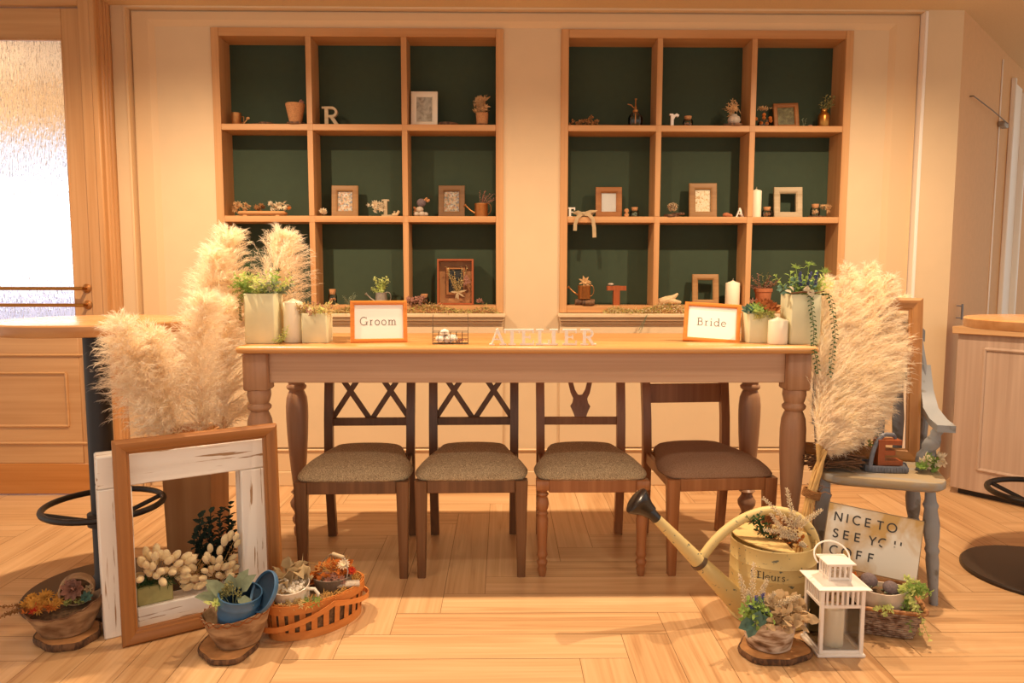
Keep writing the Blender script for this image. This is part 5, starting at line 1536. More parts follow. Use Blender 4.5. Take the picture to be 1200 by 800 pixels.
def tails(parent, lst, r0=.0135):
    gs = G()
    for b_, t_ in lst:
        b_, t_ = Vector(b_), Vector(t_); m_ = (b_ + t_) / 2 + Vector((0, 0, .015))
        gs.tube([Vector(p) for p in bez([b_, m_, t_], 6)], .0010, 4); s = random.uniform(.85, 1.15)
        tail(parent, m_, t_, r0 * s * .9, .037 * s)
    gs.build('stems', M['stem'], parent)
lst = []
for k in range(48):
    u = -.048 + .175 * (k + random.random()) / 48; z = .042 + .125 * random.random() * (1 - (u / .21) ** 2)
    lst.append(((u * .4, 0, .062), (u, random.uniform(-.055, .012), z + .012)))
tails(go_, lst)
g2 = thing('bunny_tail_bunch', 'loose bunch of round bunny tails at right inside the white frame', 'dried flowers', in_white(.075, .048, .0825), wang)
lst = []
random.seed(81)
for k in range(40):
    u = -.100 + .185 * (k + random.random()) / 40; z = .015 + random.random() * (.10 + .085 * (u + .07) / .17)
    lst.append(((.01 + random.uniform(-.02, .02), .0, .005), (u, random.uniform(-.05, .005), z)))
random.seed(82)
tails(g2, lst, .0125)
g3 = thing('dark_foliage', 'dark green eucalyptus branch rising behind the bunny tails', 'foliage', in_white(.125, .088 + .045, .0005), wang)
random.seed(83)
foliage(g3, 'dark_leaf', lambda g: [sprig(g, g, (random.uniform(-.03, .02), random.uniform(-.01, .02), 0), (random.uniform(-.11, .06), random.uniform(-.02, .05), random.uniform(.14, .33)), 22, .034, .024, .0016) for _ in range(20)], 'leaves')
g4 = thing('straw_bunch', 'small tied bundle of straw stems between the bunny tails', 'straw', in_white(-.012, .05, .0825), wang)
foliage(g4, 'straw', lambda g: [g.leaf((random.uniform(-.012, .012), random.uniform(-.01, .01), 0), (random.gauss(0, .28), random.gauss(-.1, .15), 1), random.uniform(.09, .16), .0022) for _ in range(46)], 'stems')

# ================================================================== ON THE FLOOR, RIGHT
# watering can
wcn = thing('watering_can', 'large worn yellow watering can with a black sprinkler head', 'watering can', tuple(RB))
CR, CHH = .148, .275
g = G(); g.lathe([(CR * .97, 0), (CR * 1.01, .004), (CR * 1.01, .012), (CR, .018), (CR * .985, .10), (CR * .985, .165), (CR * .992, .168), (CR * .985, .171), (CR * .98, .21), (CR * .99, .213), (CR * .98, .216), (CR * .965, .268), (CR * .98, CHH - .004), (CR * .97, CHH), (CR * .94, CHH - .004), (CR * .93, .03)], 56); g.build('body', M['can'], wcn, sharp=50)
g = G(); pts = [(CR * .955 * math.cos(a), CR * .955 * math.sin(a)) for a in [math.radians(80 + 200 * i / 30) for i in range(31)]]
g.loft([[(x, y, CHH - .008 + .022 * max(0, (.06 - x) / .2)) for x, y in pts], [(x, y, CHH - .004 + .022 * max(0, (.06 - x) / .2)) for x, y in pts]]); g.build('half_lid', M['can_lid'], wcn, sharp=30)
def cl_(px, py, Y): return at_y(px, py, Y) - wcn.location
Yc = RB[1] - .02
s_a = Vector((-CR * .90, -.045, .060)); s_b = cl_(765, 603, Yc - .06)
g = G(); g.tube([s_a + Vector((.03, .01, -.02)), s_a, s_a.lerp(s_b, .5), s_b], [.045, .040, .026, .0165], 18); g.build('spout', M['can'], wcn)
g = G(); d_ = (s_b - s_a).normalized()
hm = Matrix.Translation(s_b) @ frame_from(d_)
g.lathe([(.0175, -.022), (.019, .0), (.0195, .012), (.019, .022)], 20, hm); 
e0 = s_b + d_ * .02
hd2 = cl_(743, 588, Yc - .07)
dd = (hd2 - e0).normalized()
hm2 = Matrix.Translation(e0 - dd * .008) @ frame_from((dd + Vector((0, 0, .15))).normalized())
g.lathe([(.019, -.004), (.025, .02), (.036, .045), (.043, .062), (.043, .070), (.034, .076)], 24, hm2, sx=.85, sy=1.15); g.build('sprinkler_head', M['rose'], wcn, sharp=50)
h0 = s_a.lerp(s_b, .46)
g = G(); g.tube([Vector(p) for p in bez([tuple(h0), tuple(cl_(840, 622, Yc - .03)), tuple(cl_(874, 600, Yc - .01)), tuple(cl_(902, 598, Yc))], 12)] + [Vector(p) for p in bez([tuple(cl_(905, 598, Yc)), tuple(cl_(938, 598, Yc)), tuple(cl_(958, 620, Yc + .01)), tuple(cl_(957, 652, Yc + .02))], 12)] + [Vector((CR * .97, .03, .165))], .0165, 14); g.build('handle', M['can'], wcn)
g = G(); dsp = (s_b - s_a).normalized()
g.lathe([(.030, -.008), (.031, 0), (.030, .008)], 20, Matrix.Translation(h0) @ frame_from(dsp)); g.build('spout_collar', M['dark_metal'], wcn)
# lettering wrapped on the body
g = G(); serif_text(g, 'Fleurs', .026, 0, .0006, .05)
ang0 = math.radians(-112)
def wrap(v, r=CR * .986):
    a = ang0 + v[0] / r; rr = r + .0006 + (-v[1]); return (rr * math.cos(a), rr * math.sin(a), .176 + v[2])
g.v = [wrap(v) for v in g.v]; 
g2_ = G(); stroke(g2_, [(-.062, .030), (-.066, .022), (-.066, .008), (-.060, -.002)], .004, 0, .0006); g2_.v = [wrap(v) for v in g2_.v]; g.add(g2_.v, g2_.f)
tag(g.build('lettering', M['sign_ink'], wcn, sharp=30), 'dark painted lettering')
o = thing('flower_arrangement', 'white feathery flowers with dried brown foliage in the yellow watering can', 'flowers', tuple(RB + np.array([.045, 0, CHH - .06]))); random.seed(90)
oL = o.location
def q_(px, py, Y): return at_y(px, py, Y) - oL
foliage(o, 'white_bloom', lambda g: [spike(g, q_(*b_, Yc - .05), q_(*t_, Yc - .08), 70, r_) for b_, t_, r_ in (((935, 622), (894, 583), .014), ((932, 620), (922, 572), .013), ((930, 620), (963, 597), .014), ((940, 625), (895, 621), .014), ((925, 632), (903, 602), .013), ((938, 630), (915, 628), .012), ((936, 635), (944, 640), .010), ((930, 618), (938, 604), .010))], 'white_spikes')
foliage(o, 'brown_dry', lambda g: [sprig(g, g, (random.uniform(-.02, .03), random.uniform(-.04, .04), .0), (random.uniform(-.12, .05), random.uniform(-.05, .06), random.uniform(.06, .15)), 16, .016, .008, .0009) for _ in range(26)], 'brown_foliage')
foliage(o, 'deep_leaf', lambda g: [sprig(g, g, (-.02, 0, .03), q_(882 + random.uniform(-8, 10), 606 + random.uniform(-6, 6), Yc - .03), 12, .020, .009, .0009) for _ in range(6)], 'green_leaves')
foliage(o, 'orange_bloom', lambda g: [crumple(g, (.02, -.04, .05), .03, 14, .9, 1.2)], 'rust_leaves')

# birch pot on a slice
s2 = at_z(906, 764, 0)
slice_disc('wood_slice', 'bark-edged wood slice under the birch pot at right', (s2.x, s2.y, .0005), .114, .020, 9, ry=.088)
bp2 = thing('birch_pot', 'birch bark pot of mixed flowers in front of the yellow watering can', 'planter', (s2.x - .012, s2.y + .008, .0215), math.radians(-8))
g = G(); oval_loft(g, [(.064, .056, 0), (.068, .06, .004), (.079, .068, .055), (.088, .076, .104, .004, .004), (.083, .071, .104, .004, .004), (.074, .063, .055), (.06, .05, .012)], cap1=True, wob=.03, sd=4); g.build('bark_wall', M['birch'], bp2, sharp=60)
g = G(); oval_loft(g, [(.08, .068, .088), (.01, .01, .096)], cap0=False, cap1=True); g.build('filling', M['liner'], bp2)
random.seed(95)
foliage(bp2, 'beige_petal', lambda g: [crumple(g, (.034, -.02, .100), .070, 110, .8, 1.05), crumple(g, (.088, -.01, .095), .034, 22, .9, 1.0)], 'papery_petals')
foliage(bp2, 'white_bloom', lambda g: [spike(g, (-.06, -.01, .09), (-.055 + dx * 1.2, -.03 + dy, .10 + dz * 1.15), 80, .017) for dx, dy, dz in ((-.005, 0, .155), (-.04, 0, .12), (.03, 0, .11), (.05, .0, .075), (-.018, -.01, .08))] + [spike(g, (-.02, -.03, .13), (.08, -.04, .185), 80, .013)], 'white_spikes')
foliage(bp2, 'green_leaf', lambda g: [sprig(g, g, (-.055, -.02, .09), (-.055 + random.uniform(-.04, .06), -.05 + random.uniform(-.03, .02), .115 + random.uniform(-.03, .06)), 9, .022, .012, .0009) for _ in range(20)], 'greenery')
foliage(bp2, 'blue_leaf', lambda g: [g.leaf((-.06, -.05, .10), d, .055, .040, (0, -1, .4)) for d in ((-.6, -.3, -.2), (.5, -.4, .35), (-.3, -.5, -.6), (.2, -.5, .7))], 'round_leaves')
foliage(bp2, 'blue_bloom', lambda g: [spike(g, (-.045, -.04, .11), (-.045 + dx, -.06, .11 + dz), 40, .009) for dx, dz in ((-.012, .075), (.01, .085), (-.03, .045), (.03, .03))], 'blue_flower_spikes')

# lantern
lf = at_z(986, 771, 0); LWd, LDp = .152, .140
la = thing('lantern', 'white metal lantern with slatted top and a candle behind glass', 'lantern', (lf.x + .002, lf.y + LDp / 2, .0005), math.radians(-.5))
hx, hy = .064, .058
g = G(); g.bb(-LWd / 2, LWd / 2, -LDp / 2, LDp / 2, 0, .010, .002); g.build('base', M['white_metal'], la)
g = G()
for sx in (-1, 1):
    for sy in (-1, 1): g.bb(sx * hx - .006, sx * hx + .006, sy * hy - .006, sy * hy + .006, .010, .222, .0015)
for sy in (-1, 1):
    for z in (.010, .158, .212): g.bb(-hx + .006, hx - .006, sy * hy - .004, sy * hy + .004, z, z + .010, .001)
for sx in (-1, 1):
    for z in (.010, .158, .212): g.bb(sx * hx - .004, sx * hx + .004, -hy + .006, hy - .006, z, z + .010, .001)
for k in range(7):
    t = -1 + 2 * (k + 1) / 8
    for s in (-1, 1):
        g.bb(t * hx - .0035, t * hx + .0035, s * hy - .002, s * hy + .002, .168, .212)
        g.bb(s * hx - .002, s * hx + .002, t * hy - .0032, t * hy + .0032, .168, .212)
g.build('frame', M['white_metal'], la, sharp=30)
g = G(); ro = [(-.083, -.078), (.083, -.078), (.083, .078), (-.083, .078)]
g.loft([[(x, y, .222) for x, y in ro], [(x, y, .2245) for x, y in ro], [(x * .42, y * .42, .238) for x, y in ro]]); g.build('roof', M['white_metal'], la, sharp=20)
cu = .033
g = G()
for sx in (-1, 1):
    for sy in (-1, 1): g.bb(sx * cu - .004, sx * cu + .004, sy * cu - .004, sy * cu + .004, .236, .290, .001)
for z in (.239, .282):
    for s in (-1, 1):
        g.bb(-cu, cu, s * cu - .0025, s * cu + .0025, z, z + .008); g.bb(s * cu - .0025, s * cu + .0025, -cu, cu, z, z + .008)
for k in range(3):
    t = -1 + 2 * (k + 1) / 4
    for s in (-1, 1): g.bb(t * cu - .0035, t * cu + .0035, s * cu - .0015, s * cu + .0015, .247, .282); g.bb(s * cu - .0015, s * cu + .0015, t * cu - .0035, t * cu + .0035, .247, .282)
g.build('cupola', M['white_metal'], la, sharp=30)
g = G(); c2_ = [(-.046, -.044), (.046, -.044), (.046, .044), (-.046, .044)]
g.loft([[(x, y, .290) for x, y in c2_], [(x, y, .2935) for x, y in c2_], [(x * .7, y * .7, .296) for x, y in c2_]]); g.build('cap', M['white_metal'], la, sharp=20)
g = G(); pts = [(.056 * math.cos(a) - .008, .012 + .03 * math.sin(a), .300 + .038 * math.sin(a)) for a in [math.radians(-28 + 236 * i / 30) for i in range(31)]]
g.tube([Vector((p[0], p[1], p[2])) for p in pts], .0028, 8); g.build('handle', M['white_metal'], la)
for sx, sy, nx in ((0, -1, 1), (0, 1, 1), (-1, 0, 0), (1, 0, 0)):
    g = G()
    if nx: g.bb(-hx + .006, hx - .006, sy * hy - .001, sy * hy + .001, .020, .158)
    else: g.bb(sx * hx - .001, sx * hx + .001, -hy + .006, hy - .006, .020, .158)
    g.build('glass_pane', M['pane'], la)
candle('white pillar candle inside the white lantern', (la.location.x + .0, la.location.y + .0, .0115), .032, .135)

# wicker tray basket with sign
xd = Vector((.951, -.309, 0)); yd = Vector((.309, .951, 0))
kc = at_z(1071, 752, 0)
wb2 = thing('wicker_basket', 'grey-brown rectangular wicker basket under the enamel sign', 'basket', kc - xd * .143 + yd * .112, math.radians(-18))
def rr(hx, hy, z, r=.025, n=6, wv=0.0, ph=0.0):
    pts = []
    for cx, cy, a0 in ((hx - r, hy - r, 0), (-hx + r, hy - r, 90), (-hx + r, -hy + r, 180), (hx - r, -hy + r, 270)):
        for i in range(n + 1): t = math.radians(a0 + 90 * i / n); pts.append((cx + r * math.cos(t), cy + r * math.sin(t), z))
    out = []
    m = len(pts)
    for i in range(m):                                  # even resampling along the straights
        p, q = Vector(pts[i]), Vector(pts[(i + 1) % m]); k = 1 if (q - p).length < .03 else (24 if abs(q.x - p.x) > abs(q.y - p.y) else 16)
        for j in range(k): out.append(p.lerp(q, j / k))
    if wv:
        c = []
        for i, p in enumerate(out):
            d = Vector((p.x, p.y, 0)).normalized(); c.append(p + d * wv * math.sin(PI * i / 2 + ph))
        out = c
    return out
wh = .098
for nm in ('weave',):
    g = G()
    for k in range(11):
        z = .006 + .0080 * k; f = z / wh
        p = rr(.143 + .030 * f, .100 + .020 * f, z, wv=.0028, ph=PI * (k % 2)); g.tube(p + [p[0]], .0041, 6, cap=False)
    pts = rr(.143, .10, 0)
    for p in pts[::3]: g.tube([p + Vector((0, 0, .002)), Vector((p.x * (1 + .030 / .143), p.y * (1 + .020 / .10), wh))], .003, 5)
    g.loft([rr(.136, .098, .001), rr(.136, .098, .006)]); g.build('weave', M['wicker'], wb2, sharp=0)
g = G()
for k in range(3):
    pts = rr(.177, .126, wh + .002, wv=.0035, ph=2.1 * k); pts = [p + Vector((0, 0, .003 * math.sin(PI * i / 2 + 2.1 * k))) for i, p in enumerate(pts)]; g.tube(pts + [pts[0]], .0058, 6, cap=False)
g.build('rim', M['wicker_rim'], wb2, sharp=0)
g = G(); g.loft([rr(.142, .104, .02), rr(.158, .114, .085), rr(.07, .05, .091)]); g.build('filling', M['liner'], wb2, sharp=60)
def wl_(x, y, z): return Vector(wb2.location) + xd * x + yd * y + Vector((0, 0, z))
# enamel sign, rolled to the right
SGW = .352; UZ = SGW / 825.0; SGH = 560 * UZ
tl = at_y(972, 588, 2.545); trr = at_y(1083, 611, 2.475)
sx_ = (trr - tl).normalized(); 
dn = at_y(961, 664, 2.495) - tl; dn = (dn - sx_ * dn.dot(sx_)).normalized()
nn_ = sx_.cross(dn)                              # points away from the viewer or toward
SM = Matrix((sx_, sx_.cross(dn), -dn)).transposed().to_4x4()
org = tl + dn * SGH
SGW = (trr - tl).length; UZ = SGW / 825.0; SGH = 560 * UZ; org = tl + dn * SGH
eu = SM.to_euler()
sg = thing('enamel_sign', 'worn cream metal sign with NICE TO SEE YOU lettering in the wicker basket', 'sign', org)
sg.rotation_euler = eu
g = G(); g.bb(0, SGW, -.0012, .0012, 0, SGH, .0005); g.build('plate', M['sign'], sg)
g = G(); 
for a_, b_ in (((0, 0), (SGW, 0)), ((SGW, 0), (SGW, SGH)), ((SGW, SGH), (0, SGH)), ((0, SGH), (0, 0))): g.tube([(a_[0], 0, a_[1]), (b_[0], 0, b_[1])], .0018, 5)
g.build('edge', mat('rusty_edge', '#7d6a4c', .6), sg)
SANS = {'N': [[(-.36, 0), (-.36, 1)], [(-.36, 1), (.36, 0)], [(.36, 0), (.36, 1)]], 'I': [[(0, 0), (0, 1)]], 'C': [arc(.1, .5, .46, .48, 48, 312, 20)],
        'E': [[(-.24, 0), (-.24, 1)], [(-.24, .93), (.28, .93)], [(-.24, .5), (.24, .5)], [(-.24, .07), (.28, .07)]], 'T': [[(0, 0), (0, 1)], [(-.36, .93), (.36, .93)]],
        'O': [arc(0, .5, .48, .47, 0, 360, 28)], 'S': [[(.24, .82), (.12, .93), (-.06, .94), (-.2, .84), (-.2, .66), (-.04, .54), (.14, .45), (.24, .3), (.18, .12), (0, .05), (-.16, .08), (-.28, .2)]],
        'Y': [[(-.36, 1), (0, .46)], [(.36, 1), (0, .46)], [(0, .5), (0, 0)]], 'F': [[(-.22, 0), (-.22, 1)], [(-.22, .93), (.28, .93)], [(-.22, .5), (.22, .5)]],
        'Ow': [arc(0, .5, .48, .47, 60, 190, 14), arc(0, .5, .48, .47, 215, 262, 6)], 'Uw': [[(-.32, 1), (-.32, .62)], [(.32, 1), (.32, .60)], [(-.32, .36), (-.31, .30)]]}
for row, (vb, items) in enumerate(((155, (('N', 95), ('I', 174), ('C', 254), ('E', 354), ('T', 460), ('O', 563))), (307, (('S', 91), ('E', 184), ('E', 282), ('Y', 412), ('Ow', 506), ('Uw', 630))), (462, (('C', 92), ('O', 206), ('F', 316), ('F', 418))))):
    g = G()
    for ch, u in items:
        hh = 80 * UZ
        for k, p in enumerate(SANS[ch]):
            stroke(g, p, .155, -.0019 - .00004 * k, -.0013, hh, u * UZ, SGH - vb * UZ)
    tag(g.build('lettering', M['sign_ink'], sg, sharp=30), ('black lettering NICE TO', 'black half-worn lettering SEE YOU', 'black lettering partly hidden behind the lantern')[row])
bp3 = thing('birch_pot', 'pale birch bark pot holding two violet-grey pods in the wicker basket', 'planter', wl_(.050, -.062, .0915), math.radians(-14))
g = G(); oval_loft(g, [(.066, .046, 0), (.072, .05, .004), (.082, .056, .062, .0, .004), (.078, .052, .062, .0, .004), (.064, .044, .012)], cap1=True, wob=.02, sd=1); g.build('bark_wall', mat('pale_birch_bark', '#cfc0ae', .8, var=.16, scale=25, bump=.3), bp3, sharp=60)
g = G(); oval_loft(g, [(.066, .048, .045), (.01, .01, .052)], cap0=False, cap1=True); g.build('filling', M['liner'], bp3)
def pod(label, c, r):
    o = thing('dried_pod', label, 'dried flower', c, 0)
    g = G(); g.lathe([(r * .2, -r * .8), (r * .8, -r * .55), (r * 1.05, -r * .05), (r, r * .3), (r * .7, r * .7), (r * .2, r * .9)], 18, rot(.3, .2, 0)); g.build('head', M['purple_pod'], o, sharp=0)
    foliage(o, 'sage_leaf', lambda g: [g.leaf((0, 0, -r * .7), (math.cos(a), math.sin(a), .35), r * 1.3, r * .8) for a in [2 * PI * i / 7 for i in range(7)]], 'calyx')
random.seed(99)
pod('round violet-grey pod at the left of the pale birch pot', Vector(bp3.location) + Vector((-.040, .01, .082)), .026)
pod('lower violet-grey pod at the right of the pale birch pot', Vector(bp3.location) + Vector((.022, -.014, .064)), .025)
o = thing('trailing_plant', 'lime green small-leaved plant cascading over the right corner of the wicker basket', 'plant', wl_(.128, -.06, .105)); random.seed(100)
def casc(g, n, sc=1.0):
    for _ in range(n):
        a = random.uniform(-2.2, .9); r = random.uniform(.02, .07)
        sprig(g, g, (random.uniform(-.03, .02), random.uniform(-.02, .04), .02), (random.uniform(-.035, .05), random.uniform(-.09, .02), random.uniform(-.10, .09)), 14, .016 * sc, .014 * sc, .0009, sag=.045)
foliage(o, 'green_leaf', lambda g: casc(g, 16)); foliage(o, 'lime_leaf', lambda g: casc(g, 16)); foliage(o, 'lime_leaf', lambda g: [sprig(g, g, (-.1, -.03, .0), (-.13 + random.uniform(-.03, .05), -.06, random.uniform(-.01, .03)), 9, .012, .011, .0008) for _ in range(5)], 'small_leaves')
o = thing('wood_chips', 'rust brown bark chips beside the birch pot in the wicker basket', 'bark', wl_(-.075, -.04, .098)); random.seed(101)
foliage(o, 'orange_bloom', lambda g: [crumple(g, (0.01, 0, .02), .045, 18, 1.2, 1.3)], 'rust_curls')
foliage(o, 'bark_paper', lambda g: [crumple(g, (0, -.03, 0), .05, 18, 1.2, .7), crumple(g, (-.05, .0, .05), .02, 8, 1.2, .9)], 'pale_curls')

# ---- on the armchair seat
def acp(x, y, z): return Vector(ac.location) + ac_x * x + ac_y * y + Vector((0, 0, z))
ZS = .4605
ir0 = at_z(1045, 555, ZS)
ir = thing('flat_iron', 'old grey flat iron lying on the grey armchair seat', 'iron', (ir0.x, ir0.y + .055, ZS + .0005), math.radians(-14))
g = G(); out = []
for k in range(33):
    t = k / 32
    if t < .5: u = t * 2; out.append((-.085 + .17 * u, -.052 * (1 - (u - .15) ** 2 * .55) if u > .15 else -.052 * (.2 + .8 * math.sqrt(max(0, 1 - ((.15 - u) / .15) ** 2)))))
    else: u = (1 - t) * 2; out.append((-.085 + .17 * u, .052 * (1 - (u - .15) ** 2 * .55) if u > .15 else .052 * (.2 + .8 * math.sqrt(max(0, 1 - ((.15 - u) / .15) ** 2)))))
def prof_ring(k, z): return [(x * k, y * k, z) for x, y in out]
g.loft([prof_ring(.98, 0), prof_ring(1, .003), prof_ring(1, .022), prof_ring(.95, .026), prof_ring(.93, .020)]); 
for i in range(0, 32, 1): x, y = out[i]; g.box((x * 1.005, y * 1.005, .0125), (.003, .003, .018), .0008)
g.build('sole', M['iron'], ir, sharp=40)
g = G(); g.tube([Vector(p) for p in bez([(-.060, -.046, .02), (-.058, -.044, .085), (-.03, -.02, .138), (.0, -.006, .138)], 12)] + [Vector((.03, .004, .136))], [.006] * 13, 10, flat=1.4); g.tube([(.03, .004, .136), (.036, .006, .118), (.034, .006, .105)], .006, 8); g.build('handle', M['iron'], ir)
letter('letter_e', 'large reddish-brown wooden letter E standing inside the flat iron', 'Ep', (ir0.x + .006, ir0.y + .05, ZS + .024), .098, .05, M['red_wood'], rz=math.radians(-4), wk=.88)
o = thing('succulent', 'pale white-green succulent at the right of the armchair seat', 'plant', at_z(1091, 553, ZS) + Vector((0, .015, .0))); random.seed(110)
foliage(o, 'white_bloom', lambda g: [rosette(g, (random.uniform(-.04, .04), random.uniform(-.03, .0), random.uniform(.02, .062)), .026, 3, 7, rv() + Vector((0, -.8, .8))) for _ in range(9)], 'pale_leaves')
foliage(o, 'green_leaf', lambda g: [rosette(g, (random.uniform(-.045, .02), random.uniform(-.03, .01), random.uniform(.012, .055)), .026, 3, 7, rv() + Vector((-.3, -.8, .6))) for _ in range(8)], 'green_leaves')
o = thing('twig_bundle', 'bundle of dried brown twigs on the left of the armchair seat', 'twigs', at_z(992, 552, ZS) + Vector((-.035, .03, .012))); random.seed(111)
foliage(o, 'twig', lambda g: [g.tube([Vector((random.uniform(-.12, -.03), random.uniform(-.05, .05), random.uniform(-.008, .04))), Vector((random.uniform(-.03, .03), random.uniform(-.05, .03), random.uniform(-.0, .06))), Vector((random.uniform(.03, .10), random.uniform(-.06, .04), random.uniform(-.008, .05)))], random.uniform(.0014, .0035), 5) for _ in range(80)], 'twigs')
foliage(o, 'brown_dry', lambda g: [sprig(g, g, (.03, 0, .02), (.06 + random.uniform(-.03, .05), random.uniform(-.04, .04), random.uniform(.03, .1)), 10, .02, .009, .001) for _ in range(9)], 'dried_leaves')
o = thing('dried_flowers', 'grey-blue dried thistle with green leaves behind the flat iron', 'dried flowers', at_z(1030, 545, ZS) + Vector((.0, .16, .0))); random.seed(112)
foliage(o, 'dark_leaf', lambda g: [tuft(g, (-.03, -.02, .085), .015, 40, .03, .006)], 'thistle')
foliage(o, 'green_leaf', lambda g: [sprig(g, g, (.03, 0, 0), (random.uniform(.02, .10), random.uniform(-.05, .02), random.uniform(.03, .10)), 10, .022, .010, .001) for _ in range(10)], 'green_leaves')
foliage(o, 'twig', lambda g: [g.tube([(0, 0, 0), (-.03, -.02, .08)], .002, 5), sprig(g, g, (.05, .0, 0), (.07, -.02, .13), 10, .02, .006, .001)], 'stem')

# ================================================================== IN THE NICHES
YN = YW + .055                           # usual standing depth on the shelves
def N(px, row, dy=0.0, z=.0006):
    zt_ = (ZS1, ZS2, ZB0)[row - 1]; py = (146, 253, 357)[row - 1]
    return Vector((at_y(px, py, YN + dy).x, YN + dy, zt_ + z))
PXM = 1 / 209.0                           # metres for one pixel of the frame at the wall
def jar(label, px, row, r, h, fill=None, group=None, dy=0.0, z=.0006):
    o = thing('corked_jar', label, 'jar', N(px, row, dy, z), 0, group)
    g = G(); g.lathe([(r * .9, 0), (r, .003), (r, h * .55), (r * .85, h * .68), (r * .7, h * .72), (r * .7, h * .76)], 20, cap1=False); g.build('glass', M['jar'], o, sharp=60)
    g = G(); g.lathe([(r * .62, h * .66), (r * .78, h * .98), (r * .76, h)], 16); g.build('cork', M['cork'], o)
    if fill:
        g = G(); balls(g, (0, 0, h * .28), r * .7, 16, r * .22, .8); g.build('contents', M[fill], o)
    return o
def small_can(label, px, row, r, h, m, side=-1, dy=0.0, z=.0006, rings_=0, cone=0.0):
    o = thing('mini_watering_can', label, 'watering can', N(px, row, dy, z), 0)
    prof = [(r, 0), (r * 1.03, .002)]
    for k in range(6): prof += [(r * (1 - cone * k / 6), h * (k + .4) / 6.5), (r * (1 - cone * k / 6) * (1 + .05 * bool(rings_)), h * (k + .6) / 6.5)]
    prof += [(r * (1 - cone) * 1.05, h), (r * (1 - cone) * .93, h - .002), (r * .9 * (1 - cone), h * .4)]
    g = G(); g.lathe(prof, 22); g.build('body', M[m], o, sharp=60)
    g = G(); g.tube([(side * r * .9, 0, h * .25), (side * (r + h * .35), 0, h * .52), (side * (r + h * .62), 0, h * .78)], [.005, .0038, .003], 8)
    d = Vector((side * .55, 0, .5)).normalized(); g.lathe([(.003, 0), (.0085, .012), (.009, .014)], 12, Matrix.Translation((side * (r + h * .62), 0, h * .78)) @ frame_from(d)); g.build('spout', M[m], o)
    g = G(); g.tube([Vector(p) for p in bez([(-side * r * .92, 0, h * .2), (-side * (r + .028), 0, h * .2), (-side * (r + .028), 0, h * 1.2), (-side * r * .7, 0, h * 1.0)], 12)], .002, 6); g.build('handle', M[m], o)
    return o
# ---- left unit, top row
o = thing('copper_cup', 'small brown metal cup at far left on the left unit top shelf', 'cup', N(277.5, 1))
g = G(); g.lathe([(.024, 0), (.026, .002), (.026, .066), (.027, .069), (.025, .069), (.023, .01)], 20); g.build('body', M['copper'], o, sharp=60)
g = G(); g.tube([(.026, 0, .05), (.040, 0, .05), (.040, 0, .02), (.026, 0, .015)], .0025, 6); g.build('handle', M['copper'], o)
o = thing('wooden_spoon', 'tiny wooden spoon beside the small brown cup', 'spoon', N(287, 1), 0)
g = G(); g.tube([(-.012, 0, .004), (.012, 0, .034)], .003, 6); g.ball((.018, 0, .042), (.010, .005, .008), 10, 6); g.build('spoon_body', M['slice'], o)
slice_disc('wood_slice', 'small wood slice lying left of the larger slice on the left unit top shelf', N(302, 1, -.01), .030, .008, 2)
slice_disc('wood_slice', 'larger wood slice lying in the left unit top left niche', N(312, 1, .012), .040, .018, 3)
slice_disc('wood_slice', 'wood slice under the woven pot on the left unit top shelf', N(347, 1, -.032), .048, .010, 5)
o = thing('woven_pot', 'flared tan woven pot at the right of the top left niche', 'pot', N(346.5, 1, -.03, .0115))
g = G(); prof = [(.030, 0)]
for k in range(9): prof += [(.033 + .0022 * k, .004 + .0105 * k), (.0345 + .0022 * k, .009 + .0105 * k)]
prof += [(.052, .102), (.048, .102), (.030, .02)]; g.lathe(prof, 24); g.build('pot_body', M['straw'] if False else M['cork'], o, sharp=60)
o2 = thing('dried_bloom', 'small grey dried bloom sitting on the woven pot rim', 'dried flower', N(354, 1, -.03, .112))
g = G(); balls(g, (0, 0, .012), .013, 40, .004); g.build('bloom', M['pink_bloom'], o2, sharp=0); g = G(); g.tube([(-.006, 0, -.02), (0, 0, .01)], .0015, 5); g.build('stem', M['twig'], o2)
letter('letter_r', 'pale wooden capital letter R on the left unit top shelf', 'R', N(388.5, 1), .105, .022, M['pale_frame'], wk=1.0)
photo_frame('ivory photo frame on the left unit top shelf', N(497, 1, .0), .148, .198, .030, .02, M['white_frame'], M['pic_pale'], 0, 6)
slice_disc('wood_slice', 'dark oval wood slice right of the ivory photo frame', N(525.5, 1), .055, .020, 7, ry=.035)
slice_disc('wood_slice', 'thin wood slice under the dried flower cup on the left unit top shelf', N(565, 1, -.02), .045, .006, 8, ry=.04)
o = thing('dried_flowers', 'copper brown dried flowers in a small cup, top right niche of the left unit', 'dried flowers', N(565, 1, -.02, .008)); random.seed(120)
g = G(); g.lathe([(.026, 0), (.030, .003), (.035, .06), (.033, .062), (.026, .01)], 18); g.build('cup', M['cork'], o)
foliage(o, 'cream_bloom', lambda g: [tuft(g, (random.uniform(-.03, .03), random.uniform(-.02, .02), random.uniform(.05, .13)), .01, 12, .036, .011, up=1.1) for _ in range(18)] + [g.leaf((.016, 0, .10), (.1, 0, 1), .07, .02), g.leaf((.0, -.02, .05), (-.7, -.3, .7), .05, .014)], 'petals')
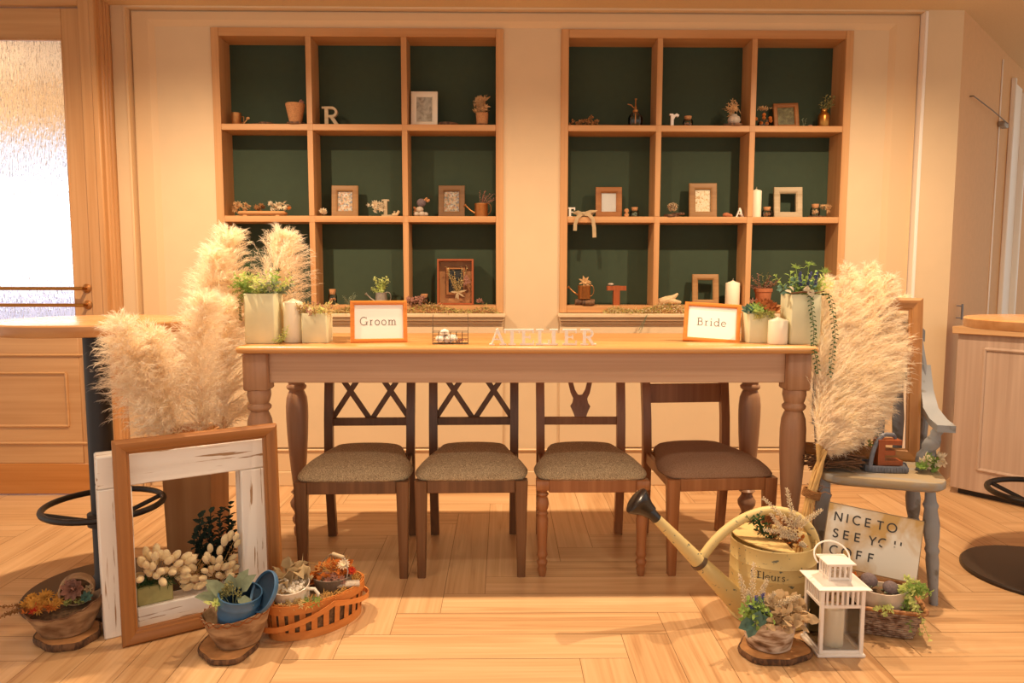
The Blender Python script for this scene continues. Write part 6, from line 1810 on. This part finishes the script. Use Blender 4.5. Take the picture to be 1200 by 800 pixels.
# ---- left unit, middle row
o = thing('wood_tray', 'long thin orange wood slab carrying dried flowers in the left unit', 'tray', N(308, 2, -.03))
g = G(); g.bb(-.132, .132, -.035, .035, .004, .026, .010); g.bb(-.10, -.08, -.03, .03, 0, .004); g.bb(.08, .10, -.03, .03, 0, .004); g.build('slab', M['oak_h'], o)
random.seed(121)
for k, (px, w_, mm, lb) in enumerate(((282, .045, 'cream_bloom', 'tan dried flowers at the left end of the wood slab'), (305, .020, 'brown_dry', 'small brown dried rosette on the middle of the wood slab'), (327, .045, 'white_bloom', 'pale dried flowers at the right end of the wood slab'))):
    q = thing('dried_flowers', lb, 'dried flowers', N(px, 2, -.03, .027))
    foliage(q, mm, lambda g: [bloom(g, (random.uniform(-w_, w_), random.uniform(-.02, .02), random.uniform(.006, .045)), .019, 7, rv() + Vector((0, -.6, 1))) for _ in range(22 if k != 1 else 9)], 'blossoms')
    if k == 2: foliage(q, 'orange_bloom', lambda g: [bloom(g, (.06, -.01, .016), .016, 8, (0, -1, .6))], 'rust_bloom')
o = thing('white_cone', 'white dried flower ball left of the floral photo frame', 'dried flower', N(379, 2, -.02)); foliage(o, 'white_bloom', lambda g: [rosette(g, (0, 0, .022), .026, 4, 8, (0, -.7, .7)), rosette(g, (0, 0, .014), .024, 3, 8, (0, .5, .7))], 'scales')
photo_frame('light brown photo frame with floral picture in the left unit middle niche', N(404, 2), .148, .176, .033, .018, M['mid_frame'], M['pic_floral'], math.radians(2), 6)
o = thing('dried_flowers', 'cream dried hydrangea head left of the letter L', 'dried flowers', N(441, 2, -.02)); random.seed(122)
foliage(o, 'white_bloom', lambda g: [bloom(g, (random.uniform(-.05, .03), random.uniform(-.02, .02), random.uniform(.008, .03) + max(0, .045 - abs(k_) * .0)), .014, 5, rv() + Vector((0, -.8, .8)), 1) for k_ in range(12)] + [bloom(g, (random.uniform(-.015, .04), random.uniform(-.02, .02), random.uniform(.02, .078)), .019, 5, rv() + Vector((0, -.8, .8)), 1) for _ in range(26)], 'florets')
letter('letter_l', 'weathered pale wooden letter L in the left unit middle niche', 'L', N(456, 2, -.01), .095, .020, M['pale_frame'], wk=.90)
o = thing('dried_twig', 'short pale curled twig at the foot of the letter L', 'twig', N(464, 2, -.035)); g = G(); g.tube([(-.02, 0, .008), (.005, 0, .010), (.018, 0, .03)], [.008, .009, .007], 8); g.build('twig_body', M['driftwood'], o)
o = thing('pebble_stack', 'stack of pebbles with a brown dried pod in the left unit right column', 'decoration', N(493, 2, -.01)); random.seed(123)
for k, (x, z, r_) in enumerate(((-.022, .014, .018), (.008, .015, .020), (.028, .014, .015), (-.004, .040, .021))):
    g = G(); g.ball((x, random.uniform(-.01, .01), z), (r_, r_ * .8, r_ * .75), 12, 8); g.build('pebble', M['stone'], o)
g = G(); g.ball((.004, 0, .077), (.026, .02, .024), 14, 8); g.build('dried_pod', M['purple_pod'], o)
g = G(); balls(g, (.035, 0, .095), .012, 9, .007); balls(g, (-.03, 0, .04), .014, 10, .008); g.build('seed_heads', M['cork'], o)
photo_frame('dark brown photo frame with floral picture in the left unit right column', N(529, 2), .148, .178, .032, .02, M['dark_frame'], M['pic_floral'], math.radians(-2), 6)
o = small_can('ribbed copper mini watering can with dried flowers in the left unit', 564, 2, .036, .075, 'copper', -1, rings_=1); random.seed(124)
foliage(o, 'pink_bloom', lambda g: [sprig(g, g, (0, 0, .06), (random.uniform(-.03, .08), random.uniform(-.02, .01), random.uniform(.085, .15)), 8, .012, .008, .0009) for _ in range(12)], 'dried_flowers')
# ---- left unit, bottom row
jar('corked bottle rising from the moss left of the metal mini watering can', 390, 3, .024, .088, 'cork')
o = thing('dried_sprig', 'grey-green feathery sprig between the corked bottle and the mini watering can', 'foliage', N(408, 3, -.02)); random.seed(125)
foliage(o, 'sage_leaf', lambda g: [sprig(g, g, (random.uniform(-.01, .01), 0, 0), (random.uniform(-.04, .05), random.uniform(-.02, .02), random.uniform(.03, .075)), 14, .012, .004, .0008) for _ in range(9)], 'leaves')
o = small_can('grey metal mini watering can with yellow-green flowers', 447, 3, .035, .070, 'zinc', -1, dy=-.01, cone=.15); random.seed(126)
foliage(o, 'lime_leaf', lambda g: [sprig(g, g, (0, 0, .055), (random.uniform(-.05, .05), random.uniform(-.025, .02), random.uniform(.08, .165)), 12, .020, .012, .0012) for _ in range(16)], 'flowers')
jar('corked jar between the moss and the wooden box frame', 497.5, 3, .025, .062, 'brown_dry')
xo = N(534, 3, .0)
bx = thing('shadow_box', 'deep reddish wooden box frame with a tied dried bouquet', 'picture frame', xo, 0, rx=-math.radians(3))
bwid, bh_, bd_ = .205, .258, .075
g = G(); mitred(g, bwid, bh_, .010, bd_, None, 0, -.03); g.build('box', M['red_wood'], bx, sharp=25)
g = G(); g.bb(-bwid / 2 + .008, bwid / 2 - .008, .03, .036, .008, bh_ - .008); g.build('back_panel', M['planter_wood'], bx)
g = G(); mitred(g, .108, .158, .013, .014, None, .058, .010); g.build('inner_frame', M['brown_frame'], bx, sharp=25)
g = G(); g.bb(-.043, .043, .018, .024, .07, .205); g.build('dark_picture', M['dark_back'], bx)
random.seed(127)
foliage(bx, 'moss', lambda g: [sprig(g, g, (.012, -.012, .06), (.012 + random.uniform(-.06, .06), -.018 + random.uniform(-.01, .01), random.uniform(.12, .215)), 10, .016, .010, .0009) for _ in range(15)], 'bouquet')
foliage(bx, 'pink_bloom', lambda g: [bloom(g, (.06 + random.uniform(-.015, .02), -.015, .13 + random.uniform(-.03, .04)), .014, 8, (0, -1, .2)) for _ in range(6)], 'pink_blossoms')
foliage(bx, 'ribbon', lambda g: [g.leaf((.012, -.024, .07), d, l, .012, (0, -1, 0)) for d, l in (((1, 0, .25), .055), ((-1, 0, .1), .04), ((.9, 0, -.6), .05), ((-.3, 0, -1), .04), ((.1, 0, -1), .045))], 'bow')
o = thing('dried_bud', 'small pinkish dried bud right of the wooden box frame', 'dried flower', N(562, 3, -.02)); random.seed(128)
foliage(o, 'pink_bloom', lambda g: [rosette(g, (0, 0, .018), .022, 3, 7, (-.2, -.6, .7)), tuft(g, (.02, 0, .01), .008, 8, .018, .003)], 'petals')

# ---- right unit, top row
o = thing('dried_flowers', 'brown dried flower sprigs lying in the right unit top left niche', 'dried flowers', N(690, 1, -.02)); random.seed(130)
foliage(o, 'brown_dry', lambda g: [balls(g, (random.uniform(-.10, .06), random.uniform(-.02, .02), random.uniform(.008, .035)), .012, 9, .005) for _ in range(22)] + [balls(g, (.012, 0, .045), .016, 12, .005)], 'seed_heads')
foliage(o, 'twig', lambda g: [g.tube([(random.uniform(-.05, .02), random.uniform(-.02, .02), .006), (.07, 0, .012), (random.uniform(.11, .15), random.uniform(-.01, .01), .006)], .0011, 4) for _ in range(9)], 'stems')
o = thing('glass_sprayer', 'clear glass sprayer bottle with a copper pump on the right unit', 'spray bottle', N(744.5, 1))
g = G(); g.lathe([(.036, 0), (.040, .003), (.041, .05), (.037, .062), (.018, .078), (.013, .082), (.013, .088)], 26, cap1=False); g.build('glass_body', M['jar'], o, sharp=60)
g = G(); g.lathe([(.015, .083), (.015, .094), (.006, .098), (.006, .112), (.0035, .116), (.0035, .150), (.007, .152), (.007, .156)], 14); g.tube([(0, 0, .104), (-.012, 0, .108), (-.024, 0, .122), (-.044, 0, .127)], .003, 8); g.lathe([(.004, .02), (.004, .083)], 10); g.build('pump', M['copper'], o, sharp=50)
letter('letter_r', 'white lowercase letter r on the right unit top shelf', 'r', N(791, 1), .078, .018, M['white_letter'], wk=.85)
jar('little corked jar right of the white lowercase r', 806, 1, .027, .062, 'brown_dry')
slice_disc('wood_slice', 'wood slice under the round white vase on the right unit top shelf', N(859, 1, -.035), .052, .012, 11, ry=.042)
o = thing('flower_vase', 'round white vase with a tan hydrangea on the right unit top shelf', 'vase', N(860, 1, -.03, .0135)); random.seed(131)
g = G(); g.lathe([(.018, 0), (.028, .004), (.036, .022), (.030, .040), (.016, .048), (.017, .053), (.013, .050), (.012, .02)], 22); g.build('vase_body', M['stone'], o, sharp=60)
foliage(o, 'cream_bloom', lambda g: [bloom(g, (-.012 + rv(.016).x, rv(.014).y, .082 + rv(.017).z), .018, 5, rv() + Vector((0, -.8, .5)), 1) for _ in range(34)], 'hydrangea')
o = thing('flower_jar', 'small glass jar of orange-tipped dried flowers on the right unit top shelf', 'vase', N(895, 1, -.02)); random.seed(132)
g = G(); g.lathe([(.028, 0), (.034, .004), (.034, .022), (.022, .036), (.020, .046)], 20, cap1=False); g.build('glass', M['jar'], o, sharp=60)
foliage(o, 'orange_bloom', lambda g: [g.ball((x, 0, z), (.011, .010, .010), 10, 6) for x, z in ((-.045, .045), (.0, .05), (.035, .05), (.038, .034), (.0, .068), (.018, .02), (-.015, .022))], 'rust_buds')
foliage(o, 'cream_bloom', lambda g: [tuft(g, (rv(.012).x, 0, .10), .012, 10, .022, .007) for _ in range(6)], 'blossoms')
foliage(o, 'twig', lambda g: [g.tube([(0, 0, .006), (x, 0, z)], .001, 4) for x, z in ((-.045, .045), (.035, .05), (0, .1), (.038, .034))], 'stems')
photo_frame('reddish photo frame with a green plant picture on the right unit top shelf', N(922.5, 1, .005), .138, .148, .023, .018, M['brown_frame'], M['pic_plant'], math.radians(-4), 12, ry=math.radians(-1))
o = thing('dried_sprig', 'tiny dry sprig right of the reddish photo frame', 'foliage', N(942, 1, -.01)); foliage(o, 'sage_leaf', lambda g: [sprig(g, g, (0, 0, 0), (random.uniform(-.012, .012), 0, .045), 8, .010, .005, .0008) for _ in range(3)], 'leaves')
o = thing('pebble', 'tiny pink pebble near the brass bottle vase', 'pebble', N(949.5, 1, -.02)); g = G(); g.ball((0, 0, .007), (.013, .010, .007), 12, 8); g.build('stone', M['pink_bloom'], o)
o = thing('bottle_vase', 'brass milk-can vase with olive sprigs at the top right of the right unit', 'vase', N(965, 1, -.02)); random.seed(133)
g = G(); g.lathe([(.030, 0), (.032, .003), (.032, .060), (.028, .072), (.017, .082), (.016, .094), (.019, .098), (.016, .098), (.012, .05)], 22); g.build('bottle', M['brass'], o, sharp=60)
foliage(o, 'olive_leaf', lambda g: [sprig(g, g, (0, 0, .09), (random.uniform(-.03, .09), random.uniform(-.02, .02), random.uniform(.11, .19)), 9, .020, .011, .001) for _ in range(10)], 'sprigs')
# ---- right unit, middle row
letter('letter_f', 'small white wooden letter F at the left edge of the right unit', 'F', N(670, 2), .054, .018, M['white_letter'], wk=.80)
rbn = thing('ribbon_bow', 'ivory ribbon bow hanging over the edge of the middle shelf', 'ribbon', (N(682, 2).x, YW - FWD - .006, ZS2 + .006))
def rib(g, pts, w):
    rings = []
    for i, p in enumerate(pts):
        p = Vector(p); t = (Vector(pts[min(i + 1, len(pts) - 1)]) - Vector(pts[max(i - 1, 0)])).normalized(); s = t.cross(Vector((0, -1, .15))).normalized() * w / 2
        n_ = Vector((0, .0006, 0)); rings.append([p - s, p + s, p + s + n_, p - s + n_])
    g.loft(rings)
g = G(); rib(g, [(0, .004, .010), (-.015, -.002, .004), (-.035, -.004, -.015), (-.045, -.005, -.05), (-.046, -.005, -.085)], .020); g.build('tail', M['ribbon'], rbn)
g = G(); rib(g, [(0, .004, .010), (.03, -.002, .004), (.052, -.005, -.02), (.060, -.006, -.07), (.062, -.006, -.122)], .021); g.build('tail', M['ribbon'], rbn)
g = G(); rib(g, [(0, .006, .008), (-.03, .006, .020), (-.055, .02, .016), (-.03, .03, .008), (0, .02, .006)], .014); rib(g, [(0, .006, .008), (.04, .004, .022), (.075, .010, .024), (.05, .03, .008), (0, .02, .006)], .016); g.ball((0, .002, .010), (.010, .006, .009), 10, 6); g.build('loops', M['ribbon'], rbn)
photo_frame('light wood photo frame with white paper in the right unit middle row', N(713.5, 2), .148, .172, .033, .018, M['brown_frame'], M['paper'], math.radians(-2), 6)
jar('small corked glass jar right of the white paper frame', 743.5, 2, .024, .056, 'sage_leaf')
o = thing('cork_roll', 'two little stacked wood rolls left of the small corked jar', 'wood', N(734, 2, -.01)); 
for z in (.012, .036): g = G(); g.lathe([(.011, -.016), (.012, -.014), (.012, .014), (.011, .016)], 14, Matrix.Translation((0, 0, z)) @ Matrix.Rotation(PI / 2, 4, 'X')); g.build('roll', M['cork'], o)
slice_disc('wood_slice', 'dark wood slice at the bottom of the pair under the white pine cone', N(786, 2, -.03), .046, .012, 12, ry=.04)
slice_disc('wood_slice', 'orange wood slice leaning over the dark one under the white pine cone', N(795, 2, -.028, .0135), .036, .010, 13, ry=.03)
o = thing('pine_cone', 'white-tipped pine cone on the wood slices', 'pine cone', N(788, 2, -.03, .0255)); random.seed(134)
def cone_(g):
    for k in range(60):
        t = k / 59; a = k * 2.4; r_ = .026 * math.sin(PI * (.18 + .8 * t)); g.leaf((r_ * .4 * math.cos(a), r_ * .4 * math.sin(a), .006 + .042 * t), (math.cos(a), math.sin(a), .35 + t), r_ * .85 + .006, .010)
foliage(o, 'beige_petal', cone_, 'scales'); foliage(o, 'white_bloom', lambda g: [g.ball((.024 * math.sin(PI * (.18 + .8 * k / 40)) * math.cos(k * 2.4), .024 * math.sin(PI * (.18 + .8 * k / 40)) * math.sin(k * 2.4), .012 + .042 * k / 40), .0032, 5, 4) for k in range(40)], 'white_tips')
photo_frame('large light wood frame with cream picture in the right unit middle niche', N(824, 2), .155, .195, .035, .02, M['mid_frame'], M['pic_map'], math.radians(-3), 6)
o = thing('dried_mushroom', 'rust brown shelf mushroom left of the little white letter A', 'dried decoration', N(852.5, 2, -.01)); random.seed(135)
g = G(); g.ball((-.006, 0, .014), (.022, .016, .013), 12, 7); g.ball((.014, -.004, .010), (.014, .012, .010), 12, 7); g.build('cap', M['terracotta'], o)
letter('letter_a', 'little white letter A at the right end of the middle niche', 'A', N(866.5, 2, -.01), .052, .016, M['white_letter'], wk=.9)
candle('tall ivory pillar candle in the right unit middle row', N(885.5, 2, .0), .029, .160)
jar('corked jar between the tall candle and the whitewashed frame', 898.5, 2, .027, .060, 'brown_dry')
photo_frame('empty whitewashed frame in the right unit right column', N(924, 2, .01), .158, .176, .035, .022, M['pale_frame'], None, math.radians(-4), 6, open_=True)
slice_disc('wood_slice', 'wood slice under the corked jar at the right end of the middle shelf', N(957, 2, -.01), .055, .008, 15, ry=.035)
jar('corked jar of dried petals at the right end of the middle shelf', 955, 2, .026, .066, 'cream_bloom', dy=-.01, z=.010)
o = thing('dried_flowers', 'tan dried hydrangea spray at the right end of the middle shelf', 'dried flowers', N(966, 2, -.01, .010)); random.seed(136)
foliage(o, 'cream_bloom', lambda g: [bloom(g, (random.uniform(-.02, .03), random.uniform(-.015, .015), random.uniform(.02, .06)), .013, 5, rv() + Vector((0, -.8, .5)), 1) for _ in range(24)], 'florets')
# ---- right unit, bottom row
o = thing('log_slice', 'small split log under the copper mini watering can', 'wood', N(686, 3, -.035)); g = G(); g.lathe([(.016, -.055), (.018, -.052), (.018, .052), (.016, .055)], 14, Matrix.Translation((-.004, 0, .017)) @ Matrix.Rotation(PI / 2, 4, 'Y')); g.lathe([(.014, -.03), (.015, .03)], 12, Matrix.Translation((.01, -.03, .0152)) @ Matrix.Rotation(PI / 2, 4, 'Y')); g.build('log', M['bark'], o, sharp=40)
o = small_can('ribbed copper mini watering can topped by a pale flower, right unit bottom row', 684.5, 3, .035, .076, 'copper', -1, dy=-.03, rings_=1, z=.036); random.seed(137)
foliage(o, 'cream_bloom', lambda g: [bloom(g, (0, -.012, .095), .038, 7, (0, -1, .4), 2), bloom(g, (.012, 0, .085), .03, 7, (.3, -1, .6), 2)], 'flower')
letter('letter_t', 'reddish-brown wooden letter T in the right unit bottom row', 'Tp', N(722, 3, -.01), .110, .035, M['red_wood'], wk=.98, tilt=0)
o = thing('pebble', 'flat pale pebble resting on top of the wooden letter T', 'pebble', N(715.5, 3, -.01, .1115)); g = G(); g.ball((0, 0, .007), (.017, .012, .0072), 14, 8); g.build('stone', M['stone'], o)
o = thing('driftwood', 'pale branching driftwood root in the right unit bottom row', 'driftwood', N(783, 3, -.02)); random.seed(138)
g = G()
for pts, r_ in (([(-.05, 0, .02), (-.01, -.005, .03), (.03, 0, .045), (.055, .004, .065)], [.018, .022, .014, .006]), ([(-.02, 0, .03), (.03, -.01, .022), (.07, -.01, .016)], [.02, .015, .007]), ([(-.045, 0, .03), (-.055, 0, .012), (-.05, -.01, .0)], [.016, .014, .008]), ([(.0, 0, .03), (.02, .01, .012), (.05, .012, .002)], [.016, .012, .006])): g.tube(pts, r_, 9)
g.build('root', M['driftwood'], o)
photo_frame('empty brown frame leaning behind the Bride sign in the right unit', N(827, 3, .0), .148, .178, .032, .02, M['mid_frame'], None, math.radians(-5), 9, open_=True)
candle('ivory pillar candle standing right of the empty brown frame', N(858, 3, -.01), .040, .140)
o = thing('flower_pot', 'terracotta pot of dusty pink dried flowers in the right unit', 'plant pot', N(894, 3, -.01)); random.seed(139)
g = G(); g.lathe([(.034, 0), (.036, .003), (.046, .075), (.050, .076), (.051, .095), (.046, .096), (.034, .02)], 24); g.build('pot', M['terracotta'], o, sharp=50)
foliage(o, 'pink_bloom', lambda g: [sprig(g, g, (random.uniform(-.02, .02), 0, .085), (random.uniform(-.085, .09), random.uniform(-.03, .03), random.uniform(.10, .175)), 12, .013, .009, .001) for _ in range(18)], 'dried_flowers')
foliage(o, 'olive_leaf', lambda g: [sprig(g, g, (random.uniform(-.02, .02), 0, .085), (random.uniform(-.06, .09), random.uniform(-.03, .03), random.uniform(.11, .18)), 8, .014, .008, .001) for _ in range(9)], 'leaves')
o = thing('dried_flowers', 'pinkish dried berry sprigs lying on the sill left of the wooden box frame', 'dried flowers', N(488, 3, -.06)); random.seed(140)
foliage(o, 'pink_bloom', lambda g: [balls(g, (random.uniform(-.05, .05), random.uniform(-.03, .02), random.uniform(.004, .045)), .012, 8, .0052) for _ in range(18)], 'berries')
foliage(o, 'twig', lambda g: [g.tube([(random.uniform(-.06, 0), random.uniform(-.03, .02), .004), (random.uniform(0, .06), random.uniform(-.03, .02), random.uniform(.01, .05))], .001, 4) for _ in range(14)], 'stems')

# ---- moss garlands along the sills
def garland(label, pa_, pb2, dens, mats, seedn, lump=.02):
    random.seed(seedn)
    xa, xb = N(pa_, 3).x, N(pb2, 3).x
    zz = SILL + .001
    r = thing('moss_garland', label, 'moss', (xa, YW - .02, zz)); r['kind'] = 'stuff'
    for mi, (mm, k, L, W) in enumerate(mats):
        g = G(); n = int((xb - xa) * dens * k)
        for _ in range(n):
            x = random.uniform(0, xb - xa); e = min(1, min(x, xb - xa - x) / .08 + .15); hgt = (.030 + .8 * lump * math.sin(x * 17 + seedn)) * e
            t = random.random()
            y = -.028 + .055 * t; z = random.uniform(.0, .6) * hgt + (t > .35) * hgt * .5
            d = Vector((random.gauss(0, 1), random.gauss(-.3, .7), random.gauss(.15, .6)))
            g.leaf((x, min(y, .004), z), d, L * random.uniform(.6, 1.2), W)
        o = g.build(('moss', 'dry_grass', 'seed_tips', 'seed_tips')[mi], M[mm], r, sharp=0, recalc=False); o['kind'] = 'stuff'
    return r
garland('dry moss garland trailing along the left unit sill', 372, 583, 900, (('moss_green', .55, .024, .0045), ('moss', 1.0, .028, .0034), ('pink_bloom', .22, .015, .007)), 3)
garland('dry moss and seed garland trailing along the right unit sill', 705, 842, 1300, (('moss_green', .40, .024, .0042), ('moss', 1.0, .026, .0034), ('white_bloom', .45, .012, .006)), 8)
o = thing('hanging_sprig', 'grey dried sprig hanging down from the right sill garland', 'dried flowers', (N(752, 3).x, YW - .06, SILL - .012)); random.seed(141)
foliage(o, 'sage_leaf', lambda g: [sprig(g, g, (.012, .0, .012), (-.045 + random.uniform(-.015, .03), -.006, -.085 + random.uniform(-.02, .03)), 12, .010, .004, .0008) for _ in range(5)], 'leaves')
